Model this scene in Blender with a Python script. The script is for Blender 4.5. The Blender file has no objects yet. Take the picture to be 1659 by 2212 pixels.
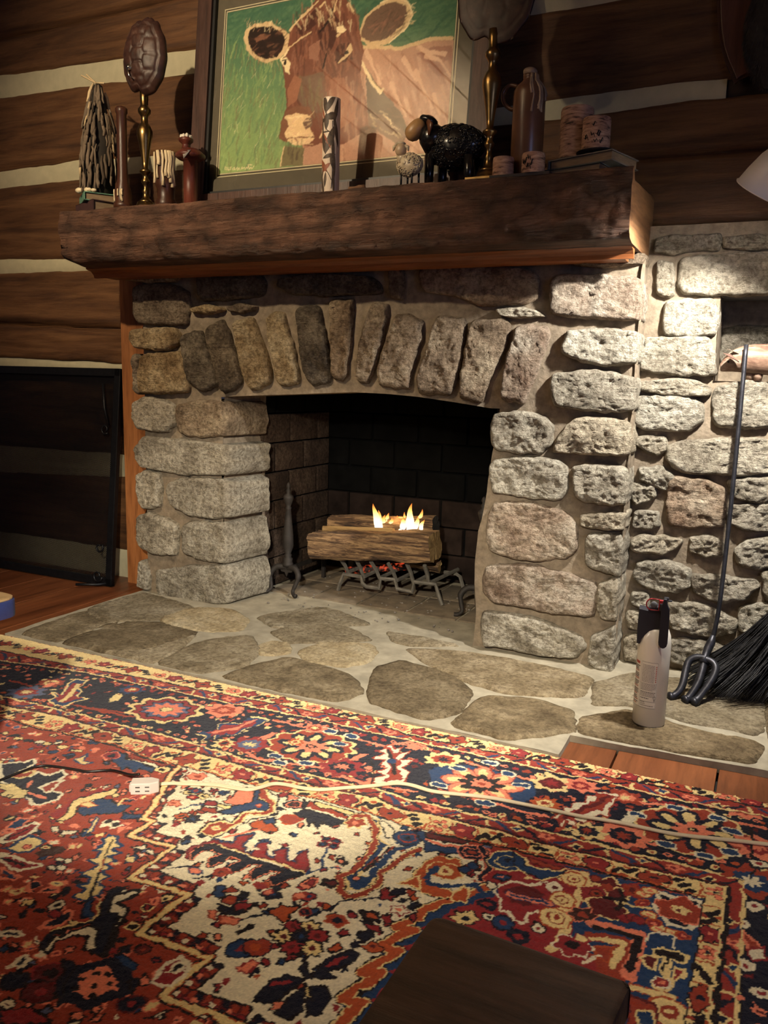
import bpy, bmesh, math, random
import numpy as np
from mathutils import Vector, Matrix, noise
S = bpy.context.scene
COL = S.collection
PI = math.pi
rnd = random.Random(7)

# ---------------------------------------------------------------- camera
IW, IH = 1659.0, 2212.0
FPX = 1765.0
CAMZ = 0.8772
def _rot(yaw, pitch, roll):
    fw = np.array([-math.sin(yaw)*math.cos(pitch), math.cos(yaw)*math.cos(pitch), -math.sin(pitch)])
    r = np.array([math.cos(yaw), math.sin(yaw), 0.0]); d = np.cross(fw, r)
    return np.stack([math.cos(roll)*r+math.sin(roll)*d, -math.sin(roll)*r+math.cos(roll)*d, fw], 1)
RC = _rot(math.radians(25.2), math.radians(9.1), math.radians(-1.6))
CP = np.array([0.0, 0.0, CAMZ])
cd = bpy.data.cameras.new('camera'); cam = bpy.data.objects.new('camera', cd); COL.objects.link(cam)
cd.sensor_fit = 'HORIZONTAL'; cd.sensor_width = 36.0; cd.lens = FPX/IW*36.0; cd.clip_start = 0.02
M = Matrix.Identity(4)
for i in range(3):
    M[i][0] = RC[i, 0]; M[i][1] = -RC[i, 1]; M[i][2] = -RC[i, 2]; M[i][3] = CP[i]
cam.matrix_world = M
S.camera = cam

# ---------------------------------------------------------------- world, exposure, lamps and added fill lights out of view
S.view_settings.view_transform = 'Standard'; S.view_settings.look = 'None'
S.view_settings.exposure = 0.22; S.view_settings.gamma = 1.0; S.view_settings.use_curve_mapping = False
w = bpy.data.worlds.new('night_room'); S.world = w; w.use_nodes = True
w.node_tree.nodes['Background'].inputs[0].default_value = (0.52, 0.47, 0.66, 1)
w.node_tree.nodes['Background'].inputs[1].default_value = 0.045
def spot(name, loc, target, power, color, angle, blend, size):
    l = bpy.data.lights.new(name, 'SPOT'); l.energy = power; l.color = color
    l.spot_size = math.radians(angle); l.spot_blend = blend; l.shadow_soft_size = size
    o = bpy.data.objects.new(name, l); COL.objects.link(o); o.location = loc
    o.rotation_euler = (Vector(target)-Vector(loc)).to_track_quat('-Z', 'Y').to_euler()
    return o
# ceiling spot left of the camera: warms the log wall, the picture and the arch
spot('ceiling_spot', (-1.95, 0.45, 2.35), (-2.0, 2.6, 1.60), 150, (1.0, 0.79, 0.52), 68, 0.75, 0.03)
# reading lamp beside the camera, shade cut to a cone: left half of the rug, hearth and left jamb
rl = spot('reading_lamp', (-0.20, -0.30, 1.38), (-1.36, 2.10, 0.08), 340, (1.0, 0.88, 0.68), 36, 0.5, 0.045)
rl.scale = (1.3, 1.0, 1.0)      # cone stretched sideways to light the lower right stones too
# unseen light added to brighten the boarded ceiling that the picture glass mirrors
spot('ceiling_fill', (-2.0, -0.10, 1.25), (-1.98, 0.62, 2.75), 1300, (1.0, 0.86, 0.66), 46, 0.95, 0.08)
# faint cool glow of a screen out of frame to the right
tv = bpy.data.lights.new('screen_glow', 'AREA'); tv.energy = 7; tv.color = (0.50, 0.58, 1.0); tv.size = 0.7
to = bpy.data.objects.new('screen_glow', tv); COL.objects.link(to); to.location = (1.9, -0.2, 1.15); to.rotation_euler = (Vector((-0.6, 1.6, 0.8))-Vector(to.location)).to_track_quat('-Z', 'Y').to_euler()
# soft unseen fill light added over the rug
spot('rug_fill', (-0.25, 0.95, 2.45), (-0.25, 1.75, 0.0), 70, (1.0, 0.86, 0.66), 58, 0.9, 0.08)

# ---------------------------------------------------------------- pixel rays used as a tape measure on real planes
def ray(x, y):
    return RC @ np.array([(x-IW/2)/FPX, (y-IH/2)/FPX, 1.0])
def on_z(x, y, z=0.0):
    d = ray(x, y); return CP+(z-CP[2])/d[2]*d
def on_y(x, y, Y):
    d = ray(x, y); return CP+(Y-CP[1])/d[1]*d
def on_x(x, y, X):
    d = ray(x, y); return CP+(X-CP[0])/d[0]*d
def tile(ox, oy, s):
    return lambda *pts: [(ox+s*a, oy+s*b) for a, b in pts]

# ---------------------------------------------------------------- mesh helpers
def link(name, me, mat=None, parent=None, smooth=True):
    o = bpy.data.objects.new(name, me); COL.objects.link(o)
    if mat is not None: me.materials.append(mat)
    if smooth and len(me.polygons): me.polygons.foreach_set('use_smooth', [True]*len(me.polygons))
    if parent is not None: o.parent = parent
    return o
class MB:
    def __init__(s): s.v = []; s.f = []; s.m = []; s.mi = 0
    def add(s, vs, fs):
        n = len(s.v); s.v += [tuple(map(float, p)) for p in vs]; s.f += [tuple(i+n for i in f) for f in fs]
        s.m += [s.mi]*len(fs)
    def build(s, name, mat=None, parent=None, smooth=True, bevel=0, mats=None, auto=None):
        me = bpy.data.meshes.new(name); me.from_pydata(s.v, [], s.f); me.update()
        bm = bmesh.new(); bm.from_mesh(me); bmesh.ops.recalc_face_normals(bm, faces=bm.faces)
        if bevel: bmesh.ops.bevel(bm, geom=list(bm.edges), offset=bevel, segments=2, affect='EDGES', profile=0.6)
        bm.to_mesh(me); bm.free()
        o = link(name, me, mat, parent, smooth)
        if mats:
            for q in mats: me.materials.append(q)
            if not bevel: me.polygons.foreach_set('material_index', s.m)
        if smooth and auto: me.set_sharp_from_angle(angle=math.radians(auto))
        return o
    def box(s, c, d, R=None):
        vs = []
        for i in (-1, 1):
            for j in (-1, 1):
                for k in (-1, 1):
                    p = Vector((i*d[0]/2, j*d[1]/2, k*d[2]/2))
                    if R is not None: p = R @ p
                    vs.append(Vector(c)+p)
        s.add(vs, [(0,1,3,2),(4,6,7,5),(0,4,5,1),(2,3,7,6),(0,2,6,4),(1,5,7,3)]); return s
    def hexa(s, b, t):       # b, t: 4 points each
        s.add(list(b)+list(t), [(0,3,2,1),(4,5,6,7),(0,1,5,4),(1,2,6,5),(2,3,7,6),(3,0,4,7)]); return s
    def grid(s, fn, nu, nv):
        vs = [fn(i/nu, j/nv) for j in range(nv+1) for i in range(nu+1)]
        W = nu+1
        s.add(vs, [(j*W+i, j*W+i+1, (j+1)*W+i+1, (j+1)*W+i) for j in range(nv) for i in range(nu)]); return s
    def lathe(s, prof, c=(0,0,0), n=24, R=None, rf=None, caps=True):
        vs = []
        for k, (r, z) in enumerate(prof):
            for i in range(n):
                a = 2*PI*i/n; rr = r*(rf(a, z) if rf else 1)
                p = Vector((rr*math.cos(a), rr*math.sin(a), z))
                if R is not None: p = R @ p
                vs.append(Vector(c)+p)
        m = len(prof)
        fs = [(k*n+i, k*n+(i+1) % n, (k+1)*n+(i+1) % n, (k+1)*n+i) for k in range(m-1) for i in range(n)]
        if caps and prof[0][0] > 1e-6: fs.append(tuple(range(n))[::-1])
        if caps and prof[-1][0] > 1e-6: fs.append(tuple((m-1)*n+i for i in range(n)))
        s.add(vs, fs); return s
    def tube(s, pts, r, n=8, sx=1.0, up=None):
        pts = [Vector(p) for p in pts]; m = len(pts)
        rr = r if hasattr(r, '__len__') else [r]*m
        t0 = (pts[1]-pts[0]).normalized()
        a = Vector(up) if up else (Vector((0,0,1)) if abs(t0.z) < 0.9 else Vector((1,0,0)))
        vs = []
        for k in range(m):
            t = (pts[min(k+1, m-1)]-pts[max(k-1, 0)]).normalized()
            a = (a-t*a.dot(t)).normalized(); b = t.cross(a)
            for i in range(n):
                q = 2*PI*i/n; vs.append(pts[k]+(a*math.cos(q)+b*math.sin(q)*sx)*rr[k])
        fs = [(k*n+i, k*n+(i+1) % n, (k+1)*n+(i+1) % n, (k+1)*n+i) for k in range(m-1) for i in range(n)]
        fs += [tuple(range(n))[::-1], tuple((m-1)*n+i for i in range(n))]
        s.add(vs, fs); return s
    def sphere(s, c, r, nu=16, nv=10, R=None, fn=None):
        vs = []; fs = []
        for j in range(nv+1):
            th = PI*j/nv
            for i in range(nu):
                ph = 2*PI*i/nu
                p = Vector((r[0]*math.sin(th)*math.cos(ph), r[1]*math.sin(th)*math.sin(ph), r[2]*math.cos(th)))
                if fn: p = fn(p)
                if R is not None: p = R @ p
                vs.append(Vector(c)+p)
        fs = [(j*nu+i, (j+1)*nu+i, (j+1)*nu+(i+1) % nu, j*nu+(i+1) % nu) for j in range(nv) for i in range(nu)]
        s.add(vs, fs); return s
    def prism(s, poly, a, b):   # poly of 2-D points; a(p) and b(p) give the two caps
        n = len(poly)
        s.add([a(p) for p in poly]+[b(p) for p in poly],
              [tuple(range(n)), tuple(range(2*n-1, n-1, -1))]+[(i, i+n, (i+1) % n+n, (i+1) % n) for i in range(n)]); return s
def smooth_path(pts, n=8):
    pts = [Vector(p) for p in pts]; out = []
    for i in range(len(pts)-1):
        p0 = pts[max(i-1, 0)]; p1 = pts[i]; p2 = pts[i+1]; p3 = pts[min(i+2, len(pts)-1)]
        for k in range(n):
            t = k/n
            out.append(0.5*((2*p1)+(p2-p0)*t+(2*p0-5*p1+4*p2-p3)*t*t+(3*p1-p0-3*p2+p3)*t**3))
    return out+[pts[-1]]
def empty(name, loc=(0,0,0)):
    o = bpy.data.objects.new(name, None); COL.objects.link(o); o.location = loc; o.empty_display_size = 0.05; return o
def tag(o, label=None, cat=None, group=None, kind=None):
    if label: o['label'] = label
    if cat: o['category'] = cat
    if group: o['group'] = group
    if kind: o['kind'] = kind
    return o
def rebase(o, loc):          # move the origin of an unparented mesh to loc, geometry stays
    o.data.transform(Matrix.Translation(-Vector(loc))); o.location = loc; return o
def adopt(root, *parts):     # parts were built in world space; parent them under a located root
    for p in parts:
        p.parent = root; p.matrix_parent_inverse = Matrix.Translation(-Vector(root.location))
    return root

# ---------------------------------------------------------------- materials
def srgb(*c):
    c = [x/255 for x in c]
    return tuple(x/12.92 if x <= 0.04045 else ((x+0.055)/1.055)**2.4 for x in c)+(1.0,)
class NT:
    def __init__(s, name):
        s.m = bpy.data.materials.new(name); s.m.use_nodes = True; s.t = s.m.node_tree
        s.b = s.t.nodes['Principled BSDF']; s.c = s.t.nodes.new('ShaderNodeTexCoord'); s.co = s.c.outputs['Object']
    def n(s, ty, **kw):
        q = s.t.nodes.new(ty)
        for k, v in kw.items():
            if k.startswith('i_'): q.inputs[k[2:].replace('_', ' ')].default_value = v
            else: setattr(q, k, v)
        return q
    def l(s, a, b): s.t.links.new(a, b)
    def mapping(s, scale=(1,1,1), rot=(0,0,0), co=None):
        q = s.n('ShaderNodeMapping'); q.inputs['Scale'].default_value = scale; q.inputs['Rotation'].default_value = rot
        s.l(co or s.co, q.inputs['Vector']); return q.outputs[0]
    def noise(s, scale, co=None, detail=6, rough=0.6, dist=0.0):
        q = s.n('ShaderNodeTexNoise'); q.inputs['Scale'].default_value = scale; q.inputs['Detail'].default_value = detail
        q.inputs['Roughness'].default_value = rough; q.inputs['Distortion'].default_value = dist
        s.l(co or s.co, q.inputs['Vector']); return q.outputs[0]
    def ramp(s, fac, stops):
        q = s.n('ShaderNodeValToRGB'); e = q.color_ramp.elements
        while len(e) < len(stops): e.new(0.5)
        for k, (p, c) in enumerate(stops): e[k].position = p; e[k].color = c if len(c) == 4 else tuple(c)+(1,)
        s.l(fac, q.inputs[0]); return q.outputs[0]
    def mix(s, fac, a, b, mode='MIX'):
        q = s.n('ShaderNodeMix', data_type='RGBA', blend_type=mode)
        for sock, v in ((q.inputs['Factor'], fac), (q.inputs['A'], a), (q.inputs['B'], b)):
            pass
        for nm, v in (('Factor_Float', fac), ('A_Color', a), ('B_Color', b)):
            sk = [i for i in q.inputs if i.identifier == nm][0]
            if hasattr(v, 'is_linked') or hasattr(v, 'links'): s.l(v, sk)
            else: sk.default_value = v
        return [o for o in q.outputs if o.identifier == 'Result_Color'][0]
    def math(s, op, a, b=0.5, c=None):
        q = s.n('ShaderNodeMath', operation=op)
        for i, v in enumerate((a, b, c)):
            if v is None: continue
            if hasattr(v, 'links'): s.l(v, q.inputs[i])
            else: q.inputs[i].default_value = v
        return q.outputs[0]
    def bump(s, h, strength=0.5, dist=0.01, normal=None):
        q = s.n('ShaderNodeBump'); q.inputs['Strength'].default_value = strength; q.inputs['Distance'].default_value = dist
        s.l(h, q.inputs['Height'])
        if normal is not None: s.l(normal, q.inputs['Normal'])
        s.l(q.outputs[0], s.b.inputs['Normal']); return q.outputs[0]
    def color(s, c):
        if hasattr(c, 'links'): s.l(c, s.b.inputs['Base Color'])
        else: s.b.inputs['Base Color'].default_value = c
    def rough(s, r):
        if hasattr(r, 'links'): s.l(r, s.b.inputs['Roughness'])
        else: s.b.inputs['Roughness'].default_value = r
def simple(name, col, rough=0.5, metal=0.0, var=0.25, scale=30, bump=0.0, bdist=0.002, spec=None):
    t = NT(name); a = tuple(x*(1-var) for x in col[:3])+(1,); b = tuple(min(1, x*(1+var)) for x in col[:3])+(1,)
    h = t.noise(scale); t.color(t.ramp(h, [(0.3, a), (0.7, b)])); t.rough(rough); t.b.inputs['Metallic'].default_value = metal
    if bump: t.bump(h, bump, bdist)
    if spec is not None: t.b.inputs['Specular IOR Level'].default_value = spec
    return t.m
def stone_mat(name, dark, mid, light, k=0.75, bm=1.0):
    t = NT(name)
    oi = t.n('ShaderNodeObjectInfo')
    off = t.n('ShaderNodeVectorMath', operation='ADD'); t.l(t.co, off.inputs[0])
    sc = t.n('ShaderNodeVectorMath', operation='SCALE'); sc.inputs['Scale'].default_value = 17.0
    cx = t.n('ShaderNodeCombineXYZ'); t.l(oi.outputs['Random'], cx.inputs[0]); t.l(oi.outputs['Random'], cx.inputs[2])
    t.l(cx.outputs[0], sc.inputs[0]); t.l(sc.outputs[0], off.inputs[1]); co = off.outputs[0]
    big = t.noise(9, co, 5, 0.6); fine = t.noise(70, co, 8, 0.7); pit = t.noise(220, co, 4, 0.6)
    st = t.noise(26, t.mapping((0.5, 0.5, 2.6), co=co), 7, 0.65, 0.6)
    c = t.ramp(big, [(0.30, dark), (0.50, mid), (0.70, light)])
    c = t.mix(k, c, t.ramp(fine, [(0.38, (0.30, 0.27, 0.24)), (0.56, (1, 1, 1))]), 'MULTIPLY')
    c = t.mix(0.4*bm, c, t.ramp(t.noise(95, co, 5, 0.7), [(0.40, (0.55, 0.52, 0.48)), (0.62, (1.2, 1.2, 1.17))]), 'MULTIPLY')
    rv = t.ramp(oi.outputs['Random'], [(0.0, (0.84, 0.82, 0.80)), (0.5, (1, 1, 1)), (1.0, (1.0, 0.93, 0.84))])
    c = t.mix(1.0, c, rv, 'MULTIPLY')
    t.color(c); t.rough(0.92); t.b.inputs['Specular IOR Level'].default_value = 0.2
    h = t.math('ADD', t.math('MULTIPLY', st, 1.0), t.math('ADD', t.math('MULTIPLY', fine, 1.3), t.math('MULTIPLY', pit, 0.5)))
    t.bump(h, bm, 0.016)
    return t.m
def wood_mat(name, dark, mid, light, axis='X', rough=0.6, bump=0.5, scale=1.0, bdist=0.006, spec=0.35):
    t = NT(name)
    sc = {'X': (1.2, 14, 14), 'Y': (14, 1.2, 14), 'Z': (14, 14, 1.2)}[axis]
    oi = t.n('ShaderNodeObjectInfo')
    off = t.n('ShaderNodeVectorMath', operation='ADD'); t.l(t.co, off.inputs[0])
    cx = t.n('ShaderNodeCombineXYZ'); k = t.math('MULTIPLY', oi.outputs['Random'], 9.0)
    for i in range(3): t.l(k, cx.inputs[i])
    t.l(cx.outputs[0], off.inputs[1]); co = off.outputs[0]
    g = t.noise(scale, t.mapping(sc, co=co), 8, 0.65, 0.9)
    f = t.noise(5*scale, t.mapping(sc, co=co), 6, 0.7, 0.3)
    bl = t.noise(2.2*scale, co, 3, 0.5)
    c = t.ramp(g, [(0.28, dark), (0.5, mid), (0.74, light)])
    c = t.mix(0.55, c, t.ramp(f, [(0.35, (0.35, 0.3, 0.28)), (0.55, (1, 1, 1))]), 'MULTIPLY')
    c = t.mix(0.5, c, t.ramp(bl, [(0.3, (0.55, 0.5, 0.5)), (0.7, (1.1, 1.05, 1.0))]), 'MULTIPLY')
    t.color(c); t.rough(rough); t.b.inputs['Specular IOR Level'].default_value = spec
    t.bump(t.math('ADD', g, t.math('MULTIPLY', f, 0.6)), bump, bdist)
    return t.m
# unseen fill light added behind the camera, soft and warm, also reaches the ceiling
pl = bpy.data.lights.new('room_fill', 'POINT'); pl.energy = 12; pl.color = (1.0, 0.78, 0.5); pl.shadow_soft_size = 0.12
po = bpy.data.objects.new('room_fill', pl); COL.objects.link(po); po.location = (-2.6, -1.6, 1.7)

# ---------------------------------------------------------------- the setting
YF = 2.55           # fireplace face
YL = 2.72           # log wall face
YR = 2.66           # stone wall right of the fireplace
XL, XR = -2.29, -0.392
ROCK = stone_mat('limestone', (0.34, 0.30, 0.235), (0.58, 0.53, 0.43), (0.80, 0.75, 0.63))
ROCKB = stone_mat('brown_stone', (0.19, 0.14, 0.10), (0.36, 0.28, 0.20), (0.60, 0.51, 0.38))
ROCKG = stone_mat('golden_stone', (0.26, 0.17, 0.085), (0.54, 0.41, 0.24), (0.80, 0.68, 0.46))
ROCKD = stone_mat('shaded_stone', (0.07, 0.055, 0.042), (0.19, 0.155, 0.115), (0.38, 0.32, 0.235))  # stone darkened: the shade on the arch is put into the colour
ROCKR = stone_mat('rusty_stone', (0.26, 0.17, 0.12), (0.50, 0.40, 0.31), (0.74, 0.67, 0.56))
MORT = simple('mortar', (0.205, 0.163, 0.117), 0.95, var=0.3, scale=40, bump=0.8, bdist=0.006, spec=0.15)
LOGM = wood_mat('hewn_log', (0.040, 0.018, 0.008), (0.115, 0.052, 0.020), (0.205, 0.103, 0.043), 'X', 0.62, 0.7, 0.8, 0.008)
CHINK = simple('chinking', (0.44, 0.40, 0.27), 0.9, var=0.08, scale=25, bump=0.3)
BEAM = wood_mat('hewn_beam', (0.045, 0.023, 0.015), (0.112, 0.060, 0.038), (0.225, 0.132, 0.088), 'X', 0.55, 1.0, 1.1, 0.02)
def adze(m):      # hewn flakes over the beam grain
    t = m.node_tree; b = t.nodes['Principled BSDF']; co = t.nodes.new('ShaderNodeTexCoord')
    mp = t.nodes.new('ShaderNodeMapping'); mp.inputs['Scale'].default_value = (9, 16, 17); t.links.new(co.outputs['Object'], mp.inputs[0])
    ns = t.nodes.new('ShaderNodeTexNoise'); ns.inputs['Scale'].default_value = 1.4; t.links.new(mp.outputs[0], ns.inputs[0])
    ad = t.nodes.new('ShaderNodeMix'); ad.data_type = 'RGBA'; ad.inputs[0].default_value = 0.35
    t.links.new(mp.outputs[0], [i for i in ad.inputs if i.identifier == 'A_Color'][0]); t.links.new(ns.outputs['Color'], [i for i in ad.inputs if i.identifier == 'B_Color'][0])
    vo = t.nodes.new('ShaderNodeTexVoronoi'); vo.inputs['Scale'].default_value = 1.6; t.links.new([o for o in ad.outputs if o.identifier == 'Result_Color'][0], vo.inputs['Vector'])
    bu = t.nodes.new('ShaderNodeBump'); bu.inputs['Strength'].default_value = 0.7; bu.inputs['Distance'].default_value = 0.02; t.links.new(vo.outputs['Distance'], bu.inputs['Height'])
    old = b.inputs['Normal'].links[0].from_socket; t.links.new(old, bu.inputs['Normal']); t.links.new(bu.outputs[0], b.inputs['Normal'])
    rp = t.nodes.new('ShaderNodeValToRGB'); rp.color_ramp.elements[0].position = 0.25; rp.color_ramp.elements[0].color = (1.5, 1.4, 1.35, 1); rp.color_ramp.elements[1].position = 0.75; rp.color_ramp.elements[1].color = (0.62, 0.6, 0.6, 1); t.links.new(vo.outputs['Distance'], rp.inputs[0])
    mx = t.nodes.new('ShaderNodeMix'); mx.data_type = 'RGBA'; mx.blend_type = 'MULTIPLY'; mx.inputs[0].default_value = 1.0
    t.links.new(b.inputs['Base Color'].links[0].from_socket, [i for i in mx.inputs if i.identifier == 'A_Color'][0]); t.links.new(rp.outputs[0], [i for i in mx.inputs if i.identifier == 'B_Color'][0]); t.links.new([o for o in mx.outputs if o.identifier == 'Result_Color'][0], b.inputs['Base Color'])
adze(BEAM)
ENDG = wood_mat('beam_end', (0.10, 0.045, 0.018), (0.24, 0.12, 0.05), (0.36, 0.20, 0.09), 'Y', 0.7, 0.6)
TRIM = wood_mat('cedar_trim', (0.16, 0.05, 0.016), (0.30, 0.105, 0.034), (0.42, 0.17, 0.06), 'X', 0.45, 0.15)
TRIMV = wood_mat('cedar_trim_upright', (0.20, 0.07, 0.022), (0.34, 0.135, 0.046), (0.46, 0.20, 0.075), 'Z', 0.5, 0.15)
FLOORM = wood_mat('pine_floor', (0.11, 0.034, 0.012), (0.19, 0.062, 0.022), (0.27, 0.095, 0.035), 'Y', 0.4, 0.12, 0.6)
CEILM = wood_mat('ceiling_board', (0.46, 0.34, 0.20), (0.62, 0.48, 0.31), (0.72, 0.58, 0.40), 'Y', 0.55, 0.1)
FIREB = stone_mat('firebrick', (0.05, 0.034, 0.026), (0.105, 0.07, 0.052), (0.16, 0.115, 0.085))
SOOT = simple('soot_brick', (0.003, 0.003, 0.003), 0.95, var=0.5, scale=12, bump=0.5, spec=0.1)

def fbm(p, f, o=3):
    return noise.fractal(Vector(p)*f, 0.9, 2.1, o)
def chaikin(P, k=2):
    for _ in range(k):
        Q = []
        for i in range(len(P)):
            a = P[i]; b = P[(i+1) % len(P)]; c = 0.10 if _ == 0 else 0.22
            Q += [a*(1-c)+b*c, a*c+b*(1-c)]
        P = Q
    return P
def resample(P, n):
    P = [np.array(p, float) for p in P]; L = [np.linalg.norm(P[(i+1) % len(P)]-P[i]) for i in range(len(P))]
    tot = sum(L); out = []; i = 0; acc = 0
    for k in range(n):
        t = tot*k/n
        while acc+L[i] < t: acc += L[i]; i += 1
        out.append(P[i]+(P[(i+1) % len(P)]-P[i])*((t-acc)/max(L[i], 1e-9)))
    return out
def rock(name, poly, frame, prot, depth, mat, parent, seed, rnd_edge=0.016, amp=0.006, N=96, K=12, skew=(0, 0), smooth=2, sides=4, grow=0.007):
    """poly: 2-D outline; frame(a, b, h) -> world point, h measured out of the wall"""
    P = [np.array(p, float) for p in poly]
    ar = sum(P[i][0]*P[(i+1) % len(P)][1]-P[(i+1) % len(P)][0]*P[i][1] for i in range(len(P)))
    if ar < 0: P = P[::-1]
    B = resample(chaikin(P, smooth), N); c = sum(B)/N
    sv = Vector((seed*3.17, seed*1.3, -seed*2.1)); vs = []
    B = [b+(b-c)/max(np.linalg.norm(b-c), 1e-6)*(grow+0.007*noise.noise(Vector((b[0], b[1], 0))*38+sv)) for b in B]
    tilt = (noise.noise(sv)*0.05, noise.noise(sv*1.7)*0.05)
    def pt(s, b):
        q = c+(b-c)*s; d = (1-s)*np.linalg.norm(b-c)
        e = min(d/rnd_edge, 1.0); h = prot*(0.12+0.88*math.sqrt(max(0, 1-(1-e)**2)))
        v = Vector((q[0], q[1], 0))
        n1 = fbm(v*1.0+sv, 17, 3); n2 = noise.ridged_multi_fractal(v*52+sv, 0.9, 2.1, 3, 0.9, 2.0)-1.1
        n3 = noise.noise(v*115+sv)
        h += e*(amp*n1*1.3+amp*0.75*n2+amp*0.45*n3+tilt[0]*(q[0]-c[0])+tilt[1]*(q[1]-c[1]))
        return q, h
    n = max(3, N//8); NB = len(B); W_ = 2*n+1; edge_ids = [None]*(8*n)
    for j in range(-n, n+1):
        for i in range(-n, n+1):
            k = max(abs(i), abs(j))
            if k == 0: q, h = pt(0, B[0]); vs.append(frame(q[0], q[1], h)); continue
            if j == -k and i < k: o = i+k                       # walk round the square ring
            elif i == k and j < k: o = 2*k+(j+k)
            elif j == k and i > -k: o = 4*k+(k-i)
            else: o = 6*k+(k-j)
            t = o/(8*k)*NB; i0 = int(t) % NB; f = t-int(t); b = B[i0]*(1-f)+B[(i0+1) % NB]*f
            q, h = pt((k/n)**0.9, b); vs.append(frame(q[0], q[1], h))
            if k == n: edge_ids[o] = len(vs)-1
    fs = [(r*W_+c_, r*W_+c_+1, (r+1)*W_+c_+1, (r+1)*W_+c_) for r in range(2*n) for c_ in range(2*n)]
    prev = edge_ids
    for k in range(1, sides+1):
        t = k/sides; cur = []
        for o in range(8*n):
            u = o/(8*n)*NB; i0 = int(u) % NB; f = u-int(u); b = B[i0]*(1-f)+B[(i0+1) % NB]*f
            w_ = 0.005*noise.noise(Vector((b[0]*30, b[1]*30, t*4))+sv); d = (b-c)/max(np.linalg.norm(b-c), 1e-6)
            vs.append(frame(b[0]+d[0]*w_+skew[0]*t, b[1]+d[1]*w_+skew[1]*t, prot*0.12*(1-t)-depth*t)); cur.append(len(vs)-1)
        fs += [(prev[o], cur[o], cur[(o+1) % (8*n)], prev[(o+1) % (8*n)]) for o in range(8*n)]; prev = cur
    mb = MB(); mb.add(vs, fs); return mb.build(name, mat, parent)
def front(Y):
    return lambda a, b, h: (a, Y-h, b)
def flat(Z):
    return lambda a, b, h: (a, b, Z+h)
def outline(pxs, Y): return [tuple(on_y(x, y, Y)[[0, 2]]) for x, y in pxs]

# ---- log wall
wall = empty('wall_back', (-1.5, YL, 0)); tag(wall, 'hewn brown log wall with pale chinking behind the stone fireplace', None, None, 'structure')
# chinking seams, (x, low, high)
seams = [[(-4.2, 2.07, 2.148), (-3.19, 2.07, 2.146), (-2.53, 2.056, 2.122), (-2.15, 2.043, 2.109), (-1.4, 2.045, 2.10), (-0.83, 2.048, 2.09), (0.7, 2.06, 2.10)],
         [(-4.2, 1.693, 1.742), (-3.22, 1.695, 1.744), (-2.75, 1.698, 1.754), (-2.47, 1.699, 1.740), (-2.2, 1.694, 1.737), (-0.87, 1.724, 1.762), (-0.57, 1.724, 1.768), (-0.3, 1.736, 1.772), (-0.24, 1.732, 1.768), (0.7, 1.74, 1.775)],
         [(-4.2, 1.325, 1.37), (-3.24, 1.325, 1.366), (-2.87, 1.318, 1.353), (-0.35, 1.33, 1.367), (0.7, 1.32, 1.355)],
         [(-4.2, 0.885, 0.932), (-3.27, 0.888, 0.93), (-2.84, 0.890, 0.920), (-2.5, 0.892, 0.911), (0.7, 0.89, 0.92)],
         [(-4.2, 0.40, 0.512), (-3.3, 0.409, 0.513), (-2.61, 0.438, 0.52), (-2.5, 0.449, 0.513), (0.7, 0.45, 0.51)],
         [(-4.2, -0.02, 0.095), (-2.58, -0.01, 0.095), (0.7, 0.0, 0.095)]]
def seam(k, x, j):
    if k < 0: return 2.47
    T = seams[k]
    return float(np.interp(x, [t[0] for t in T], [t[1+j] for t in T]))
def logpiece(name, top, bot, x0, x1, seed):
    mb = MB(); nu = int((x1-x0)/0.022); nv = 16
    def fn(u, v):
        x = x0+(x1-x0)*u
        zt = top(x)+0.006*fbm((x, 0, seed), 6, 3); zb = bot(x)-0.006*fbm((x, 3, seed), 6, 3)
        z = zb+(zt-zb)*v; e = min(v, 1-v)*(zt-zb)
        y = YL-0.002-0.007*fbm((x*0.5, 0, z*1.6+seed*3), 5, 4)-0.004*fbm((x*0.6, 2, z*6+seed), 8, 3)
        y += 0.025*max(0, 1-e/0.016)**2
        return (x, y, z)
    mb.grid(fn, nu, nv)
    # back and ends closed
    vs = [(x0, YL+0.02, bot(x0)), (x1, YL+0.02, bot(x1)), (x1, YL+0.14, bot(x1)), (x0, YL+0.14, bot(x0)),
          (x0, YL+0.02, top(x0)), (x1, YL+0.02, top(x1)), (x1, YL+0.14, top(x1)), (x0, YL+0.14, top(x0))]
    mb.add(vs, [(0,3,2,1),(4,5,6,7),(0,1,5,4),(1,2,6,5),(2,3,7,6),(3,0,4,7)])
    return mb.build(name, LOGM)
logs = []
crackC = lambda x: float(np.interp(x, (-4.2, -3.26, -2.5, 0.7), (1.10, 1.094, 1.062, 1.06)))
crackR = lambda x: float(np.interp(x, (-4.2, -0.71, -0.52, -0.1, 0.7), (1.55, 1.582, 1.576, 1.575, 1.575)))
crackA = lambda x: float(np.interp(x, (-4.2, -3.2, -2.2, 0.7), (2.30, 2.30, 2.315, 2.33)))
def sm(k, j): return lambda x: seam(k, x, j)
pieces = [(lambda x: 2.62, crackA, -4.2, 0.7), (crackA, sm(0, 1), -4.2, 0.7), (sm(0, 0), sm(1, 1), -4.2, 0.7),
          (sm(1, 0), sm(2, 1), -4.2, -1.5), (sm(1, 0), crackR, -1.5, 0.7), (crackR, sm(2, 1), -1.5, 0.7),
          (sm(2, 0), crackC, -4.2, -2.2), (crackC, sm(3, 1), -4.2, -2.2), (sm(3, 0), sm(4, 1), -4.2, -2.2), (sm(4, 0), sm(5, 1), -4.2, -2.2)]
for i, (t, b, x0, x1) in enumerate(pieces):
    gap = 0.004
    logs.append(logpiece('log', (lambda x, t=t: t(x)-gap*0.5), (lambda x, b=b: b(x)+gap*0.5), x0, x1, i+1))
chinks = []
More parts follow.
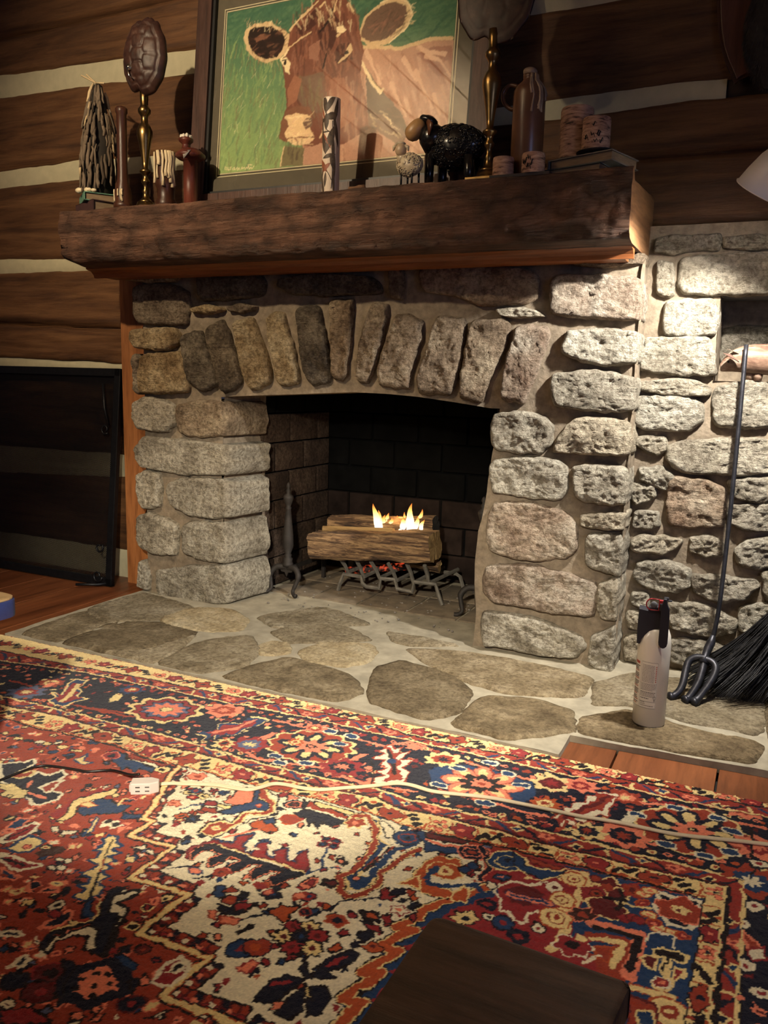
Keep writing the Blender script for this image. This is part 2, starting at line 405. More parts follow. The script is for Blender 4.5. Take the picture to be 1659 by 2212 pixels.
for k in range(6):
    x1 = 0.7 if k < 2 else -2.2
    if k == 1: x1 = -0.215
    mb = MB()
    mb.grid(lambda u, v: (-4.2+(x1+4.2)*u, YL+0.012+0.003*fbm((-4.2+(x1+4.2)*u, 1, v+k), 5, 3)-0.006*math.sin(v*PI), seam(k, -4.2+(x1+4.2)*u, 0)-0.012+(seam(k, -4.2+(x1+4.2)*u, 1)-seam(k, -4.2+(x1+4.2)*u, 0)+0.024)*v), 130, 5)
    chinks.append(mb.build('chinking', CHINK))
# dark gap where the upper right chinking stops
mb = MB(); mb.box((0.24, YL+0.03, 1.752), (0.92, 0.03, 0.05)); chinks.append(mb.build('dark_chinking', simple('dark_gap', (0.03, 0.022, 0.02), 0.9)))
mb = MB(); mb.box((-1.75, YL+0.16, 1.95), (4.9, 0.04, 1.4)); mb.box((-3.2, YL+0.16, 0.62), (2.0, 0.04, 1.3)); chinks.append(mb.build('backing', simple('backing', (0.02, 0.013, 0.01), 0.9)))
adopt(wall, *logs, *chinks)

# ---- floor
floor = empty('floor', (-1.3, 1.0, -0.05)); tag(floor, 'wide reddish pine floorboards around the rug and hearth', None, None, 'structure')
bx = on_z(1325, 1643, -0.02)[0]; bx2 = on_z(1547, 1692, -0.02)[0]; bw = bx2-bx
fl = []
x = bx-bw*math.ceil((bx+4.2)/bw)
while x < 1.0:
    mb = MB(); mb.box((x+bw/2, 0.75, -0.035), (bw-0.005, 4.1, 0.03)); fl.append(mb.build('floorboard', FLOORM, smooth=False, bevel=0.002)); x += bw
mb = MB(); mb.box((-1.6, 0.75, -0.06), (5.5, 4.1, 0.02)); fl.append(mb.build('subfloor', simple('subfloor', (0.01, 0.007, 0.005), 0.9)))
adopt(floor, *fl)

# ---- ceiling
ceil = empty('ceiling', (-1.5, 0, 2.72)); tag(ceil, 'boarded ceiling of pale pine planks above the room', None, None, 'structure')
cl = []; ca = math.radians(10)
for k in range(30):
    mb = MB(); Rz = Matrix.Rotation(ca, 3, 'Z')
    c = Rz @ Vector((-3.4+0.19*k+1.0, 0, 0)); mb.box((c.x-1.0, c.y-0.55, 2.76), (0.178, 6.0, 0.025), Rz)
    cl.append(mb.build('plank', CEILM, smooth=False))
adopt(ceil, *cl)

# ---- fireplace
fp = empty('fireplace', ((XL+XR)/2, YF, 0)); tag(fp, 'rough limestone fireplace with fan-laid arch stones and dark firebox', 'fireplace')
parts = []
z1 = tile(260, 540, 600/1659); z2 = tile(780, 540, 640/1539); z3 = tile(1180, 480, 479/1514); z4 = tile(1180, 1080, 479/1659)
archx = [-1.92, -1.888, -1.70, -1.56, -1.337, -1.20, -1.09, -0.95, -0.826, -0.79]
archz = [0.800, 0.806, 0.818, 0.826, 0.840, 0.838, 0.832, 0.818, 0.803, 0.80]
def arch(x): return float(np.interp(x, archx, archz))-0.004
ZT = 1.262
mb = MB()
def mn(x, z, k=0.006): return YF+0.008+k*fbm((x, 0, z), 14, 4)
def jl(z): return -1.893+0.006*math.sin(z*21)
def jr(z): return -0.826-0.05*(1 if z < 0.4 else max(0, 1-(z-0.4)/0.3))+0.006*math.sin(z*17)
mb.grid(lambda u, v: (lambda z: (lambda x: (x, mn(x, z), z))(XL+0.02+(jl(z)-XL-0.02)*u))(-0.02+0.83*v), 22, 44)
mb.grid(lambda u, v: (lambda z: (lambda x: (x, mn(x, z), z))(jr(z)+0.02+(XR+0.010-jr(z)-0.02)*u))(-0.02+0.83*v), 26, 44)
def up(u, v):
    x = XL+0.02+(XR+0.010-XL-0.02)*u; zb = arch(x) if jl(.8) < x < jr(.8) else 0.80
    z = zb+(ZT-zb)*v; return (x, mn(x, z), z)
mb.grid(up, 96, 26)
# soffit, jamb returns, outer returns
mb.grid(lambda u, v: (jl(.8)+(jr(.8)-jl(.8))*u, mn(jl(.8)+(jr(.8)-jl(.8))*u, arch(jl(.8)+(jr(.8)-jl(.8))*u))+0.24*v, arch(jl(.8)+(jr(.8)-jl(.8))*u)), 50, 4)
mb.grid(lambda u, v: (jl(v)+0.028*u+0.005*fbm((u, v, 0), 12), YF+0.012+0.24*u, -0.02+0.84*v), 8, 40)
mb.grid(lambda u, v: (jr(v)+0.02, YF+0.012+0.24*u, -0.02+0.84*v), 3, 20)
mb.grid(lambda u, v: (XR+0.004+0.005*fbm((1, u, -0.02+1.28*v), 14, 3), YF-0.004+0.15*u, -0.02+1.285*v), 8, 80)
mb.grid(lambda u, v: (XL+0.02, YF+0.008+0.16*u, -0.02+1.285*v), 3, 20)
parts.append(mb.build('mortar_bed', MORT))
stones = [
 (z1, [(75,215),(200,205),(330,215),(385,250),(390,380),(375,445),(100,435),(80,380),(75,300)], ROCKB),
 (z1, [(75,475),(310,465),(332,495),(330,560),(270,600),(90,585),(62,530)], ROCKG),
 (z1, [(122,625),(375,610),(385,700),(400,850),(122,855),(112,790)], ROCKG),
 (z1, [(70,630),(106,640),(112,850),(85,850)], ROCKB),
 (z1, [(360,515),(470,480),(520,640),(580,800),(480,840),(400,780),(370,650)], ROCKD),
 (z1, [(510,465),(600,420),(640,500),(700,720),(715,800),(610,860),(580,760),(520,560)], ROCKD),
 (z1, [(670,430),(790,415),(830,560),(890,720),(880,790),(770,840),(730,740),(690,560)], ROCKG),
 (z1, [(870,410),(920,370),(970,390),(1010,560),(1055,740),(1050,790),(940,805),(910,650),(880,520)], ROCKG),
 (z1, [(1045,350),(1180,335),(1200,470),(1250,720),(1245,780),(1140,805),(1090,720),(1060,480)], ROCKD),
 (z1, [(1250,300),(1385,300),(1370,450),(1345,740),(1320,775),(1260,755),(1255,500)], ROCKB),
 (z1, [(1500,315),(1590,325),(1560,500),(1510,700),(1470,790),(1405,770),(1410,680),(1440,500)], ROCKB),
 (z1, [(455,150),(830,140),(850,200),(835,275),(480,305),(455,250)], ROCKD),
 (z1, [(945,170),(1130,140),(1480,155),(1545,200),(1535,265),(1230,265),(1030,265),(930,215)], ROCKD),
 (z1, [(415,350),(480,335),(590,340),(607,358),(560,375),(430,372)], ROCKG),
 (z1, [(640,338),(720,325),(800,335),(780,360),(650,364)], ROCKB),
 (z1, [(80,920),(130,880),(250,900),(320,940),(315,1050),(270,1085),(110,1065),(78,1000)], ROCK),
 (z1, [(335,930),(450,905),(600,912),(632,1000),(610,1110),(420,1115),(340,1080)], ROCKB, 1),
 (z1, [(80,1180),(130,1115),(300,1130),(600,1165),(640,1180),(640,1345),(380,1340),(120,1300),(85,1240)], ROCK, 1),
 (z1, [(100,1340),(150,1318),(225,1345),(230,1530),(130,1545),(95,1440)], ROCK),
 (z1, [(285,1395),(370,1365),(600,1380),(636,1400),(640,1590),(560,1605),(400,1580),(300,1520),(275,1450)], ROCK, 1),
 (z1, [(100,1600),(150,1575),(240,1600),(325,1640),(325,1820),(200,1815),(110,1770),(98,1680)], ROCK),
 (z1, [(370,1650),(420,1630),(620,1635),(650,1780),(625,1870),(470,1850),(370,1800)], ROCK, 1),
 (z1, [(205,1920),(400,1895),(620,1885),(655,1990),(640,2115),(400,2098),(215,2055)], ROCK, 1),
 (z1, [(108,1860),(150,1900),(162,2030),(103,2015)], ROCK),
 (z1, [(2,150),(100,140),(200,145),(330,160),(300,192),(150,192),(20,178)], ROCKG),
 (z2, [(175,340),(230,335),(310,370),(300,470),(260,590),(245,720),(90,700),(80,640),(120,500)], ROCKB),
 (z2, [(385,350),(530,360),(525,460),(495,620),(465,750),(300,740),(285,680),(340,500)], ROCKB),
 (z2, [(570,365),(740,365),(770,400),(740,500),(660,660),(620,790),(510,760),(515,660),(545,500)], ROCKB),
 (z2, [(800,410),(860,395),(960,410),(970,450),(930,560),(890,660),(840,795),(720,770),(740,640),(780,500)], ROCKR),
 (z2, [(140,90),(205,95),(210,250),(150,240)], ROCKB),
 (z2, [(310,90),(500,80),(860,95),(910,150),(895,250),(840,275),(640,285),(520,240),(330,215),(295,150)], ROCKR),
 (z2, [(700,308),(800,300),(900,312),(950,345),(830,348),(720,340)], ROCK),
 (z2, [(990,150),(1040,130),(1420,140),(1418,360),(1200,350),(985,330),(980,240)], ROCKR, 2),
 (z2, [(1110,35),(1420,15),(1440,70),(1260,82),(1110,78)], ROCKB, 2),
 (z2, [(1075,420),(1250,410),(1412,425),(1410,590),(1200,590),(1040,540),(1045,490)], ROCK, 2),
 (z2, [(1000,640),(1200,630),(1395,660),(1380,840),(1250,835),(1000,810),(985,730)], ROCK, 2),
 (z2, [(690,860),(800,845),(950,870),(990,920),(975,1000),(930,1050),(800,1055),(690,1030),(675,950)], ROCK, 3),
 (z2, [(1100,890),(1180,870),(1360,895),(1385,960),(1370,1070),(1150,1055),(1000,1050),(1030,960)], ROCK, 2),
 (z2, [(680,1095),(850,1080),(1000,1090),(1060,1130),(1060,1240),(1030,1300),(850,1280),(680,1260),(668,1170)], ROCK, 3),
 (z2, [(1105,1130),(1200,1120),(1375,1135),(1370,1325),(1180,1310),(1110,1280)], ROCK, 2),
 (z2, [(690,1320),(850,1315),(1060,1370),(1110,1440),(1110,1560),(1050,1600),(900,1615),(750,1590),(660,1560),(650,1430)], ROCKR, 3),
 (z2, [(1145,1380),(1350,1372),(1362,1455),(1250,1450),(1140,1430)], ROCK, 2),
 (z2, [(1175,1480),(1335,1482),(1350,1560),(1335,1650),(1280,1690),(1170,1640),(1165,1560)], ROCK, 2),
 (z2, [(655,1640),(850,1640),(1100,1700),(1215,1730),(1225,1830),(1190,1905),(1000,1890),(830,1850),(680,1830),(640,1780),(640,1700)], ROCKR, 3),
 (z2, [(1240,1740),(1325,1705),(1335,1800),(1315,1930),(1240,1900),(1230,1840)], ROCK, 2),
 (z2, [(640,1880),(800,1900),(1000,1960),(1130,2010),(1160,2060),(1110,2125),(900,2100),(720,2060),(630,2055),(625,1960)], ROCK, 3),
 (z2, [(1190,2030),(1330,1955),(1342,2080),(1332,2210),(1180,2150)], ROCK, 2),
]
for i, s in enumerate(stones):
    pts = outline(s[0](*s[1]), YF-0.015); k = s[3] if len(s) > 3 else 0
    if k == 2: pts = [(XR+0.004 if x > -0.428 else x, z) for x, z in pts]      # corner stones wrap the edge
    lit = s[2]
    parts.append(rock('stone', pts, front(YF), 0.026 if i not in (1, 2, 15) else 0.034, 0.22 if k in (1, 3) else (0.13 if k == 2 else 0.05), lit, None, i+1,
                      skew=(0.03, 0) if k == 1 else (0.0, 0), amp=0.0085 if k in (2, 3) else 0.0070, sides=6 if k else 3,
                      rnd_edge=0.02 if lit in (ROCKG, ROCKB) else 0.015, smooth=1 if k == 1 else 2))
# firebox: brick lining
simple('smoked_brick', (0.018, 0.012, 0.010), 0.95, var=0.5, scale=12, bump=0.5, spec=0.1)
fb = empty('firebox', (-1.36, 2.95, 0)); parts.append(fb); bricks = []
XI, XJ, YB, YS = -1.868, -0.80, 3.34, 2.775
row = 0.122
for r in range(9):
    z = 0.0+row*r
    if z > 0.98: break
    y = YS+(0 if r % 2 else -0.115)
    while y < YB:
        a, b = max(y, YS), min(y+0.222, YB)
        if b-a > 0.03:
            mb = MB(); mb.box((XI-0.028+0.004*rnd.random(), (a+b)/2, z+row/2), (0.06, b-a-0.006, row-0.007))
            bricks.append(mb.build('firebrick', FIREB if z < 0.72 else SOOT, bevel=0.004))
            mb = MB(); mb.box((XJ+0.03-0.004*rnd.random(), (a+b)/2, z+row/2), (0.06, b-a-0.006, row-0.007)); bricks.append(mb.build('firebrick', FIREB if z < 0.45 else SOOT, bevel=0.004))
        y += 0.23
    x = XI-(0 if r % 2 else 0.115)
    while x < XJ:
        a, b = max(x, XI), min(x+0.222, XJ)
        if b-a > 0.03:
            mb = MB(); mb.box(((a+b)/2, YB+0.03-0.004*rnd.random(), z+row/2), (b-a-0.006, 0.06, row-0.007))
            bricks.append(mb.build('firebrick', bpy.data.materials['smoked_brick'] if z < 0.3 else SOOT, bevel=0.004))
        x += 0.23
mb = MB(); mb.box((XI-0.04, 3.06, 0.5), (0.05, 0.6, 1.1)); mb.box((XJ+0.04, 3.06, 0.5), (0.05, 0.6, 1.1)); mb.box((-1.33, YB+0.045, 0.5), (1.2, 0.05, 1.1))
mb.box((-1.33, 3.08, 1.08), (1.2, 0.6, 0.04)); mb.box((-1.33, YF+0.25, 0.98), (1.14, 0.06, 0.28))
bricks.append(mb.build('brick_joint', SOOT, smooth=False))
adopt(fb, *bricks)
adopt(fp, *parts)

# ---- stone wall to the right, with its niche
wr = empty('wall_right', (0.15, YR, 0)); tag(wr, 'rough stone wall with a dark niche to the right of the fireplace', None, None, 'structure')
parts = []
NX0, NZ0, NZ1 = -0.175, 0.905, 1.158
mb = MB()
def wn(x, z): return YR+0.004+0.007*fbm((x, 5, z), 13, 4)
def patch(x0, x1, za, zb):
    mb.grid(lambda u, v: (lambda x, z: (x, wn(x, z), z))(x0+(x1-x0)*u, za+(zb-za)*v), max(2, int((x1-x0)/0.02)), max(2, int((zb-za)/0.02)))
XE = 0.7
patch(-0.42, XE, -0.02, NZ0); patch(-0.42, NX0, NZ0, NZ1); patch(-0.42, XE, NZ1, 1.36)
dn = 0.2
mb.grid(lambda u, v: (NX0+(XE-NX0)*u, YR+dn*v, NZ0), 10, 3); mb.grid(lambda u, v: (NX0+(XE-NX0)*u, YR+dn*v, NZ1), 10, 3)
mb.grid(lambda u, v: (NX0, YR+dn*u, NZ0+(NZ1-NZ0)*v), 3, 8); mb.grid(lambda u, v: (NX0+(XE-NX0)*u, YR+dn+0.008*fbm((u*9, v*3, 0), 2), NZ0+(NZ1-NZ0)*v), 24, 8)
parts.append(mb.build('mortar_bed', MORT))
rstones = [
 (z3, [(750,110),(990,88),(995,200),(740,205)]), (z3, [(1012,92),(1180,85),(1180,188),(1010,185)]), (z3, [(1215,100),(1400,92),(1640,95),(1640,180),(1220,182)]),
 (z3, [(760,270),(860,275),(865,480),(840,500),(750,480)]),
 (z3, [(930,232),(1514,215),(1750,215),(1750,470),(1300,490),(960,490),(900,420)]),
 (z3, [(812,545),(1120,520),(1172,600),(1140,770),(810,772),(805,650)]),
 (z3, [(690,790),(1100,780),(1138,900),(1150,1040),(900,1040),(640,1010),(650,900)]),
 (z3, [(640,1085),(1000,1078),(1120,1130),(1100,1190),(850,1175),(640,1150)]),
 (z3, [(650,1185),(1000,1205),(1065,1240),(1060,1370),(960,1420),(700,1420),(600,1380),(610,1260)]),
 (z3, [(1160,1130),(1300,1100),(1514,1098),(1514,1400),(1400,1400),(1160,1390),(1140,1300)]), (z3, [(1535,1098),(1800,1095),(1800,1390),(1535,1395)]),
 (z3, [(620,1470),(800,1470),(810,1560),(750,1590),(620,1520)]),
 (z3, [(830,1530),(950,1490),(1150,1490),(1400,1480),(1750,1500),(1750,1690),(1400,1720),(1000,1720),(860,1680),(820,1600)]),
 (z3, [(640,1680),(780,1680),(870,1740),(820,1830),(700,1780),(640,1760)]),
 (z3, [(600,1790),(730,1800),(730,1870),(620,1920),(590,1860)]),
 (z3, [(840,1745),(1100,1760),(1220,1830),(1220,2080),(840,2070),(820,1960)]),
 (z3, [(1255,1755),(1750,1745),(1750,1890),(1400,1915),(1250,1850)]),
 (z3, [(1250,1935),(1750,1915),(1750,2080),(1400,2105),(1250,2060)]),
 (z3, [(600,1985),(760,1980),(770,2080),(600,2080)]),
 (z4, [(640,300),(700,265),(900,280),(1010,300),(960,370),(880,400),(700,390),(640,370)]),
 (z4, [(1080,290),(1200,280),(1320,320),(1310,420),(1180,410),(1080,390)]),
 (z4, [(1420,380),(1500,300),(1800,280),(1800,490),(1500,515),(1440,470)]),
 (z4, [(680,470),(900,460),(1070,520),(1070,650),(960,690),(750,660),(650,580)]),
 (z4, [(1090,560),(1300,580),(1560,600),(1580,650),(1480,750),(1300,762),(1100,690)]), (z4, [(1620,540),(1850,530),(1850,760),(1640,740)]),
 (z4, [(650,690),(760,720),(760,800),(650,780)]),
 (z4, [(940,765),(1200,800),(1410,890),(1400,1000),(1200,1020),(950,960),(900,850)]), (z4, [(1440,800),(1850,790),(1850,980),(1450,985)]),
 (z4, [(930,1040),(1200,1070),(1400,1120),(1380,1200),(1300,1290),(1100,1260),(920,1200)]), (z4, [(1440,1030),(1850,1010),(1850,1260),(1430,1240)]),
 (z4, [(610,830),(720,840),(720,960),(610,950)]), (z4, [(590,1010),(880,1020),(880,1200),(580,1210)]),
]
for i, s in enumerate(rstones):
    parts.append(rock('stone', outline(s[0](*s[1]), YR-0.012), front(YR), 0.024, 0.05, ROCK if i == 7 else (ROCKR if i in (15,) else ROCK), None, 200+i, amp=0.0085, sides=3, rnd_edge=0.013))
# flat lintel-back and rubble inside the niche
for i, (x0, x1, za, zb) in enumerate([(-0.17, 0.02, 0.95, 1.075), (0.03, 0.3, 0.93, 1.08)]):
    parts.append(rock('stone', [(x0, za), (x1, za), (x1, zb), (x0, zb)], front(YR+dn-0.005), 0.02, 0.03, ROCK, None, 260+i, amp=0.008))
mb = MB(); mb.box((0.26, YR+0.09, NZ1+0.01), (0.9, 0.17, 0.03)); parts.append(mb.build('niche_lintel', simple('shaded_lintel', (0.10, 0.10, 0.11), 0.8), bevel=0.004))  # dark blue-grey colour holds the shade of the niche ceiling
adopt(wr, *parts)

# ---- mantel
mt = empty('mantel_beam', (-1.4, 2.5, 1.27)); tag(mt, 'heavy dark hewn timber mantel beam running across above the stone arch', 'mantel')
mb = MB(); MX0, MX1, MY0, MZ0, MZ1 = -2.43, -0.392, 2.30, 1.268, 1.455
def mtop(x): return 1.458+(MZ1-0.003-1.458)*(x-MX0)/(MX1-MX0)+0.003*fbm((x, 0, 1), 5, 3)
prof = [(0.40, 0.0), (0.06, -0.004), (0.02, 0.004), (0.004, 0.018)]+[(0.0, 0.018+0.155*k/10) for k in range(1, 10)]+[(0.002, 0.178), (0.010, 0.1855), (0.03, 0.187), (0.18, 0.187), (0.40, 0.187)]
def beam(u, v):
    k = v*(len(prof)-1); i = min(int(k), len(prof)-2); t = k-i
    a = prof[i]; b = prof[i+1]; y = a[0]+(b[0]-a[0])*t; z = a[1]+(b[1]-a[1])*t
    x = MX0+(MX1-MX0)*u
    if u < 0.03 and z < 0.05: z += (0.03-u)/0.03*0.022
    if u > 0.985 and z > 0.18 and y > 0.02: z -= (u-0.985)/0.015*0.033*max(0, 1-(y-0.02)/0.42)
    d = 0.009*fbm((x*0.8, 3, z*2.0), 9, 4)+(0.006*noise.noise(Vector((x*30, z*22, 1)))+0.006*abs(noise.noise(Vector((x*13+z*9, z*26, 4))))+0.004*noise.noise(Vector((x*70, z*60, 2))))*(1 if y < 0.02 else 0)
    zz = MZ0+z+(mtop(x)-(MZ0+0.187))*(z/0.187) + (0.3*d if z < 0.05 else 0)
    return (x+0.003*fbm((0, y*7, z*7), 2)*(1 if u in (0, 1) else 0), MY0+y+(d if y < 0.05 else 0), zz)
mb.grid(beam, 260, (len(prof)-1)*2)
body = mb.build('beam', BEAM)
nv = (len(prof)-1)*2
for nm, u, mat in (('end_grain', 1, ENDG), ('end_grain', 0, BEAM)):
    mb = MB(); ring = [beam(u, j/nv) for j in range(nv+1)]
    c = tuple(np.mean(ring, 0)); c = (c[0]+(0.004 if u else -0.004), c[1], c[2])
    mb.add([c]+ring, [(0, j+1, j+2) for j in range(nv)]+[(0, nv+1, 1)])
    parts_ = mb.build(nm, mat, smooth=False); adopt(mt, parts_)
adopt(mt, body)
# cove strip under the beam
cv = []
mb = MB(); cp = [(0, 0), (0.012, 0), (0.018, 0.012), (0.03, 0.022), (0.055, 0.028), (0.055, 0.034), (0, 0.034)]
mb.prism(cp, lambda p: (-2.405, 2.455-p[0], 1.236+p[1]), lambda p: (-0.398, 2.455-p[0], 1.236+p[1]))
cove = mb.build('cove_molding', TRIM, smooth=False)
mb = MB(); mb.box((-1.4, 2.49, 1.253), (1.95, 0.075, 0.03)); ledger = mb.build('ledger', TRIM, smooth=False, bevel=0.002)
adopt(mt, cove, ledger)

# ---- upright board scribed to the stones
mb = MB(); zz = np.linspace(-0.02, 1.262, 60)
poly = [(-2.488+0.010*(1-z/1.26), z) for z in zz]+[(-2.36+0.012*math.sin(z*17)+0.008*math.sin(z*41), z) for z in zz[::-1]]
mb.prism(poly, lambda p: (p[0], 2.665, p[1]), lambda p: (p[0], 2.69, p[1]))
tr = mb.build('trim_1', TRIMV, smooth=False); rebase(tr, (-2.42, 2.68, 0)); tag(tr, 'upright reddish board scribed to the left edge of the fireplace stones', None, None, 'structure')

# ---- hearth
he = empty('hearth', (-1.3, 2.2, 0)); tag(he, 'low flagstone hearth slab in front of the firebox', 'hearth'); parts = []
corner = [(300,1272),(20,1368),(-40,1392)]
HL = -2.29; HY = 1.872
xs = on_z(1216, 1612, 0)[0]; ys = on_z(1240, 1588, 0)[1]; ye = on_z(1640, 1660, 0)[1]
mb = MB()
def hz(x, y): return -0.003+0.003*fbm((x, y, 7), 9, 3)
def hpatch(x0, x1, y0, y1):
    mb.grid(lambda u, v: (lambda x, y: (x, y, hz(x, y)))(x0+(x1-x0)*u, (y0(x0+(x1-x0)*u) if callable(y0) else y0)+(y1-(y0(x0+(x1-x0)*u) if callable(y0) else y0))*v), max(2, int((x1-x0)/0.03)), 26)
yr = lambda x: ys+(ye-ys)*(x-xs)/max(0.2, on_z(1640, 1660, 0)[0]-xs)
hpatch(HL, xs, HY, 2.78); hpatch(xs, 0.6, yr, 2.78); hpatch(-1.9, -0.78, 2.76, 3.36)
edge = [(HL, 2.7), (HL, HY), (xs, HY), (xs, ys), (0.6, yr(0.6))]
for a, b in zip(edge[:-1], edge[1:]):
    mb.grid(lambda u, v: (a[0]+(b[0]-a[0])*u, a[1]+(b[1]-a[1])*u, -0.03+v*(0.03+hz(a[0]+(b[0]-a[0])*u, a[1]+(b[1]-a[1])*u))), 20, 2)
HM = simple('hearth_mortar', (0.31, 0.275, 0.205), 0.93, var=0.25, scale=16, bump=0.5, bdist=0.004, spec=0.15)
parts.append(mb.build('mortar_bed', HM))
z7 = tile(0, 1240, 830/1659); pxy = tile(0, 0, 1)
FL1 = stone_mat('flagstone', (0.25, 0.20, 0.125), (0.41, 0.345, 0.235), (0.57, 0.50, 0.37), 0.65, 0.9)
FL2 = stone_mat('flagstone_brown', (0.17, 0.13, 0.078), (0.31, 0.245, 0.152), (0.47, 0.39, 0.26), 0.65, 0.9)
FL3 = stone_mat('flagstone_tan', (0.38, 0.29, 0.165), (0.57, 0.465, 0.29), (0.70, 0.61, 0.43), 0.55, 0.8)
flags = [
 (z7, [(400,135),(620,78),(740,112),(830,140),(700,188),(450,198),(380,172)], FL1), (z7, [(60,262),(390,150),(478,196),(250,285),(120,300)], FL2),
 (z7, [(270,292),(490,205),(690,205),(850,250),(590,330),(400,350),(310,330)], FL2), (z7, [(700,190),(840,145),(1000,150),(1060,190),(1040,235),(900,240),(740,215)], FL3),
 (z7, [(650,392),(860,290),(1080,262),(1110,330),(1050,388),(830,440)], FL1), (z7, [(400,350),(600,318),(850,256),(640,388),(480,374)], FL1),
 (z7, [(1110,312),(1180,290),(1240,300),(1240,335),(1130,340)], FL3), (z7, [(1300,330),(1390,295),(1590,300),(1620,330),(1580,370),(1470,390),(1340,370)], FL3),
 (z7, [(1060,402),(1250,355),(1500,430),(1560,500),(1440,540),(1240,500),(940,452)], FL2), (z7, [(1180,245),(1300,215),(1500,228),(1600,280),(1400,285),(1260,290)], FL1),
 (pxy, [(815,1440),(870,1425),(970,1455),(1012,1490),(990,1532),(920,1548),(800,1510)], FL2),
 (pxy, [(980,1562),(1050,1502),(1150,1508),(1228,1530),(1230,1582),(1202,1612),(1100,1590)], FL2),
 (pxy, [(880,1398),(1000,1405),(1150,1432),(1275,1460),(1250,1502),(1100,1492),(1015,1470),(930,1432)], FL1),
 (pxy, [(1262,1548),(1370,1532),(1480,1572),(1640,1602),(1620,1648),(1450,1618),(1258,1582)], FL2),
 (pxy, [(1290,1475),(1370,1452),(1500,1470),(1640,1485),(1640,1582),(1480,1552),(1370,1520),(1290,1520)], FL1), (pxy, [(1665,1490),(1800,1500),(1800,1640),(1665,1600)], FL2),
 (pxy, [(840,1362),(900,1375),(990,1392),(900,1390),(860,1385)], FL1), (pxy, [(560,1330),(700,1310),(800,1345),(700,1350),(600,1352)], FL1),
]
for i, (t, P, m) in enumerate(flags):
    fq = [tuple(on_z(x, y, 0.004)[:2]) for x, y in t(*P)]
    fq = [(max(x, HL+0.024) if x < xs else x, max(y, HY+0.024 if x < xs-0.02 else yr(x)+0.024)) for x, y in fq]
    parts.append(rock('flagstone', fq, flat(-0.002), 0.007, 0.01, m, None, 300+i, rnd_edge=0.012, amp=0.0026, sides=1, smooth=1, grow=0.016))
for i in range(5):
    for j in range(2):
        x0 = -1.84+i*0.21; y0 = 2.80+j*0.25
        mb = MB(); mb.box((x0+0.1, y0+0.12, -0.004), (0.2, 0.24, 0.012)); parts.append(mb.build('hearth_brick', simple('ashy_brick', (0.16, 0.125, 0.085), 0.95, var=0.35, scale=18, bump=0.5, bdist=0.004) if i+j == 0 else parts[-1].data.materials[0], bevel=0.002))
adopt(he, *parts)
# ---------------------------------------------------------------- things on the mantel
BRASS = simple('aged_brass', (0.26, 0.165, 0.065), 0.30, 1.0, 0.35, 18)
DKWOOD = wood_mat('dark_turned_wood', (0.022, 0.009, 0.006), (0.06, 0.022, 0.012), (0.11, 0.045, 0.024), 'Z', 0.35, 0.2)
REDWOOD = wood_mat('red_turned_wood', (0.05, 0.012, 0.008), (0.11, 0.028, 0.018), (0.17, 0.05, 0.03), 'Z', 0.4, 0.2)
WAX = simple('old_wax', (0.62, 0.50, 0.31), 0.5, var=0.15)
DRIFT = wood_mat('driftwood', (0.07, 0.05, 0.033), (0.17, 0.13, 0.09), (0.30, 0.23, 0.16), 'Z', 0.8, 0.4)
BARE = simple('cut_twig', (0.55, 0.42, 0.24), 0.8)
SHELLB = simple('seashell', (0.70, 0.60, 0.40), 0.4, var=0.2, scale=60)
BLACKM = simple('black_iron', (0.010, 0.010, 0.012), 0.45, 0.6, 0.3, 60, 0.2)
def mz(x): return mtop(x)+0.0005
def P(x, y, Y): return Vector(on_y(x, y, Y))
def mm(x, y, Y):   # metres per pixel at that spot
    return float(np.dot(RC[:, 2], on_y(x, y, Y)-CP))/FPX
def lathe_thing(name, parts_, loc, n=24):
    pass

def candlestick(name, px, Y, ytop, label, group):
    top = P(px, ytop, Y); x = top.x; z0 = mz(x); H = top.z-z0
    root = empty(name, (x, Y, z0)); tag(root, label, 'candlestick', group)
    k = H/0.40
    pr = [(0.0, 0.0), (0.046, 0.0), (0.046, 0.010), (0.040, 0.014), (0.034, 0.020), (0.030, 0.030), (0.020, 0.038), (0.012, 0.046), (0.010, 0.062), (0.013, 0.068), (0.009, 0.076), (0.009, 0.090), (0.015, 0.098), (0.015, 0.104), (0.009, 0.112), (0.011, 0.124), (0.021, 0.132), (0.021, 0.137), (0.010, 0.144),
          (0.0115, 0.165), (0.0150, 0.190), (0.022, 0.228), (0.0275, 0.252), (0.0275, 0.268), (0.020, 0.286), (0.0125, 0.294), (0.0115, 0.312), (0.014, 0.318), (0.022, 0.328), (0.0225, 0.338), (0.017, 0.346), (0.013, 0.352), (0.0145, 0.372), (0.0150, 0.398), (0.010, 0.400), (0.0, 0.398)]
    i = 17
    mb = MB(); mb.lathe([(r, z*k) for r, z in pr[5:]], (0, 0, 0), 28); st = mb.build('stem', BRASS, root)
    mb = MB(); mb.lathe([(r, z*k) for r, z in pr[:6]], (0, 0, 0), 28); mb.build('base', BRASS, root)
    mb = MB(); mb.box((0, 0, 0.004), (0.105, 0.105, 0.008)); mb.build('foot_plate', BRASS, root, smooth=False, bevel=0.002)
    return root
cs1 = candlestick('candlestick', 311, 2.42, 196, 'brass candlestick under the turtle shell, left of the painting', 'brass candlesticks')
cs2 = candlestick('candlestick', 1068, 2.38, 62, 'brass candlestick with square foot between black sheep and brown jug', 'brass candlesticks')

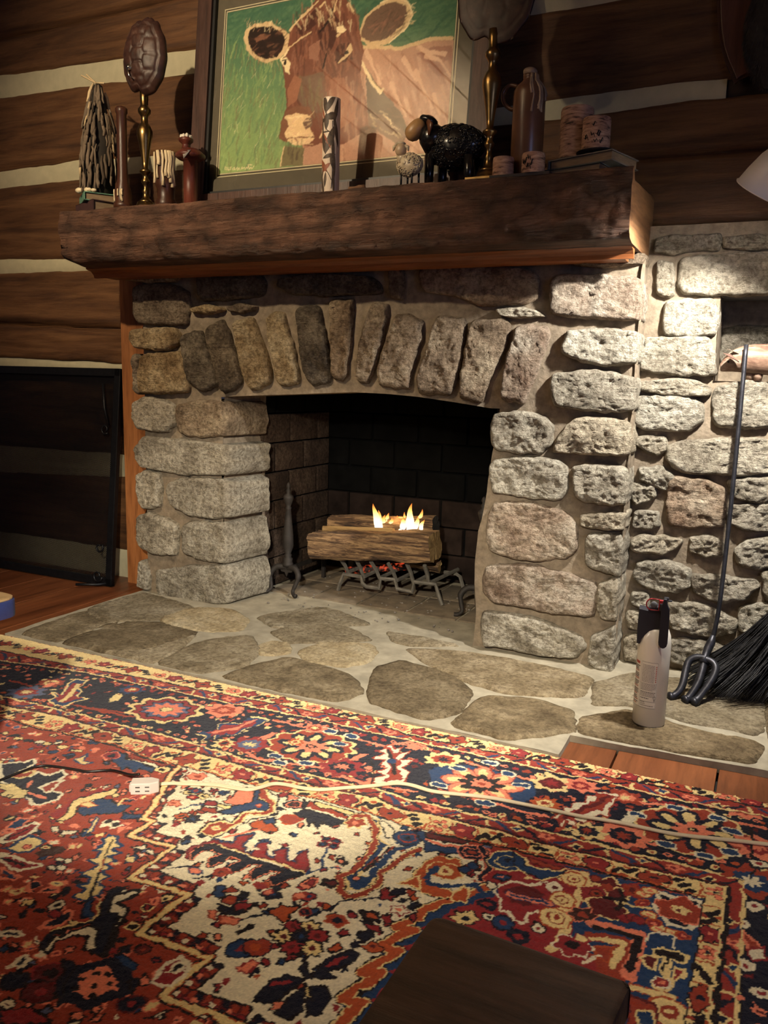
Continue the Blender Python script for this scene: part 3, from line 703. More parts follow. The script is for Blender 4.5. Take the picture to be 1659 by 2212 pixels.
SCUTE = NT('turtle_scute')
g_ = SCUTE.noise(26, None, 6); SCUTE.color(SCUTE.ramp(g_, [(0.3, (0.016, 0.006, 0.004)), (0.55, (0.045, 0.017, 0.011)), (0.8, (0.09, 0.042, 0.026))])); SCUTE.rough(0.5); SCUTE.bump(g_, 0.25, 0.003)
def turtle_shell(name, c, rx, rz, depth, roll, label, inside=False):
    root = empty(name, c); tag(root, label, 'turtle shell', 'turtle shells on the candlesticks')
    sites = [(0, 0.72), (0, 0.36), (0, 0.0), (0, -0.36), (0, -0.72)]+[(s*0.52, y) for s in (-1, 1) for y in (0.62, 0.22, -0.2, -0.6)]
    NR, NA = 26, 72; vs = []; R = Matrix.Rotation(roll, 3, 'Y')
    def edge(a):
        e = 1+0.012*math.cos(12*a+0.5)
        if math.sin(a) > 0.75: e += 0.05*abs(math.sin(a*11))-0.06*math.exp(-((a-PI/2-0.15)/0.16)**2)
        if math.sin(a) < -0.8: e -= 0.16*math.exp(-((a-(1.5*PI-0.22))/0.22)**2)
        return e
    for k in range(NR+1):
        s = k/NR
        for i in range(NA):
            a = 2*PI*i/NA; u = s*math.cos(a)*edge(a); v = s*math.sin(a)*edge(a)
            h = math.sqrt(max(0, 1-s*s*0.97))
            d = sorted(math.hypot((u-p)*1.0, (v-q)*1.0) for p, q in sites); gr = max(0, 1-(d[1]-d[0])/0.07) if s < 0.80 else 0
            if 0.78 < s < 0.83: gr = 1
            if s >= 0.8 and (i % 6) == 0: gr = 0.8
            hh = h-0.085*gr+0.02*noise.noise(Vector((u*7, v*7, rx)))
            if s > 0.8: hh += 0.06*(s-0.8)/0.2
            vs.append(R @ Vector((u*rx, -hh*depth*(1 if not inside else 0.35), v*rz)))
    M_ = len(vs)
    for k in range(NR, -1, -3):
        pass
    fs = [(k*NA+i, k*NA+(i+1) % NA, (k+1)*NA+(i+1) % NA, (k+1)*NA+i) for k in range(NR) for i in range(NA)]
    back = [R @ Vector((0.97*rx*math.cos(2*PI*i/NA)*edge(2*PI*i/NA), 0.006-0.01, 0.97*rz*math.sin(2*PI*i/NA)*edge(2*PI*i/NA))) for i in range(NA)]
    vs += back; fs += [(NR*NA+i, NR*NA+(i+1) % NA, M_+(i+1) % NA, M_+i) for i in range(NA)]; fs.append(tuple(M_+i for i in range(NA)))
    mb = MB(); mb.add(vs, fs); mb.build('carapace', SCUTE.m, root)
    return root
SILV = simple('silver', (0.55, 0.50, 0.42), 0.25, 1.0, 0.2, 80)
c1 = P(319, 129, 2.42); t1 = turtle_shell('turtle_shell', c1, 0.094, 0.128, 0.062, 0.06, 'dark brown turtle shell with a silver button propped on the left candlestick')
mb = MB(); mb.lathe([(0.0, 0.010), (0.004, 0.010), (0.006, 0.006), (0.009, 0.006), (0.011, 0.003), (0.011, 0.0), (0, 0)], (-0.037, -0.053, -0.038), 18, Matrix.Rotation(PI/2, 3, 'X') @ Matrix.Rotation(0.25, 3, 'Y')); mb.build('silver_button', SILV, t1)
mb = MB(); mb.tube([(-0.036, -0.062, -0.048), (-0.033, -0.059, -0.066), (-0.026, -0.055, -0.074)], 0.0025, 6); mb.build('cord_loop', SILV, t1)
c2 = P(1075, -22, 2.38); t2 = turtle_shell('turtle_shell', c2, 0.118, 0.150, 0.04, 0.05, 'turtle shell with small metal ring on the right candlestick, cut by the picture top', True)
mb = MB(); mb.tube([(-0.03+0.009*math.cos(a), -0.024, 0.006+0.011*math.sin(a)) for a in np.linspace(0, 2*PI, 17)], 0.002, 6); mb.build('ring', SILV, t2)

# driftwood cone
xd = P(213, 410, 2.44).x; zb = mz(xd)
def book(name, c, size, rot, cover, label, mat_pages):
    root = empty(name, c); root.rotation_euler = (0, 0, rot); tag(root, label, 'book')
    w_, d_, h_ = size
    mb = MB(); mb.box((0, 0, 0.0015), (w_, d_, 0.003)); mb.box((0, 0, h_-0.0015), (w_, d_, 0.003)); mb.box((-w_/2+0.002, 0, h_/2), (0.004, d_, h_-0.001)); mb.build('cover', cover, root, smooth=False)
    mb = MB()
    mb.box((0.002, 0, h_/2), (w_-0.012, d_-0.012, h_-0.0065)); mb.build('pages', mat_pages, root, smooth=False)
    return root
PAGES = NT('page_block'); pg = PAGES.noise(160, PAGES.mapping((0.2, 0.2, 6)), 3); PAGES.color(PAGES.ramp(pg, [(0.3, (0.14, 0.095, 0.055)), (0.7, (0.27, 0.19, 0.115))])); PAGES.rough(0.9)
book('book', (P(214, 435, 2.44).x, 2.45, zb), (0.13, 0.17, 0.046), 1.15, simple('maroon_cloth', (0.05, 0.02, 0.018), 0.7), 'thick dark book lying under the green book at the mantel left end', PAGES.m)
book('book', (P(208, 418, 2.44).x, 2.45, zb+0.0462), (0.12, 0.15, 0.030), 0.9, simple('green_cloth', (0.10, 0.22, 0.15), 0.7, scale=300), 'green cloth book on the dark book, beneath the driftwood cone', PAGES.m)
zd = zb+0.0765; top = P(215, 178, 2.45).z; Hd = top-zd
dw = empty('driftwood_cone', (xd, 2.45, zd)); tag(dw, 'cone of grey driftwood sticks with straws on top, standing on the green book', 'ornament')
mb = MB(); mb.lathe([(0.0, 0), (0.052, 0.0), (0.055, 0.08), (0.042, Hd*0.6), (0.016, Hd*0.97), (0.0, Hd)], n=14); mb.build('core', simple('core_dark', (0.02, 0.015, 0.01), 0.9), dw)
rs = random.Random(3)
for k in range(150):
    lev = (k % 10)/10*0.86; a = rs.uniform(0, 2*PI) if k % 3 else rs.uniform(-PI, 0)
    zl = Hd*(lev+rs.uniform(-0.03, 0.05)); L = rs.uniform(0.055, 0.11)*(1-0.3*lev); zt = min(Hd*0.985, zl+L)
    def rad(z): return float(np.interp(z/Hd, [0, 0.3, 0.6, 0.97, 1.0], [0.068, 0.066, 0.054, 0.022, 0.012]))
    r = rs.uniform(0.0030, 0.0058); pts = []
    for t in np.linspace(0, 1, 5):
        z = zl+(zt-zl)*t; q = rad(z)+0.004*(1-t)+rs.uniform(-0.002, 0.002); b = a+rs.uniform(-0.05, 0.05)
        pts.append((q*math.cos(b), q*math.sin(b), max(z, r)))
    mb = MB(); mb.tube(pts, [r*0.7, r, r*1.05, r*0.95, r*0.6], 7); mb.build('stick', DRIFT if rs.random() > 0.08 else BARE, dw)
for k, (dx, L) in enumerate(((-0.06, 0.075), (-0.035, 0.05), (0.05, 0.06))):
    mb = MB(); mb.tube([(0, -0.01, Hd*0.99), (dx, -0.02, Hd+0.006+0.02*(dx < 0)-0.02*(dx > 0))], 0.003, 6); mb.build('straw', BARE, dw)
for k, (dx, r) in enumerate(((-0.040, 0.018), (0.002, 0.017), (0.03, 0.012))):
    mb = MB(); mb.sphere((dx, -0.066, r*0.55), (r, r*0.6, r*0.55), 14, 8, None, lambda p: p*(1+0.1*math.sin(9*math.atan2(p.y, p.x)))); mb.build('seashell', SHELLB, dw)

# turned wooden candle holders
def turned(name, px, ytop, Y, prof, mat, label, n=22):
    tp = P(px, ytop, Y); z0 = mz(tp.x); H = tp.z-z0
    root = empty(name, (tp.x, Y, z0)); tag(root, label, 'candle holder')
    mb = MB(); mb.lathe([(r, z*H) for r, z in prof], n=n); mb.build('turned_body', mat, root)
    return root, H
r1, H = turned('wooden_bobbin', 262, 232, 2.36, [(0, 0), (0.034, 0), (0.034, 0.05), (0.031, 0.06), (0.030, 0.16), (0.021, 0.27), (0.0185, 0.35), (0.0175, 0.75), (0.0175, 0.93), (0.021, 0.95), (0.021, 0.985), (0.017, 1.0), (0.013, 0.98), (0, 0.97)], DKWOOD, 'tall dark wooden bobbin with waxy foot in front of the driftwood cone')
def drips(root, r, z0, z1, n, seed, arc=(-PI, 0), w=0.004, mat=None):
    q = random.Random(seed)
    for k in range(n):
        a = q.uniform(*arc); zt = z1; zb_ = q.uniform(z0, z0+(z1-z0)*0.65); rr = r(0) if callable(r) else r
        pts = [((r(z) if callable(r) else r)*math.cos(a+0.06*math.sin(z*90)), (r(z) if callable(r) else r)*math.sin(a+0.06*math.sin(z*90)), z) for z in np.linspace(zt, zb_, 6)]
        ww = w*q.uniform(0.6, 1.3)
        mb = MB(); mb.tube(pts, [ww*0.8, ww, ww*0.8, ww*0.8, ww*0.9, ww*1.3], 7); mb.build('wax_drip', mat or WAX, root)
drips(r1, 0.032, 0.02, 0.065, 9, 4, (-2.4, -0.8), 0.0025)
r2, H = turned('wax_covered_candle_holder', 357, 329, 2.40, [(0, 0), (0.033, 0), (0.037, 0.04), (0.037, 0.12), (0.030, 0.18), (0.032, 0.36), (0.037, 0.44), (0.034, 0.5), (0.034, 0.85), (0.036, 0.92), (0.036, 0.99), (0.03, 1.0), (0, 0.96)], DKWOOD, 'short dark candle holder thick with pale wax drips beside the candlestick foot')
drips(r2, 0.037, H*0.36, H*0.99, 13, 9, (-PI-0.3, 0.3), 0.0055)
r3, H = turned('wooden_spool', 411, 322, 2.42, [(0, 0), (0.045, 0), (0.045, 0.03), (0.024, 0.05), (0.0245, 0.80), (0.040, 0.82), (0.052, 0.86), (0.052, 0.90), (0.03, 0.99), (0, 1.0)], REDWOOD, 'red wooden spool with wide flange and wax-capped knob left of the painting')
mb = MB(); mb.lathe([(0, H), (0.016, H), (0.013, H+0.016), (0.014, H+0.02), (0.024, H+0.028), (0.026, H+0.036), (0.018, H+0.042), (0, H+0.043)], (-0.015, -0.004, -0.004), 18); mb.build('knob', REDWOOD, r3)
for k in range(9):
    a = k*2*PI/9; mb = MB(); mb.sphere((-0.015+0.016*math.cos(a), -0.004+0.016*math.sin(a), H+0.038+0.002*(k % 3)), (0.006, 0.006, 0.008), 8, 6); mb.build('wax_cap', simple('white_wax', (0.72, 0.66, 0.56), 0.5) if k == 0 else bpy.data.materials['white_wax'], r3)
mb = MB(); mb.add([(0.002, -0.044, H*0.92), (0.034, -0.040, H*0.93), (0.017, -0.056, H*0.78), (0.002, -0.046, H*0.92-0.003), (0.034, -0.042, H*0.93-0.003), (0.017, -0.058, H*0.78-0.003)], [(0,1,2),(3,5,4),(0,2,5,3),(0,3,4,1),(1,4,5,2)]); mb.build('wax_drip', bpy.data.materials['white_wax'], r3)

# cylindrical vase with leaf decoration
tp = P(717, 214, 2.37); z0 = mz(tp.x); Hv = tp.z-z0; rv = 0.0275
va = empty('leaf_vase', (tp.x, 2.37, z0)); tag(va, 'slim cream cylinder vase painted with brown leaves in front of the painting', 'vase')
mb = MB(); mb.lathe([(0, 0), (rv-0.001, 0), (rv, 0.002), (rv, Hv-0.001), (rv-0.001, Hv), (rv-0.003, Hv), (rv-0.004, 0.02), (0, 0.02)], n=40); mb.build('cylinder', simple('cream_glaze', (0.66, 0.54, 0.42), 0.45, var=0.06), va, auto=40)
LEAFM = [simple('brown_leaf', (0.055, 0.035, 0.022), 0.6, var=0.5, scale=90), simple('red_leaf', (0.22, 0.065, 0.03), 0.6, var=0.3, scale=90)]
lv = [(-1.9, .93, .075, .030, 100, 0), (-1.25, .93, .08, .026, 60, 0), (-2.2, .84, .05, .014, 110, 1), (-1.05, .80, .05, .036, 20, 0), (-1.7, .745, .06, .03, 90, 0), (-1.9, .78, .05, .02, 40, 0), (-2.3, .70, .08, .015, 95, 0), (-1.75, .64, .04, .008, 0, 0), (-2.1, .545, .10, .030, 105, 0), (-1.2, .56, .11, .034, 70, 0), (-1.6, .55, .07, .012, 120, 1),
      (-1.35, .39, .055, .020, 15, 0), (-.85, .47, .1, .016, 92, 0), (-.7, .3, .1, .016, 92, 0), (-2.15, .30, .07, .03, 130, 1), (-1.7, .27, .05, .022, 40, 1), (-2.2, .22, .05, .012, 80, 0), (-1.0, .33, .05, .014, 100, 0), (-1.75, .145, .055, .017, 85, 0), (-2.25, .11, .08, .02, 100, 0), (-2.05, .045, .05, .017, 95, 0), (-.75, .12, .1, .013, 92, 0), (-.55, .85, .1, .02, 80, 0), (-.5, .65, .12, .02, 100, 0)]
for a0, zf, L, wd, ang, mi in lv:
    mb = MB(); an = math.radians(ang); wd *= 0.62; L *= 0.8; vs = []
    for i in range(7):
        t = i/6; hw = wd*0.5*math.sin(PI*min(1, t*0.96+0.02))**0.8
        for s in (-1, 0, 1):
            p = (t-0.5)*L; q = s*hw
            e = p*math.cos(an)-q*math.sin(an); f = p*math.sin(an)+q*math.cos(an)
            aa = a0+e/rv; rr = rv+0.0006+(0.0003 if s == 0 else 0); vs.append((rr*math.cos(aa), rr*math.sin(aa), min(Hv-0.002, max(0.002, zf*Hv+f))))
    mb.add(vs, [(i*3+j, i*3+j+1, i*3+3+j+1, i*3+3+j) for i in range(6) for j in range(2)]); mb.build('leaf', LEAFM[mi], va)
for pts in ([(-.95, .75), (-.9, .6), (-.95, .45), (-.9, .2), (-1.0, .05)], [(-1.75, .72), (-1.6, .66), (-1.3, .64), (-1.1, .6)], [(-1.6, .24), (-1.3, .2), (-1.0, .14)]):
    mb = MB(); mb.tube(smooth_path([((rv+0.0004)*math.cos(a), (rv+0.0004)*math.sin(a), z*Hv) for a, z in pts], 4), 0.0010, 5); mb.build('stem', LEAFM[0], va)

# chip of wood
cw = P(770, 397, 2.40); mb = MB()
ch = rock('wood_chip', [(-0.032, -0.008), (0.03, -0.014), (0.036, 0.006), (0.0, 0.014), (-0.03, 0.008)], flat(0.0), 0.030, 0.0, wood_mat('bark_chip', (0.07, 0.035, 0.018), (0.16, 0.085, 0.045), (0.26, 0.15, 0.09), 'X', 0.9, 0.7, 1.5), None, 77, N=28, K=5, sides=1, amp=0.004)
ch.location = (cw.x, 2.40, mz(cw.x)); tag(ch, 'small splintered chip of wood between the leaf vase and the lamb', 'wood chip')

# sheep figurines, measured spot by spot
BLKWOOL = simple('black_glaze', (0.008, 0.007, 0.007), 0.22, 0, 0.3, 60); TANF = simple('tan_face', (0.34, 0.19, 0.075), 0.4, var=0.15); EARB = simple('brown_ear', (0.12, 0.045, 0.02), 0.3)
LAMBW = simple('cream_glaze_wool', (0.46, 0.38, 0.26), 0.35, 0, 0.25, 60); LAMBF = simple('lamb_face', (0.42, 0.30, 0.19), 0.4, 0, 0.1, 30)
def woolly(root, c, rx, ry, rz_, wool, curls, s_, seed):
    mb = MB(); mb.sphere(c, (rx, ry, rz_), 40, 26, None, lambda p: Vector((p.x, p.y, p.z*(1-0.10*p.x/rx)))*(1+0.04*noise.noise(p*90)+0.04*noise.noise(p*35))); b_ = mb.build('body', wool); adopt(root, b_)
    q = random.Random(seed); mb = MB()
    for k in range(curls):
        u = q.uniform(-1, 1); a = q.uniform(0, 2*PI); rr = math.sqrt(1-u*u); p = Vector((rx*u, ry*rr*math.cos(a), rz_*rr*math.sin(a)*(1-0.10*u)))
        nrm = Vector((u/rx, rr*math.cos(a)/ry, rr*math.sin(a)/rz_)).normalized(); t1_ = nrm.orthogonal().normalized(); t2_ = nrm.cross(t1_); s0 = s_*q.uniform(0.8, 1.4); ph = q.uniform(0, 6)
        mb.tube([p+Vector(c)+nrm*s_*0.25+(t1_*math.cos(ph+b)+t2_*math.sin(ph+b))*s0 for b in np.linspace(0, 4.4, 6)], s_*0.42, 5)
    w_ = mb.build('wool_curls', wool); tag(w_, kind='stuff'); adopt(root, w_)
YB_ = 2.41; bc_ = P(985, 316, YB_); k_ = mm(985, 316, YB_); zs = mz(bc_.x)
sh = empty('sheep_figurine', (bc_.x, YB_, zs)); tag(sh, 'black glazed sheep with tan face standing over the cream lamb', 'figurine')
woolly(sh, bc_, 66*k_, 36*k_, 44*k_, BLKWOOL, 420, 0.0046, 5)
mb = MB(); mb.tube([P(945, 312, YB_), P(930, 292, YB_-.01), P(922, 276, YB_-.014)], [33*k_, 29*k_, 21*k_], 16); o_ = [mb.build('neck', BLKWOOL)]
f0, f1 = P(915, 262, YB_-.025), P(880, 300, YB_-.035); mb = MB(); mb.tube([f0.lerp(f1, t) for t in (0, .08, .25, .5, .75, .92, 1)], [x*k_ for x in (7, 13, 17, 18.5, 17.5, 12, 4)], 20); o_.append(mb.build('face', TANF))
mb = MB(); mb.tube([P(924, 262, YB_-.035), P(930, 272, YB_-.05), P(926, 292, YB_-.048)], [6*k_, 11*k_, 4*k_], 10, 0.5); o_.append(mb.build('ear', EARB))
mb = MB(); mb.sphere(P(926, 261, YB_-.012), (22*k_, 20*k_, 11*k_), 20, 12, Matrix.Rotation(0.35, 3, 'Y'), lambda p: p*(1+0.14*noise.noise(p*110))); o_.append(mb.build('topknot', BLKWOOL))
for x_, dy in ((935, -.025), (950, .025), (1020, -.025), (1030, .025)):
    a_ = P(x_, 340, YB_); mb = MB(); mb.tube([(a_.x, YB_+dy, a_.z), (a_.x, YB_+dy, zs)], [.016, .013], 9); o_.append(mb.build('leg', BLKWOOL))
adopt(sh, *o_)
YB2 = 2.345; lc_ = P(885, 356, YB2); k2 = mm(885, 356, YB2); zs = mz(lc_.x)
lm_ = empty('lamb_figurine', (lc_.x, YB2, zs)); tag(lm_, 'small cream lamb figurine with curly coat in front of the black sheep', 'figurine')
woolly(lm_, lc_, 29*k2, 17*k2, 24*k2, LAMBW, 170, 0.0036, 6)
mb = MB(); mb.tube([P(872, 350, YB2), P(867, 332, YB2-.004)], [14*k2, 11*k2], 12); o_ = [mb.build('neck', LAMBW)]
mb = MB(); mb.sphere(P(866, 324, YB2-.012), (12.5*k2, 11*k2, 14*k2), 18, 12); o_.append(mb.build('face', LAMBF))
for sx in (-1, 1):
    mb = MB(); mb.tube([P(866+sx*9, 316, YB2-.01), P(866+sx*15, 318, YB2-.012), P(866+sx*16, 326, YB2-.012)], [4*k2, 4*k2, 1.5*k2], 8); o_.append(mb.build('ear', LAMBW))
mb = MB(); mb.sphere(P(866, 311, YB2-.008), (11*k2, 10*k2, 5*k2), 14, 8, None, lambda p: p*(1+.15*noise.noise(p*200))); o_.append(mb.build('topknot', LAMBW))
for x_, dy in ((870, -.010), (878, .010), (893, -.010), (902, .010)):
    a_ = P(x_, 372, YB2); mb = MB(); mb.tube([(a_.x, YB2+dy, a_.z), (a_.x, YB2+dy, zs)], [.0035, .003], 7); o_.append(mb.build('leg', BLACKM))
adopt(lm_, *o_)

# jug
tj = P(1147, 150, 2.42); zj = mz(tj.x); Hj = P(1147, 160, 2.42).z-zj; rj = 0.046
jg = empty('stoneware_jug', (tj.x, 2.42, zj)); tag(jg, 'tall brown stoneware bottle jug with loop handle and candle wax on top', 'jug')
JUG = simple('brown_salt_glaze', (0.13, 0.06, 0.032), 0.3, 0, 0.25, 14)
mb = MB(); mb.lathe([(0, 0), (rj-0.003, 0), (rj, 0.004), (rj, Hj*0.80), (rj*0.97, Hj*0.845), (rj*0.80, Hj*0.89), (rj*0.50, Hj*0.93), (rj*0.42, Hj*0.955), (rj*0.46, Hj*0.965), (rj*0.46, Hj*0.99), (rj*0.3, Hj), (0, Hj)], n=32); mb.build('bottle', JUG, jg)
mb = MB(); mb.tube(smooth_path([(-rj*0.75, 0, Hj*0.90), (-rj*1.30, 0, Hj*0.92), (-rj*1.70, 0, Hj*0.86), (-rj*1.62, 0, Hj*0.77), (-rj*1.2, 0, Hj*0.71), (-rj*0.96, 0, Hj*0.70)], 5), 0.006, 9, 1.5); mb.build('handle', JUG, jg)
drips(jg, lambda z: float(np.interp(z/Hj, [0, .8, .845, .89, .93, .955, .99], [rj, rj, rj*.97, rj*.80, rj*.5, rj*.45, rj*.45])), Hj*0.62, Hj*0.99, 9, 21, (-1.5, 0.3), 0.0035, simple('tan_wax', (0.34, 0.25, 0.17), 0.5))
mb = MB(); mb.sphere((0.0, 0, Hj+0.004), (0.021, 0.021, 0.014), 14, 8, None, lambda p: p*(1+0.2*noise.noise(p*80))); mb.build('wax_stub', bpy.data.materials['tan_wax'], jg)

# birch bark candles
BIRCH = NT('birch_bark')
b1 = BIRCH.noise(34, BIRCH.mapping((0.7, 0.7, 3.6)), 5, 0.65, 0.4); b2 = BIRCH.noise(14)
cc = BIRCH.ramp(b1, [(0.36, (0.06, 0.035, 0.025)), (0.44, (0.34, 0.19, 0.13)), (0.62, (0.58, 0.38, 0.27))]); cc = BIRCH.mix(0.5, cc, BIRCH.ramp(b2, [(0.35, (0.6, 0.5, 0.45)), (0.65, (1.1, 1.05, 1.0))]), 'MULTIPLY')
BIRCH.color(cc); BIRCH.rough(0.85); BIRCH.bump(b1, 0.6, 0.003)
def birch(px, ytop, ybot, halfw, Y, z0, label, mark=0):
    tp = P(px, ytop, Y); k = mm(px, ytop, Y); r = halfw*k; H = tp.z-z0
    root = empty('birch_candle', (tp.x, Y, z0)); tag(root, label, 'candle', 'birch bark candles')
    mb = MB(); mb.lathe([(0, 0), (r*0.97, 0), (r, 0.003), (r, H*0.5), (r, H-0.006), (r*0.96, H), (r*0.86, H), (r*0.80, H-0.008)], n=26, rf=lambda a, z: 1+0.02*noise.noise(Vector((math.cos(a)*2, math.sin(a)*2, z*60)))); mb.build('bark', BIRCH.m, root, auto=50)
    mb = MB(); mb.lathe([(r*0.81, H-0.009), (0, H-0.010)], n=20); mb.build('wax', WAX, root)
    mb = MB(); mb.tube([(0, 0, H-0.010), (0.001, 0, H)], 0.0012, 5); mb.build('wick', BLACKM, root)
    q = random.Random(mark)
    for i in range(mark):      # black twig scars
        a = q.uniform(-2.3, -0.8); zc = H*q.uniform(0.25, 0.8); d = q.uniform(-0.5, 0.9)
        mb = MB(); mb.tube([((r+0.0004)*math.cos(a+t*0.16), (r+0.0004)*math.sin(a+t*0.16), zc+t*d*0.012+0.004*math.sin(t*5)) for t in (-1, -.3, .4, 1)], [0.0008, 0.0022, 0.0016, 0.0006], 5); mb.build('bark_scar', BLACKM, root)
    return root
tray = P(1130, 372, 2.36)
mb = MB(); zt_ = mz(tray.x); mb.prism([(-0.085, -0.045), (0.085, -0.045), (0.085, 0.045), (-0.085, 0.045)], lambda p: (p[0], p[1], 0), lambda p: (p[0]*1.02, p[1]*1.02, 0.008)); tr_ = mb.build('slate_tray', simple('dark_slate', (0.03, 0.022, 0.022), 0.6), smooth=False)
tr_.location = (tray.x, 2.365, zt_); tag(tr_, 'thin dark tray carrying two low birch candles at the mantel front', 'tray')
birch(1088, 342, 374, 23, 2.355, zt_+0.0082, 'squat reddish birch candle left of the jug foot, on the dark tray', 0)
birch(1153, 333, 366, 25, 2.345, zt_+0.0082, 'squat pale birch candle in front of the jug foot', 7)
bxr = P(1268, 345, 2.43).x; zr = mz(bxr)
bk1 = book('book', (P(1255, 350, 2.43).x, 2.43, zr), (0.19, 0.15, 0.022), -0.25, simple('teal_cloth', (0.035, 0.05, 0.05), 0.7), 'dark teal book at the bottom of the right-hand pair', PAGES.m)
bk2 = book('book', (P(1282, 335, 2.43).x, 2.43, zr+0.0222), (0.20, 0.15, 0.028), -0.32, simple('grey_cloth', (0.13, 0.115, 0.10), 0.75), 'grey book on the teal book beneath the tall birch candle', PAGES.m)
DISH = simple('dark_dish', (0.02, 0.018, 0.018), 0.5)
for px, Y, rr, nm in ((1247, 2.455, 0.068, 'dark round saucer under the tall birch candle'), (1290, 2.40, 0.056, 'dark round saucer under the shorter birch candle on the books')):
    c = P(px, 320, Y); mb = MB(); mb.lathe([(0, 0), (rr*0.8, 0), (rr, 0.004), (rr, 0.006), (rr*0.85, 0.004), (0, 0.004)], n=26); o = mb.build('saucer', DISH); o.location = (c.x, Y, zr+0.0504+(0.0062 if px > 1260 else 0)); tag(o, nm, 'saucer')
birch(1248, 236, 333, 35, 2.455, zr+0.0504+0.0042, 'tall birch candle standing behind the shorter one on the books', 0)
birch(1290, 257, 315, 30, 2.40, zr+0.0504+0.0062+0.0042, 'short wide birch candle with black twig marks on the books', 9)

# ---------------------------------------------------------------- framed painting (surface colours painted further down)
PLEAN = 0.10; PY0 = 2.50; PZ0 = 1.457
def on_pic(x, y):
    d = ray(x, y); t = (PY0+PLEAN*(CP[2]-PZ0)-CP[1])/(d[1]-PLEAN*d[2]); return CP+t*d
PSL = math.sqrt(1+PLEAN*PLEAN)
def pic_uv(x, y):
    p = on_pic(x, y); return p[0], (p[2]-PZ0)*PSL      # metres along the picture plane
def pic_pt(u, v, h=0.0):   # h out of the plane
    return Vector((u, PY0+PLEAN*v/PSL-h/PSL, PZ0+0.001+v/PSL+h*PLEAN/PSL))
fr = empty('framed_painting', (-1.43, PY0, PZ0)); tag(fr, 'large framed painting of a brown cow on green, leaning on the log wall', 'painting')
FX0, FX1, FV1 = -1.987, -0.868, 0.835
FRW = wood_mat('frame_wood', (0.035, 0.017, 0.013), (0.075, 0.036, 0.026), (0.125, 0.063, 0.045), 'Z', 0.45, 0.25)
MAT = simple('dark_mat', (0.10, 0.085, 0.058), 0.9, var=0.08); FIL = simple('black_fillet', (0.006, 0.006, 0.006), 0.5); LINE = simple('cream_bevel', (0.62, 0.55, 0.36), 0.8, var=0.05)
def ring(u0, u1, v0, v1, w_, h0, h1, mat, name, cham=0.004):
    o = []
    for (a, b, c, d) in (((u0, v0), (u1, v0), (u1-w_, v0+w_), (u0+w_, v0+w_)), ((u1, v0), (u1, v1), (u1-w_, v1-w_), (u1-w_, v0+w_)), ((u1, v1), (u0, v1), (u0+w_, v1-w_), (u1-w_, v1-w_)), ((u0, v1), (u0, v0), (u0+w_, v0+w_), (u0+w_, v1-w_))):
        mb = MB(); mb.hexa([pic_pt(*q, h0) for q in (a, b, c, d)], [pic_pt(*q, h1) for q in (a, b, c, d)]); o.append(mb.build(name, mat, smooth=False))
    adopt(fr, *o); return o
ring(FX0, FX1, 0.0, FV1, 0.060, -0.012, 0.022, FRW, 'frame_rail'); ring(FX0+0.060, FX1-0.060, 0.06, FV1-0.06, 0.010, -0.010, 0.012, FIL, 'fillet')
a0 = pic_uv(470, 374); a1 = pic_uv(964, 328); a2 = pic_uv(493, 27); a3 = pic_uv(985, 0)
QU0, QU1 = (a0[0]+a2[0])/2, (a1[0]+a3[0])/2; QV0, QV1 = (a0[1]+a1[1])/2, a2[1]
mb = MB(); mb.hexa([pic_pt(u, v, -0.010) for u, v in ((FX0+.05, .05), (FX1-.05, .05), (FX1-.05, FV1-.05), (FX0+.05, FV1-.05))], [pic_pt(u, v, -0.004) for u, v in ((FX0+.05, .05), (FX1-.05, .05), (FX1-.05, FV1-.05), (FX0+.05, FV1-.05))]); adopt(fr, mb.build('mat_board', MAT, smooth=False))
ring(QU0-0.013, QU1+0.013, QV0-0.013, QV1+0.013, 0.0028, -0.004, -0.0032, LINE, 'bevel_line'); ring(QU0-0.004, QU1+0.004, QV0-0.004, QV1+0.004, 0.0030, -0.004, -0.0024, LINE, 'bevel_line')
GL = NT('picture_glass'); gb = GL.n('ShaderNodeBsdfGlossy'); gb.inputs['Roughness'].default_value = 0.03; tb = GL.n('ShaderNodeBsdfTransparent'); fz = GL.n('ShaderNodeFresnel'); fz.inputs[0].default_value = 1.62; mxs = GL.n('ShaderNodeMixShader'); GL.l(fz.outputs[0], mxs.inputs[0]); GL.l(tb.outputs[0], mxs.inputs[1]); GL.l(gb.outputs[0], mxs.inputs[2]); GL.l(mxs.outputs[0], GL.t.nodes['Material Output'].inputs[0])
gq = ((FX0+.06, .06), (FX1-.06, .06), (FX1-.06, FV1-.06), (FX0+.06, FV1-.06))
mb = MB(); mb.add([pic_pt(u, v, 0.004) for u, v in gq], [(0, 1, 2, 3)]); adopt(fr, mb.build('glass', GL.m, smooth=False))

# ---------------------------------------------------------------- mounted trophy plaque, upper right
pq = P(1650, 60, 2.69)
pk = empty('trophy_plaque', (pq.x, 2.70, pq.z)); tag(pk, 'shield shaped wooden plaque with dark fur mount on the log wall', 'trophy')
def shield(s, n=64):
    k = mm(1600, 60, 2.69); L = [(1546, -120), (1548, -40), (1549, 20), (1552, 70), (1558, 105), (1567, 135), (1580, 165), (1586, 181), (1596, 173), (1615, 164), (1635, 165), (1652, 176), (1664, 190), (1676, 176), (1700, 164), (1720, 165), (1740, 173), (1750, 181), (1760, 150), (1776, 100), (1784, 40), (1786, -40), (1784, -120), (1740, -190), (1664, -220), (1590, -190)]
    pts = [P(x, y, 2.69)-pq for x, y in L]; c = Vector((0.06, 0, -0.02)) if 0 else sum(pts, Vector())/len(pts)
    return [(c.x+(p.x-c.x)*s, c.z+(p.z-c.z)*s) for p in pts]
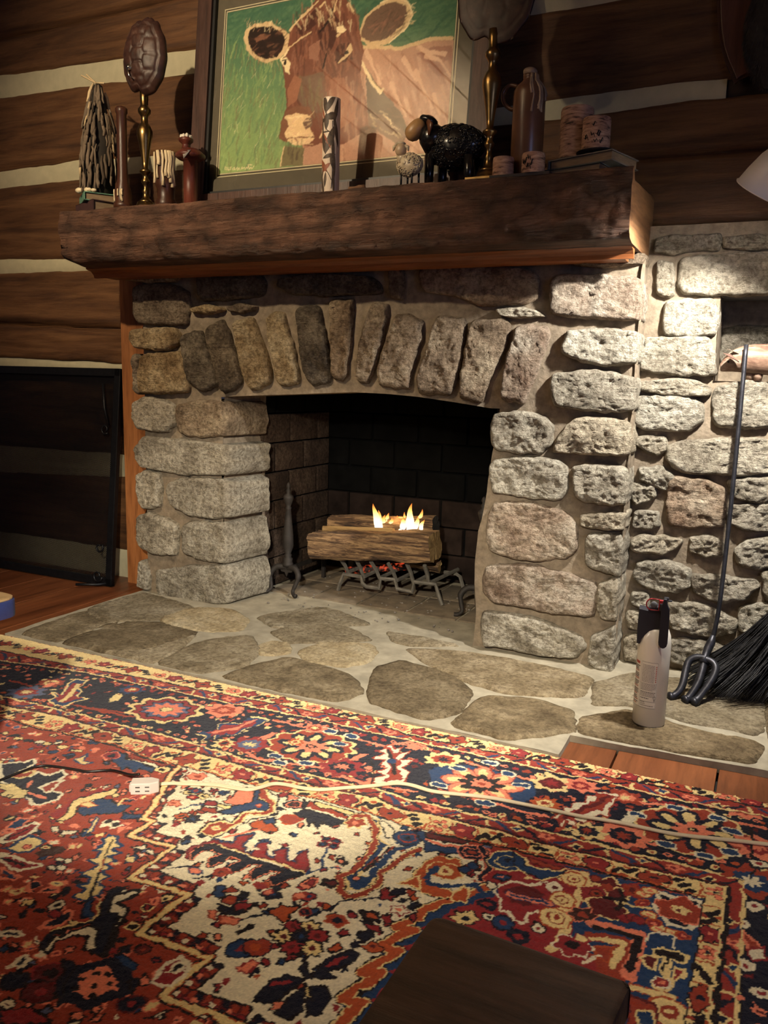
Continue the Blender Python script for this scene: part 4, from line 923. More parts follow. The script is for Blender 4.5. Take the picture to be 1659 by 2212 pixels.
PLQ = wood_mat('plaque_wood', (0.035, 0.013, 0.009), (0.08, 0.030, 0.020), (0.13, 0.05, 0.035), 'Z', 0.4, 0.15)
mb = MB(); mb.prism(shield(1.0), lambda p: (p[0], 0.0, p[1]), lambda p: (p[0], -0.010, p[1])); mb.build('plaque_edge', DKWOOD, pk, smooth=False)
mb = MB(); mb.prism(shield(0.93), lambda p: (p[0], -0.010, p[1]), lambda p: (p[0], -0.020, p[1])); mb.build('plaque_board', PLQ, pk, smooth=False, bevel=0.003)
FUR = simple('dark_fur', (0.012, 0.010, 0.010), 0.75, 0, 0.6, 60)
fc = P(1692, 50, 2.66)-pq
mb = MB(); mb.sphere((fc.x, -0.045, fc.z-0.01), (0.098, 0.06, 0.16), 32, 22, None, lambda p: p*(1+0.14*noise.noise(p*26)+0.06*noise.noise(p*80))); fo = mb.build('fur_mount', FUR, pk)
q = random.Random(11); mb = MB()
for k in range(2600):
    u = q.uniform(-1, 1); a = q.uniform(PI*0.9, 2.1*PI); rr = math.sqrt(1-u*u); p = Vector((0.096*rr*math.cos(a)+fc.x, -0.045+0.058*rr*math.sin(a), fc.z-0.01+0.158*u)); d = Vector((0.4*rr*math.cos(a), 0.4*rr*math.sin(a)-0.2, -0.9+u*0.3)).normalized()*q.uniform(0.012, 0.026); s_ = Vector((0.0007, 0.0003, 0))
    mb.add([p-s_, p+s_, p+d], [(0, 1, 2)])
tag(mb.build('fur_hair', simple('grey_fur', (0.045, 0.037, 0.030), 0.7, 0, 0.7, 30), fo, smooth=False), kind='stuff')

# ---------------------------------------------------------------- dome lamp at the right edge
LC = Vector(on_y(1668, 420, 2.20))       # centre of the rim
ax = Vector((-0.46, 0.32, -0.83)).normalized()
lm = empty('dome_lamp', LC); tag(lm, 'white enamelled dome lamp shade lighting the stone wall at the right edge', 'lamp')
RL = ax.to_track_quat('Z', 'Y').to_matrix()
ENAM = simple('white_enamel', (0.88, 0.85, 0.86), 0.35, 0, 0.04, 10)
dome = [(0.020, -0.138), (0.026, -0.136), (0.030, -0.128), (0.034, -0.118), (0.052, -0.098), (0.068, -0.068), (0.079, -0.032), (0.086, 0.0), (0.089, 0.001), (0.088, 0.003), (0.0855, 0.001)]
mb = MB(); mb.lathe(dome, n=48, R=RL, caps=False); mb.build('shade', ENAM, lm)
mb = MB(); mb.lathe([(0.0855, 0.001), (0.077, -0.032), (0.066, -0.067), (0.050, -0.096), (0.020, -0.120)], n=48, R=RL, caps=False); mb.build('spill_shield', simple('spill_shield_grey', (0.16, 0.15, 0.14), 0.6), lm)  # unseen inner skin added, greyed to cut light spill on the logs
mb = MB(); mb.lathe([(0, -0.185), (0.016, -0.185), (0.021, -0.178), (0.021, -0.136), (0, -0.136)], n=24, R=RL); mb.build('socket', simple('socket_grey', (0.30, 0.28, 0.27), 0.5), lm)
BULB = NT('bulb_glow'); BULB.b.inputs['Emission Color'].default_value = (1, 0.9, 0.72, 1); BULB.b.inputs['Emission Strength'].default_value = 6.0
mb = MB(); mb.sphere(RL @ Vector((0, 0, -0.123)), (0.010, 0.010, 0.010), 12, 8); mb.build('bulb', BULB.m, lm)
mb = MB(); b0 = RL @ Vector((0, 0, -0.182)); mb.tube(smooth_path([b0, b0+Vector((0.05, -0.02, 0.04)), b0+Vector((0.14, 0.08, 0.06)), Vector((0.36, 2.72-LC.y-0.02, 0.16))], 6), 0.006, 8); mb.build('arm', BLACKM, lm)
mb = MB(); mb.lathe([(0, 0), (0.03, 0), (0.03, 0.008), (0.012, 0.014), (0, 0.014)], (0.36, 2.72-LC.y-0.012, 0.16), 20, Matrix.Rotation(PI/2, 3, 'X')); mb.build('wall_plate', BLACKM, lm)
l_ = bpy.data.lights.new('dome_lamp_bulb', 'POINT'); l_.energy = 108; l_.color = (1.0, 0.95, 0.86); l_.shadow_soft_size = 0.018
o = bpy.data.objects.new('dome_lamp_bulb', l_); COL.objects.link(o); o.location = LC-ax*0.100
# ---------------------------------------------------------------- fire screen leaning on the log wall
fs_ = empty('fire_screen', (-2.95, 2.57, -0.02)); tag(fs_, 'black framed wire mesh fire screen leaning on the log wall at left', 'fire screen')
def scr(u, v, h=0.0):     # u right from the right edge (negative left), v up, h toward the room
    z = -0.018+v*0.988; return Vector((-2.470-0.03*v/0.92+u, 2.575+0.118*v/0.92-h, z+h*0.13))
SH = 0.925; SW = 0.98
def bar(u0, v0, u1, v1, w_, nm):
    d = Vector((u1-u0, v1-v0)).normalized(); n = Vector((-d.y, d.x))*w_/2
    q = [(u0+n.x, v0+n.y), (u0-n.x, v0-n.y), (u1-n.x, v1-n.y), (u1+n.x, v1+n.y)]
    mb = MB(); mb.hexa([scr(a, b, 0.0) for a, b in q], [scr(a, b, 0.022) for a, b in q]); return mb.build(nm, BLACKM, smooth=False, bevel=0.003)
W_ = 0.034
prt = [bar(-SW, SH-W_/2, 0, SH-W_/2, W_, 'frame_bar'), bar(-SW, W_/2, 0, W_/2, W_, 'frame_bar'), bar(-W_/2, 0, -W_/2, SH, W_, 'frame_bar'), bar(-SW+W_/2, 0, -SW+W_/2, SH, W_, 'frame_bar')]
mb = MB(); pit = 0.0056; ww = 0.00125
u0, u1, v0, v1 = -SW+W_, -W_, W_, SH-W_
k = u0-(v1-v0)
for sgn in (1, -1):
    c = u0-(v1-v0) if sgn > 0 else u0
    cend = u1 if sgn > 0 else u1+(v1-v0)
    while c < cend:
        # line u = c + sgn*(v-v0)
        ta = 0.0; tb_ = v1-v0
        if sgn > 0: ta = max(ta, u0-c); tb_ = min(tb_, u1-c)
        else: ta = max(ta, c-u1); tb_ = min(tb_, c-u0)
        if tb_-ta > 0.002:
            pa = (c+sgn*ta, v0+ta); pb = (c+sgn*tb_, v0+tb_)
            nx, ny = -sgn*0.707*ww, 0.707*ww
            mb.add([scr(pa[0]+nx, pa[1]+ny, .011), scr(pa[0]-nx, pa[1]-ny, .011), scr(pb[0]-nx, pb[1]-ny, .011), scr(pb[0]+nx, pb[1]+ny, .011)], [(0, 1, 2, 3)])
        c += pit*1.414
msh = mb.build('wire_mesh', BLACKM, smooth=False); tag(msh, kind='stuff'); prt.append(msh)
def scroll(u, v, r, a0, a1, h=0.026, turns=18):
    mb = MB(); mb.tube([scr(u+r*(0.45+0.55*t)*math.cos(a0+(a1-a0)*t), v+r*(0.45+0.55*t)*math.sin(a0+(a1-a0)*t), h) for t in np.linspace(0, 1, turns)], 0.0045, 7); prt.append(mb.build('scroll', BLACKM))
scroll(-0.066, 0.665, 0.022, -1.0, 5.5); scroll(-0.07, 0.16, 0.022, 1.0, 7.0); scroll(-0.06, 0.04, 0.026, 0, 6.2, 0.04)
mb = MB(); mb.tube([scr(-0.05, 0.685, .026), scr(-0.075, 0.76, .026), scr(-0.09, 0.86, .024)], 0.006, 7); prt.append(mb.build('hinge_strap', BLACKM))
mb = MB(); mb.tube([scr(-0.02, 0.012, 0.0), scr(-0.05, 0.006, 0.05), scr(-0.11, 0.004, 0.11)], 0.006, 7); prt.append(mb.build('foot', BLACKM))
adopt(fs_, *prt)

# ---------------------------------------------------------------- andirons
IRON = simple('ashy_iron', (0.018, 0.014, 0.012), 0.7, 0.2, 0.35, 40, 0.3, 0.002)
def andiron(x, Y, label):
    a = empty('andiron', (x, Y, 0)); tag(a, label, 'andiron', 'andirons')
    k = 1.0; z0 = 0.112
    mb = MB(); mb.lathe([(0.0, z0), (0.022, z0), (0.022, z0+.012), (0.018, z0+.018), (0.020, z0+.032), (0.013, z0+.040), (0.016, z0+.048), (0.012, z0+.054), (0.0225, z0+.085), (0.021, z0+.13), (0.015, z0+.19), (0.0105, z0+.238), (0.013, z0+.243), (0.009, z0+.250), (0.014, z0+.262), (0.0205, z0+.282), (0.021, z0+.290), (0.019, z0+.294), (0.008, z0+.304), (0.011, z0+.314), (0.006, z0+.324), (0.009, z0+.333), (0.007, z0+.343), (0, z0+.350)], n=20); mb.build('column', IRON, a)
    for s in (-1, 1):
        mb = MB(); mb.tube(smooth_path([(0, 0, z0-.006), (s*.042, -.012, z0-.004), (s*.066, -.026, z0-.030), (s*.060, -.036, z0-.064), (s*.052, -.044, .022), (s*.064, -.056, .010), (s*.078, -.062, .009)], 5), [0.013]*6+[0.012]*6+[0.009]*6+[0.0075]*7+[0.0085]*6, 9); mb.build('leg', IRON, a)
    mb = MB(); mb.prism([(-.035, 0), (.035, 0), (.025, -.022), (.008, -.024), (0, -.042), (-.008, -.024), (-.025, -.022)], lambda p: (p[0], -.012, z0+p[1]), lambda p: (p[0], -.004, z0+p[1])); mb.build('apron', IRON, a, smooth=False)
    mb = MB(); mb.box((0, .15, z0-.012), (.014, .30, .016)); mb.box((0, .30, (z0-.004)/2), (.016, .016, z0-.006)); mb.build('billet_bar', IRON, a, smooth=False, bevel=.002)
    mb = MB(); mb.tube([(0, .30, z0-.01), (0, .30, z0+.045)], [.009, .006], 8); mb.build('stop', IRON, a)
    return a
pa = P(622, 1210, 2.815); andiron(pa.x, 2.815, 'dark iron andiron with urn finial standing at the left of the grate')
pb = P(1040, 1200, 2.90); andiron(pb.x, 2.90, 'dark iron andiron half hidden by the right-hand jamb stones')

# ---------------------------------------------------------------- grate
GR = simple('grate_iron', (0.13, 0.118, 0.10), 0.75, 0.1, 0.35, 40, 0.3, 0.002)
gt = empty('fire_grate', (-1.35, 3.05, 0)); tag(gt, 'grey iron bar grate with upturned prongs holding the burning logs', 'grate'); gp = []
zg = tile(700, 1180, 380/1659)
def gz(px, Y): return [P(x, y, Y) for x, y in zg(*px)]
mb = MB(); fb_ = gz([(130, 448), (150, 350), (185, 262), (350, 288)], 2.94)+gz([(362, 350), (400, 380), (520, 395), (535, 305)], 2.92)+gz([(665, 312)], 2.94)+gz([(690, 400), (830, 430), (850, 335)], 2.92)+gz([(1050, 358), (1080, 460), (1112, 572)], 2.955)
fb_[0].z = 0.004; fb_[-1].z = 0.004
mb.tube(fb_, 0.0085, 6); gp.append(mb.build('front_bar', GR, smooth=False))
mb = MB(); mb.tube([(-1.60, 3.18, 0.004), (-1.58, 3.17, 0.075), (-1.56, 3.17, 0.085), (-1.15, 3.17, 0.085), (-1.13, 3.17, 0.075), (-1.11, 3.18, 0.004)], 0.0085, 6); gp.append(mb.build('rear_bar', GR, smooth=False))
for (bx_, by_), (tx, ty) in (((225, 245), (148, 112)), ((372, 290), (298, 122)), ((522, 300), (440, 142)), ((682, 325), (605, 162)), ((842, 345), (775, 152)), ((985, 350), (948, 180))):
    b_ = gz([(bx_, by_)], 2.95)[0]; t_ = gz([(tx, ty)], 2.905)[0]
    mb = MB(); mb.tube([(b_.x+0.035, 3.19, 0.10), (b_.x, 2.95, b_.z), ((b_.x+t_.x)/2, 2.935, (b_.z+t_.z)/2), t_], 0.0085, 6); gp.append(mb.build('prong', GR, smooth=False))
adopt(gt, *gp)

# ---------------------------------------------------------------- logs and fire
BARK = NT('split_log')
lb = BARK.noise(5, BARK.mapping((0.9, 11, 11)), 8, 0.72, 1.0); lb2 = BARK.noise(24, BARK.mapping((0.5, 3, 3)), 6, 0.7)
cc = BARK.ramp(lb, [(0.36, (0.018, 0.011, 0.008)), (0.47, (0.12, 0.068, 0.036)), (0.58, (0.36, 0.24, 0.125)), (0.68, (0.10, 0.055, 0.03))]); cc = BARK.mix(0.6, cc, BARK.ramp(lb2, [(0.35, (0.25, 0.2, 0.18)), (0.6, (1.1, 1, 0.9))]), 'MULTIPLY')
BARK.color(cc); BARK.rough(0.9); BARK.bump(BARK.math('ADD', lb, lb2), 0.9, 0.008)
SPLIT = wood_mat('split_face', (0.22, 0.13, 0.05), (0.42, 0.28, 0.12), (0.58, 0.43, 0.20), 'X', 0.85, 0.4)
CHAR = simple('charred', (0.02, 0.016, 0.014), 0.95, 0, 0.6, 30, 0.6, 0.004)
EMB = NT('ember'); e_ = EMB.noise(50); EMB.color((0.02, 0.01, 0.01, 1)); EMB.l(EMB.ramp(e_, [(0.50, (0.0, 0, 0)), (0.66, (1, 0.10, 0.03))]), EMB.b.inputs['Emission Color']); EMB.b.inputs['Emission Strength'].default_value = 0.55
def logm(name, a, b, prof, mat, endmat, label, seed, cat='log', n=40):
    """prof(theta) -> radius; the log runs from a to b"""
    a = Vector(a); b = Vector(b); root = empty(name, (a+b)/2); tag(root, label, cat)
    d = (b-a).normalized(); up = Vector((0, 0, 1)); s_ = d.cross(up).normalized(); up = s_.cross(d); L = (b-a).length; vs = []; M_ = 26
    for k in range(M_+1):
        t = k/M_
        for i in range(n):
            th = 2*PI*i/n; r = prof(th)*(1+0.07*noise.noise(Vector((t*4, math.cos(th)*1.5+seed, math.sin(th)*1.5)))+0.16*noise.noise(Vector((t*2.5, math.cos(th)*5+seed, math.sin(th)*5)))+0.06*noise.noise(Vector((t*18, math.cos(th)*9+seed, math.sin(th)*9))))
            vs.append(d*((t-0.5)*L+(0.006*noise.noise(Vector((th*2, seed, 0))) if k in (0, M_) else 0))+s_*math.cos(th)*r+up*math.sin(th)*r)
    mb = MB(); mb.add(vs, [(k*n+i, k*n+(i+1) % n, (k+1)*n+(i+1) % n, (k+1)*n+i) for k in range(M_) for i in range(n)]); mb.build('bark', mat, root, auto=45)
    for k in (0, M_):
        mb = MB(); R_ = vs[k*n:(k+1)*n]; c = sum(R_, Vector())/n; mb.add([c]+R_, [(0, 1+i, 1+(i+1) % n) for i in range(n)]); mb.build('cut_end', endmat, root, smooth=False)
    return root
def split_prof(r, cut):     # round log whose top is split flat
    return lambda th: min(r, cut/max(1e-3, math.sin(th))) if math.sin(th) > 0.05 else r
la, lb_ = P(681, 1176, 2.905), P(940, 1181, 2.915)
fl1 = logm('split_log', la, lb_, lambda th: min(0.074, 0.054/max(1e-3, abs(math.sin(th))), 0.066/max(1e-3, abs(math.cos(th+0.15)))), BARK.m, SPLIT, 'large split log with pale top edge lying across the front of the grate', 1)
m1 = P(696, 1139, 2.93); m2 = P(835, 1146, 2.93)
logm('split_log', P(700, 1142, 2.95), P(850, 1147, 2.955), lambda th: 0.016 if abs(math.cos(th)) > 0.5 else 0.009, SPLIT, SPLIT, 'thin pale split stick lying on top of the large front log', 2, n=12)
logm('split_log', P(716, 1134, 3.02), P(942, 1137, 3.03), lambda th: 0.042, BARK.m, CHAR, 'charred log behind the large front log under the flames', 3)
logm('split_log', P(885, 1212, 2.99), P(950, 1225, 3.0), lambda th: 0.022+0.006*math.cos(3*th), BARK.m, SPLIT, 'short splintered log end low on the right of the grate', 4, n=14)
logm('split_log', P(748, 1232, 3.05), P(900, 1222, 3.09), lambda th: 0.016, EMB.m, CHAR, 'glowing ember stick inside the grate bars', 5, n=10)
FLM = NT('flame'); FLM.t.nodes.remove(FLM.b)
sx = FLM.n('ShaderNodeSeparateXYZ'); FLM.l(FLM.c.outputs['Generated'], sx.inputs[0])
hr = FLM.ramp(sx.outputs[2], [(0.0, (0.9, 0.75, 1.0)), (0.10, (1.0, 0.93, 0.72)), (0.45, (1.0, 0.72, 0.30)), (0.8, (1.0, 0.40, 0.08)), (1.0, (0.7, 0.16, 0.02))])
em = FLM.n('ShaderNodeEmission'); FLM.l(hr, em.inputs[0])
st = FLM.n('ShaderNodeMapRange'); FLM.l(sx.outputs[2], st.inputs[0]); st.inputs[3].default_value = 4.5; st.inputs[4].default_value = 1.0; FLM.l(st.outputs[0], em.inputs[1])
tr2 = FLM.n('ShaderNodeBsdfTransparent'); lw = FLM.n('ShaderNodeLayerWeight'); lw.inputs[0].default_value = 0.35
al = FLM.ramp(lw.outputs['Facing'], [(0.25, (0.85, 0.85, 0.85)), (0.85, (0.0, 0.0, 0.0))])
mx = FLM.n('ShaderNodeMixShader'); FLM.l(al, mx.inputs[0]); FLM.l(tr2.outputs[0], mx.inputs[1]); FLM.l(em.outputs[0], mx.inputs[2]); FLM.l(mx.outputs[0], FLM.t.nodes['Material Output'].inputs[0])
fm = empty('fire', P(860, 1148, 3.0)); tag(fm, 'small yellow flames rising between the two burning logs', 'fire'); fparts = []
for k, (x0, yb, x1, yt, w0) in enumerate([(817, 1150, 809, 1094, 9), (829, 1151, 832, 1118, 8), (843, 1151, 842, 1128, 6), (822, 1150, 815, 1108, 8), (858, 1152, 864, 1126, 8), (872, 1151, 877, 1112, 6), (884, 1151, 890, 1093, 9), (880, 1151, 888, 1110, 8), (899, 1150, 911, 1106, 7), (893, 1150, 904, 1122, 7), (866, 1152, 861, 1136, 9), (850, 1152, 850, 1138, 10), (908, 1149, 915, 1128, 5), (845, 1146, 846, 1124, 8), (858, 1146, 860, 1120, 8), (870, 1146, 873, 1124, 7), (836, 1146, 838, 1114, 7)]):
    Y = 2.985+0.012*(k % 3); A = P(x0, yb-4, Y); B = P(x1, yt-6, Y); q = mm(x0, yb, Y); pts = []; rr = []
    for t in np.linspace(0, 1, 12):
        pts.append(A.lerp(B, t)+Vector((0.006*math.sin(t*5+k*1.3)*t, 0.004*math.cos(t*4+k), 0))); rr.append(max(0.0006, 1.45*w0*q*(0.55+0.45*math.sin(min(1, t*2.2)*PI/2))*(1-t)**0.75))
    mb = MB(); mb.tube(pts, rr, 12, 0.55); fparts.append(mb.build('flame', FLM.m))
adopt(fm, *fparts)
fl_ = bpy.data.lights.new('fire_glow', 'POINT'); fl_.energy = 0.9; fl_.color = (1, 0.55, 0.2); fl_.shadow_soft_size = 0.04
fo_ = bpy.data.objects.new('fire_glow', fl_); COL.objects.link(fo_); fo_.location = P(862, 1112, 3.0)
# ash and crumbs
q = random.Random(4); mb = MB()
for k in range(140):
    x = q.uniform(-1.75, -0.95); y = q.uniform(2.62, 3.2); s_ = q.uniform(0.0015, 0.006)
    mb.sphere((x, y, s_*0.5), (s_, s_*q.uniform(0.5, 1), s_*0.6), 6, 4)
o = mb.build('ash_crumbs', simple('ash', (0.16, 0.14, 0.12), 0.95, 0, 0.8, 20)); tag(o, 'scattered ash crumbs and cinders on the firebox floor', 'ash', None, 'stuff'); rebase(o, (-1.35, 2.9, 0))

# ---------------------------------------------------------------- fire extinguisher
ex = empty('fire_extinguisher', on_z(1400, 1560, 0.003)); ex.rotation_euler = (0, 0, 0.10); tag(ex, 'white fire extinguisher with black handle and red pull ring on the hearth', 'fire extinguisher')
EW = simple('white_paint', (0.70, 0.65, 0.56), 0.32, 0, 0.03, 10); EB = simple('black_plastic', (0.012, 0.012, 0.018), 0.5, 0, 0.2, 30); ER = simple('red_plastic', (0.26, 0.015, 0.02), 0.4, 0, 0.1, 30)
r = 0.0413
mb = MB(); mb.lathe([(0, 0.003), (r-0.006, 0.002), (r-0.003, 0), (r, 0.004), (r, 0.215), (r*0.985, 0.228), (r*0.93, 0.243), (r*0.80, 0.257), (r*0.58, 0.267), (r*0.36, 0.272), (0.012, 0.276), (0.012, 0.285), (0, 0.285)], n=48); mb.build('cylinder', EW, ex)
mb = MB()   # valve housing with swept lower edge and nozzle strip down the side
vp_ = [(-.0445, .314), (-.022, .311), (-.020, .318), (-.004, .322), (.012, .322), (.012, .268), (-.004, .264), (-.016, .256), (-.026, .245), (-.034, .232), (-.0365, .220), (-.0440, .221), (-.0455, .26)]
mb.prism(vp_, lambda p: (p[0], -.030, p[1]), lambda p: (p[0], .012, p[1])); mb.build('valve_housing', EB, ex, smooth=False, bevel=0.0015)
mb = MB(); lv_ = [(.0085, -.041, .322), (.0085, -.043, .30), (.0085, -.046, .26), (.0085, -.046, .236)]
pts = [(.009+.0, .328), (.014, .350), (.021, .350), (.024, .335), (.029, .325), (.0305, .305), (.031, .236), (.029, .227), (.024, .222), (.019, .221), (.014, .223), (.0098, .229), (.0085, .236)]
mb.prism(pts, lambda p: (p[0], -.050, p[1]), lambda p: (p[0], -.038, p[1])); mb.build('lever', EB, ex, smooth=False, bevel=0.0015)
mb = MB(); mb.box((.014, -.016, .325), (.018, .05, .02)); mb.box((.020, -.02, .3445), (.012, .012, .008)); mb.box((.029, -.03, .3425), (.010, .010, .004)); mb.build('trigger', EB, ex, smooth=False, bevel=0.002)
mb = MB(); rc = (-.014, .3295); mb.tube([(rc[0]+.0135*math.cos(a), -.034, rc[1]+.0145*math.sin(a)) for a in np.linspace(PI*0.5, PI*1.5, 15)]+[(.0035, -.034, rc[1]-.0145), (.0035, -.034, rc[1]+.0145), (rc[0], -.034, rc[1]+.0145)], 0.0017, 7); mb.build('pull_ring', ER, ex)
mb = MB(); mb.box((.0085, -.033, .3335), (.010, .010, .018)); mb.build('pin_block', ER, ex, smooth=False, bevel=.001)
mb = MB(); mb.lathe([(0, 0), (.0085, 0), (.0085, .006), (.0075, .007), (0, .007)], (-.009, -.024, .3275), 22, Matrix.Rotation(PI/2, 3, 'X')); mb.build('pressure_gauge', simple('gauge_face', (0.10, 0.10, 0.105), 0.25), ex)
def wrap(a0, a1, za, zb, off, name, mat, par, n=14):
    mb = MB(); mb.grid(lambda u, v: ((r+off)*math.sin(a0+(a1-a0)*u), -(r+off)*math.cos(a0+(a1-a0)*u), za+(zb-za)*v), n, 1); return mb.build(name, mat, par)
LBL = simple('label_paper', (0.70, 0.65, 0.56), 0.55, 0, 0.04, 20); INK = simple('label_ink', (0.07, 0.06, 0.055), 0.7); INKR = simple('label_red_ink', (0.45, 0.09, 0.06), 0.7); INKL = simple('label_grey_ink', (0.26, 0.23, 0.20), 0.7)
lab = wrap(-1.45, 0.36, 0.053, 0.178, 0.0003, 'label', LBL, ex, 26)
def curved_print(segs, mat, name):
    mb = MB()
    for a0, a1, za, zb in segs:
        mb.grid(lambda u, v: ((r+.0006)*math.sin(a0+(a1-a0)*u), -(r+.0006)*math.cos(a0+(a1-a0)*u), za+(zb-za)*v), max(1, int(abs(a1-a0)/0.08)), 1)
    return tag(mb.build(name, mat, lab), kind='stuff')
q = random.Random(2); blk = []; red = []; gry = []
def textrow(L, a0, a1, z, h):
    a = a0
    while a < a1-0.03:
        w_ = q.uniform(0.03, 0.11); b = min(a+w_, a1); L.append((a, b, z, z+h)); a = b+0.018
for zt, nl in ((.160, 4), (.139, 4), (.118, 4), (.097, 4), (.078, 3), (.063, 2)):
    for i in range(nl): textrow(blk if i < nl-1 else red, -1.35, -0.80+q.uniform(-.15, .02), zt-i*0.0042, 0.0026)
red.append((-1.30, -0.85, .167, .174))
for i in range(13): textrow(gry, -0.62, 0.16, .168-i*0.0037, 0.0017)
for i in range(5): textrow(gry, -0.64, 0.30-0.2*(i == 4), .116-i*0.0036, 0.0019)
for i in range(4): textrow(blk if i == 0 else gry, -0.64, 0.28, .0955-i*0.0036, 0.0018)
textrow(blk, -0.64, -0.1, .079, .002)
for i in range(3): textrow(gry, -0.64, -0.30+0.5*(i == 2), .068-i*0.0045, 0.0022)
blk += [(-0.70, -0.69, .055, .176), (-0.68, 0.32, .1195, .1202), (-0.68, 0.32, .0708, .0715), (0.325, 0.335, .054, .177), (-1.43, .33, .0537, .0544), (-.68, .32, .1765, .1772)]
for i in range(9): red.append((0.22, 0.28, .165-i*.005, .165-i*.005+.003))
curved_print(blk, INK, 'black_print'); curved_print(red, INKR, 'red_print'); curved_print(gry, INKL, 'fine_print')
mb = MB(); n_ = 18      # round certification mark
for ra, rb in ((.0032, .0040),):
    ring_ = []
    for i in range(n_+1):
        t = 2*PI*i/n_
        for R_ in (ra, rb):
            aa = 0.245+R_*math.cos(t)/r; ring_.append(((r+.0006)*math.sin(aa), -(r+.0006)*math.cos(aa), .083+R_*math.sin(t)))
    mb.add(ring_, [(2*i, 2*i+2, 2*i+3, 2*i+1) for i in range(n_)])
mb.build('certification_mark', INK, lab)
curved_print([(0.215, 0.232, .0815, .0845), (0.232, 0.255, .0815, .0822), (0.255, 0.262, .0815, .0845), (0.20, 0.29, .0765, .0783), (0.22, 0.28, .073, .0752)], INK, 'black_print')

# ---------------------------------------------------------------- long iron fork
FI = simple('forged_iron', (0.035, 0.035, 0.042), 0.42, 0.7, 0.4, 60, 0.35, 0.0015)
def fy(y): return float(np.interp(y, [745, 1392, 1535], [2.615, 2.47, 2.345]))
def fP(x, y): return P(x, y, fy(y))
fk = empty('fire_fork', fP(1480, 1528)); fk.location.z = 0.0; tag(fk, 'long handled three-pronged iron fork leaning on the right stone wall', 'fire fork'); pr_ = []
mb = MB(); mb.tube(smooth_path([fP(1612, 745), fP(1595, 930), fP(1577, 1110), fP(1555, 1300), fP(1540, 1378)], 5), 0.0065, 9); pr_.append(mb.build('handle', FI))
mb = MB(); mb.tube([fP(1541, 1372), fP(1536, 1388), fP(1530, 1400), fP(1522, 1420), fP(1519, 1432)], [0.007, 0.012, 0.012, 0.010, 0.016], 10); pr_.append(mb.build('socket', FI))
t4 = lambda L: [fP(x, y) for x, y in z4(*L)]
for L in ([(1185, 1185), (1120, 1178), (1065, 1210), (1040, 1290), (1020, 1380), (985, 1440), (905, 1505)], [(1185, 1185), (1165, 1280), (1135, 1370), (1080, 1460), (1020, 1530)], [(1190, 1190), (1245, 1215), (1268, 1270), (1235, 1350), (1165, 1450), (1085, 1545)]):
    mb = MB(); pts = smooth_path(t4(L), 5)
    for p in pts: p.z = max(p.z, 0.010)
    mb.tube(pts, list(np.linspace(0.011, 0.0105, len(pts)-4))+[0.012, 0.014, 0.014, 0.006], 9); pr_.append(mb.build('tine', FI))
adopt(fk, *pr_)

# ---------------------------------------------------------------- hearth broom
BRS = simple('black_bristle', (0.008, 0.0075, 0.009), 0.55, 0, 0.5, 90)
bt = Vector(on_y(1760, 1255, 2.52)); bm_ = empty('hearth_broom', (bt.x, 2.45, 0)); tag(bm_, 'black bristled hearth broom leaning in the corner at right', 'broom'); pr_ = []
q = random.Random(8); mb = MB()
tips = [(1474, 1456), (1490, 1490), (1530, 1502), (1580, 1512), (1640, 1514), (1700, 1520), (1760, 1525)]
for k in range(620):
    t = q.random()**0.8; i = t*(len(tips)-1); j = min(int(i), len(tips)-2); f_ = i-j
    tx = tips[j][0]+(tips[j+1][0]-tips[j][0])*f_; ty = tips[j][1]+(tips[j+1][1]-tips[j][1])*f_+q.uniform(-26, 4)
    T = Vector(on_z(tx, ty, 0.004+q.uniform(0, 0.03))); A_ = bt+Vector((q.uniform(-.03, .03), q.uniform(-.03, .03), q.uniform(-.01, .01)))
    m_ = A_.lerp(T, 0.55)+Vector((0.02-0.03*(1-t), 0.01, -0.035)); T.y = min(T.y, 2.60)
    mb.tube(smooth_path([A_, m_, T], 4), [0.0016]*7+[0.0008, 0.0006], 4)
tag(mb.build('bristles', BRS), kind='stuff'); pr_.append(bpy.data.objects['bristles'])
mb = MB(); d_ = Vector((0.07, 0.05, 0.25)).normalized(); mb.tube([bt-d_*0.02, bt+d_*0.02, bt+d_*0.07], [0.042, 0.040, 0.022], 12); pr_.append(mb.build('binding', BLACKM))
mb = MB(); mb.tube([bt+d_*0.05, bt+d_*0.45], 0.012, 9); pr_.append(mb.build('handle', DKWOOD))
adopt(bm_, *pr_)

# ---------------------------------------------------------------- extension cord and plug
ZR = -0.004        # rug surface
CRD = simple('cream_cord', (0.60, 0.50, 0.33), 0.45, 0, 0.05, 20); WPL = simple('white_plug', (0.62, 0.55, 0.50), 0.45, 0, 0.04, 20)
T2 = tile(400, 1440, 420/1659); T3 = tile(780, 1520, 420/1659); T4 = tile(1160, 1600, 499/1659); T5 = tile(0, 1640, 420/1659)
cpx = [(343, 1694), (372, 1692)]+T2((0, 1000), (250, 1008), (400, 1032), (540, 1050), (640, 1030), (750, 1000), (850, 1005), (1000, 1035), (1150, 1050), (1350, 1035))+T3((0, 710), (150, 695), (300, 680), (430, 695), (600, 745), (800, 770), (1050, 795), (1250, 830), (1659, 915))+T4((300, 540), (600, 590), (900, 655), (1100, 685), (1400, 715), (1659, 745), (1850, 765))
ec = empty('extension_cord', on_z(700, 1702, ZR)); tag(ec, 'cream extension cord with flat socket end lying across the patterned rug', 'extension cord'); pr_ = []
path = smooth_path([on_z(x, y, ZR+0.0035) for x, y in cpx], 5)
for s in (-1, 1):
    pts = []
    for i, p in enumerate(path):
        d = (path[min(i+1, len(path)-1)]-path[max(i-1, 0)]).normalized(); pts.append(p+Vector((-d.y, d.x, 0))*s*0.0026+Vector((0, 0, 0.0)))
    mb = MB(); mb.tube(pts, 0.0029, 7); pr_.append(mb.build('wire', CRD))
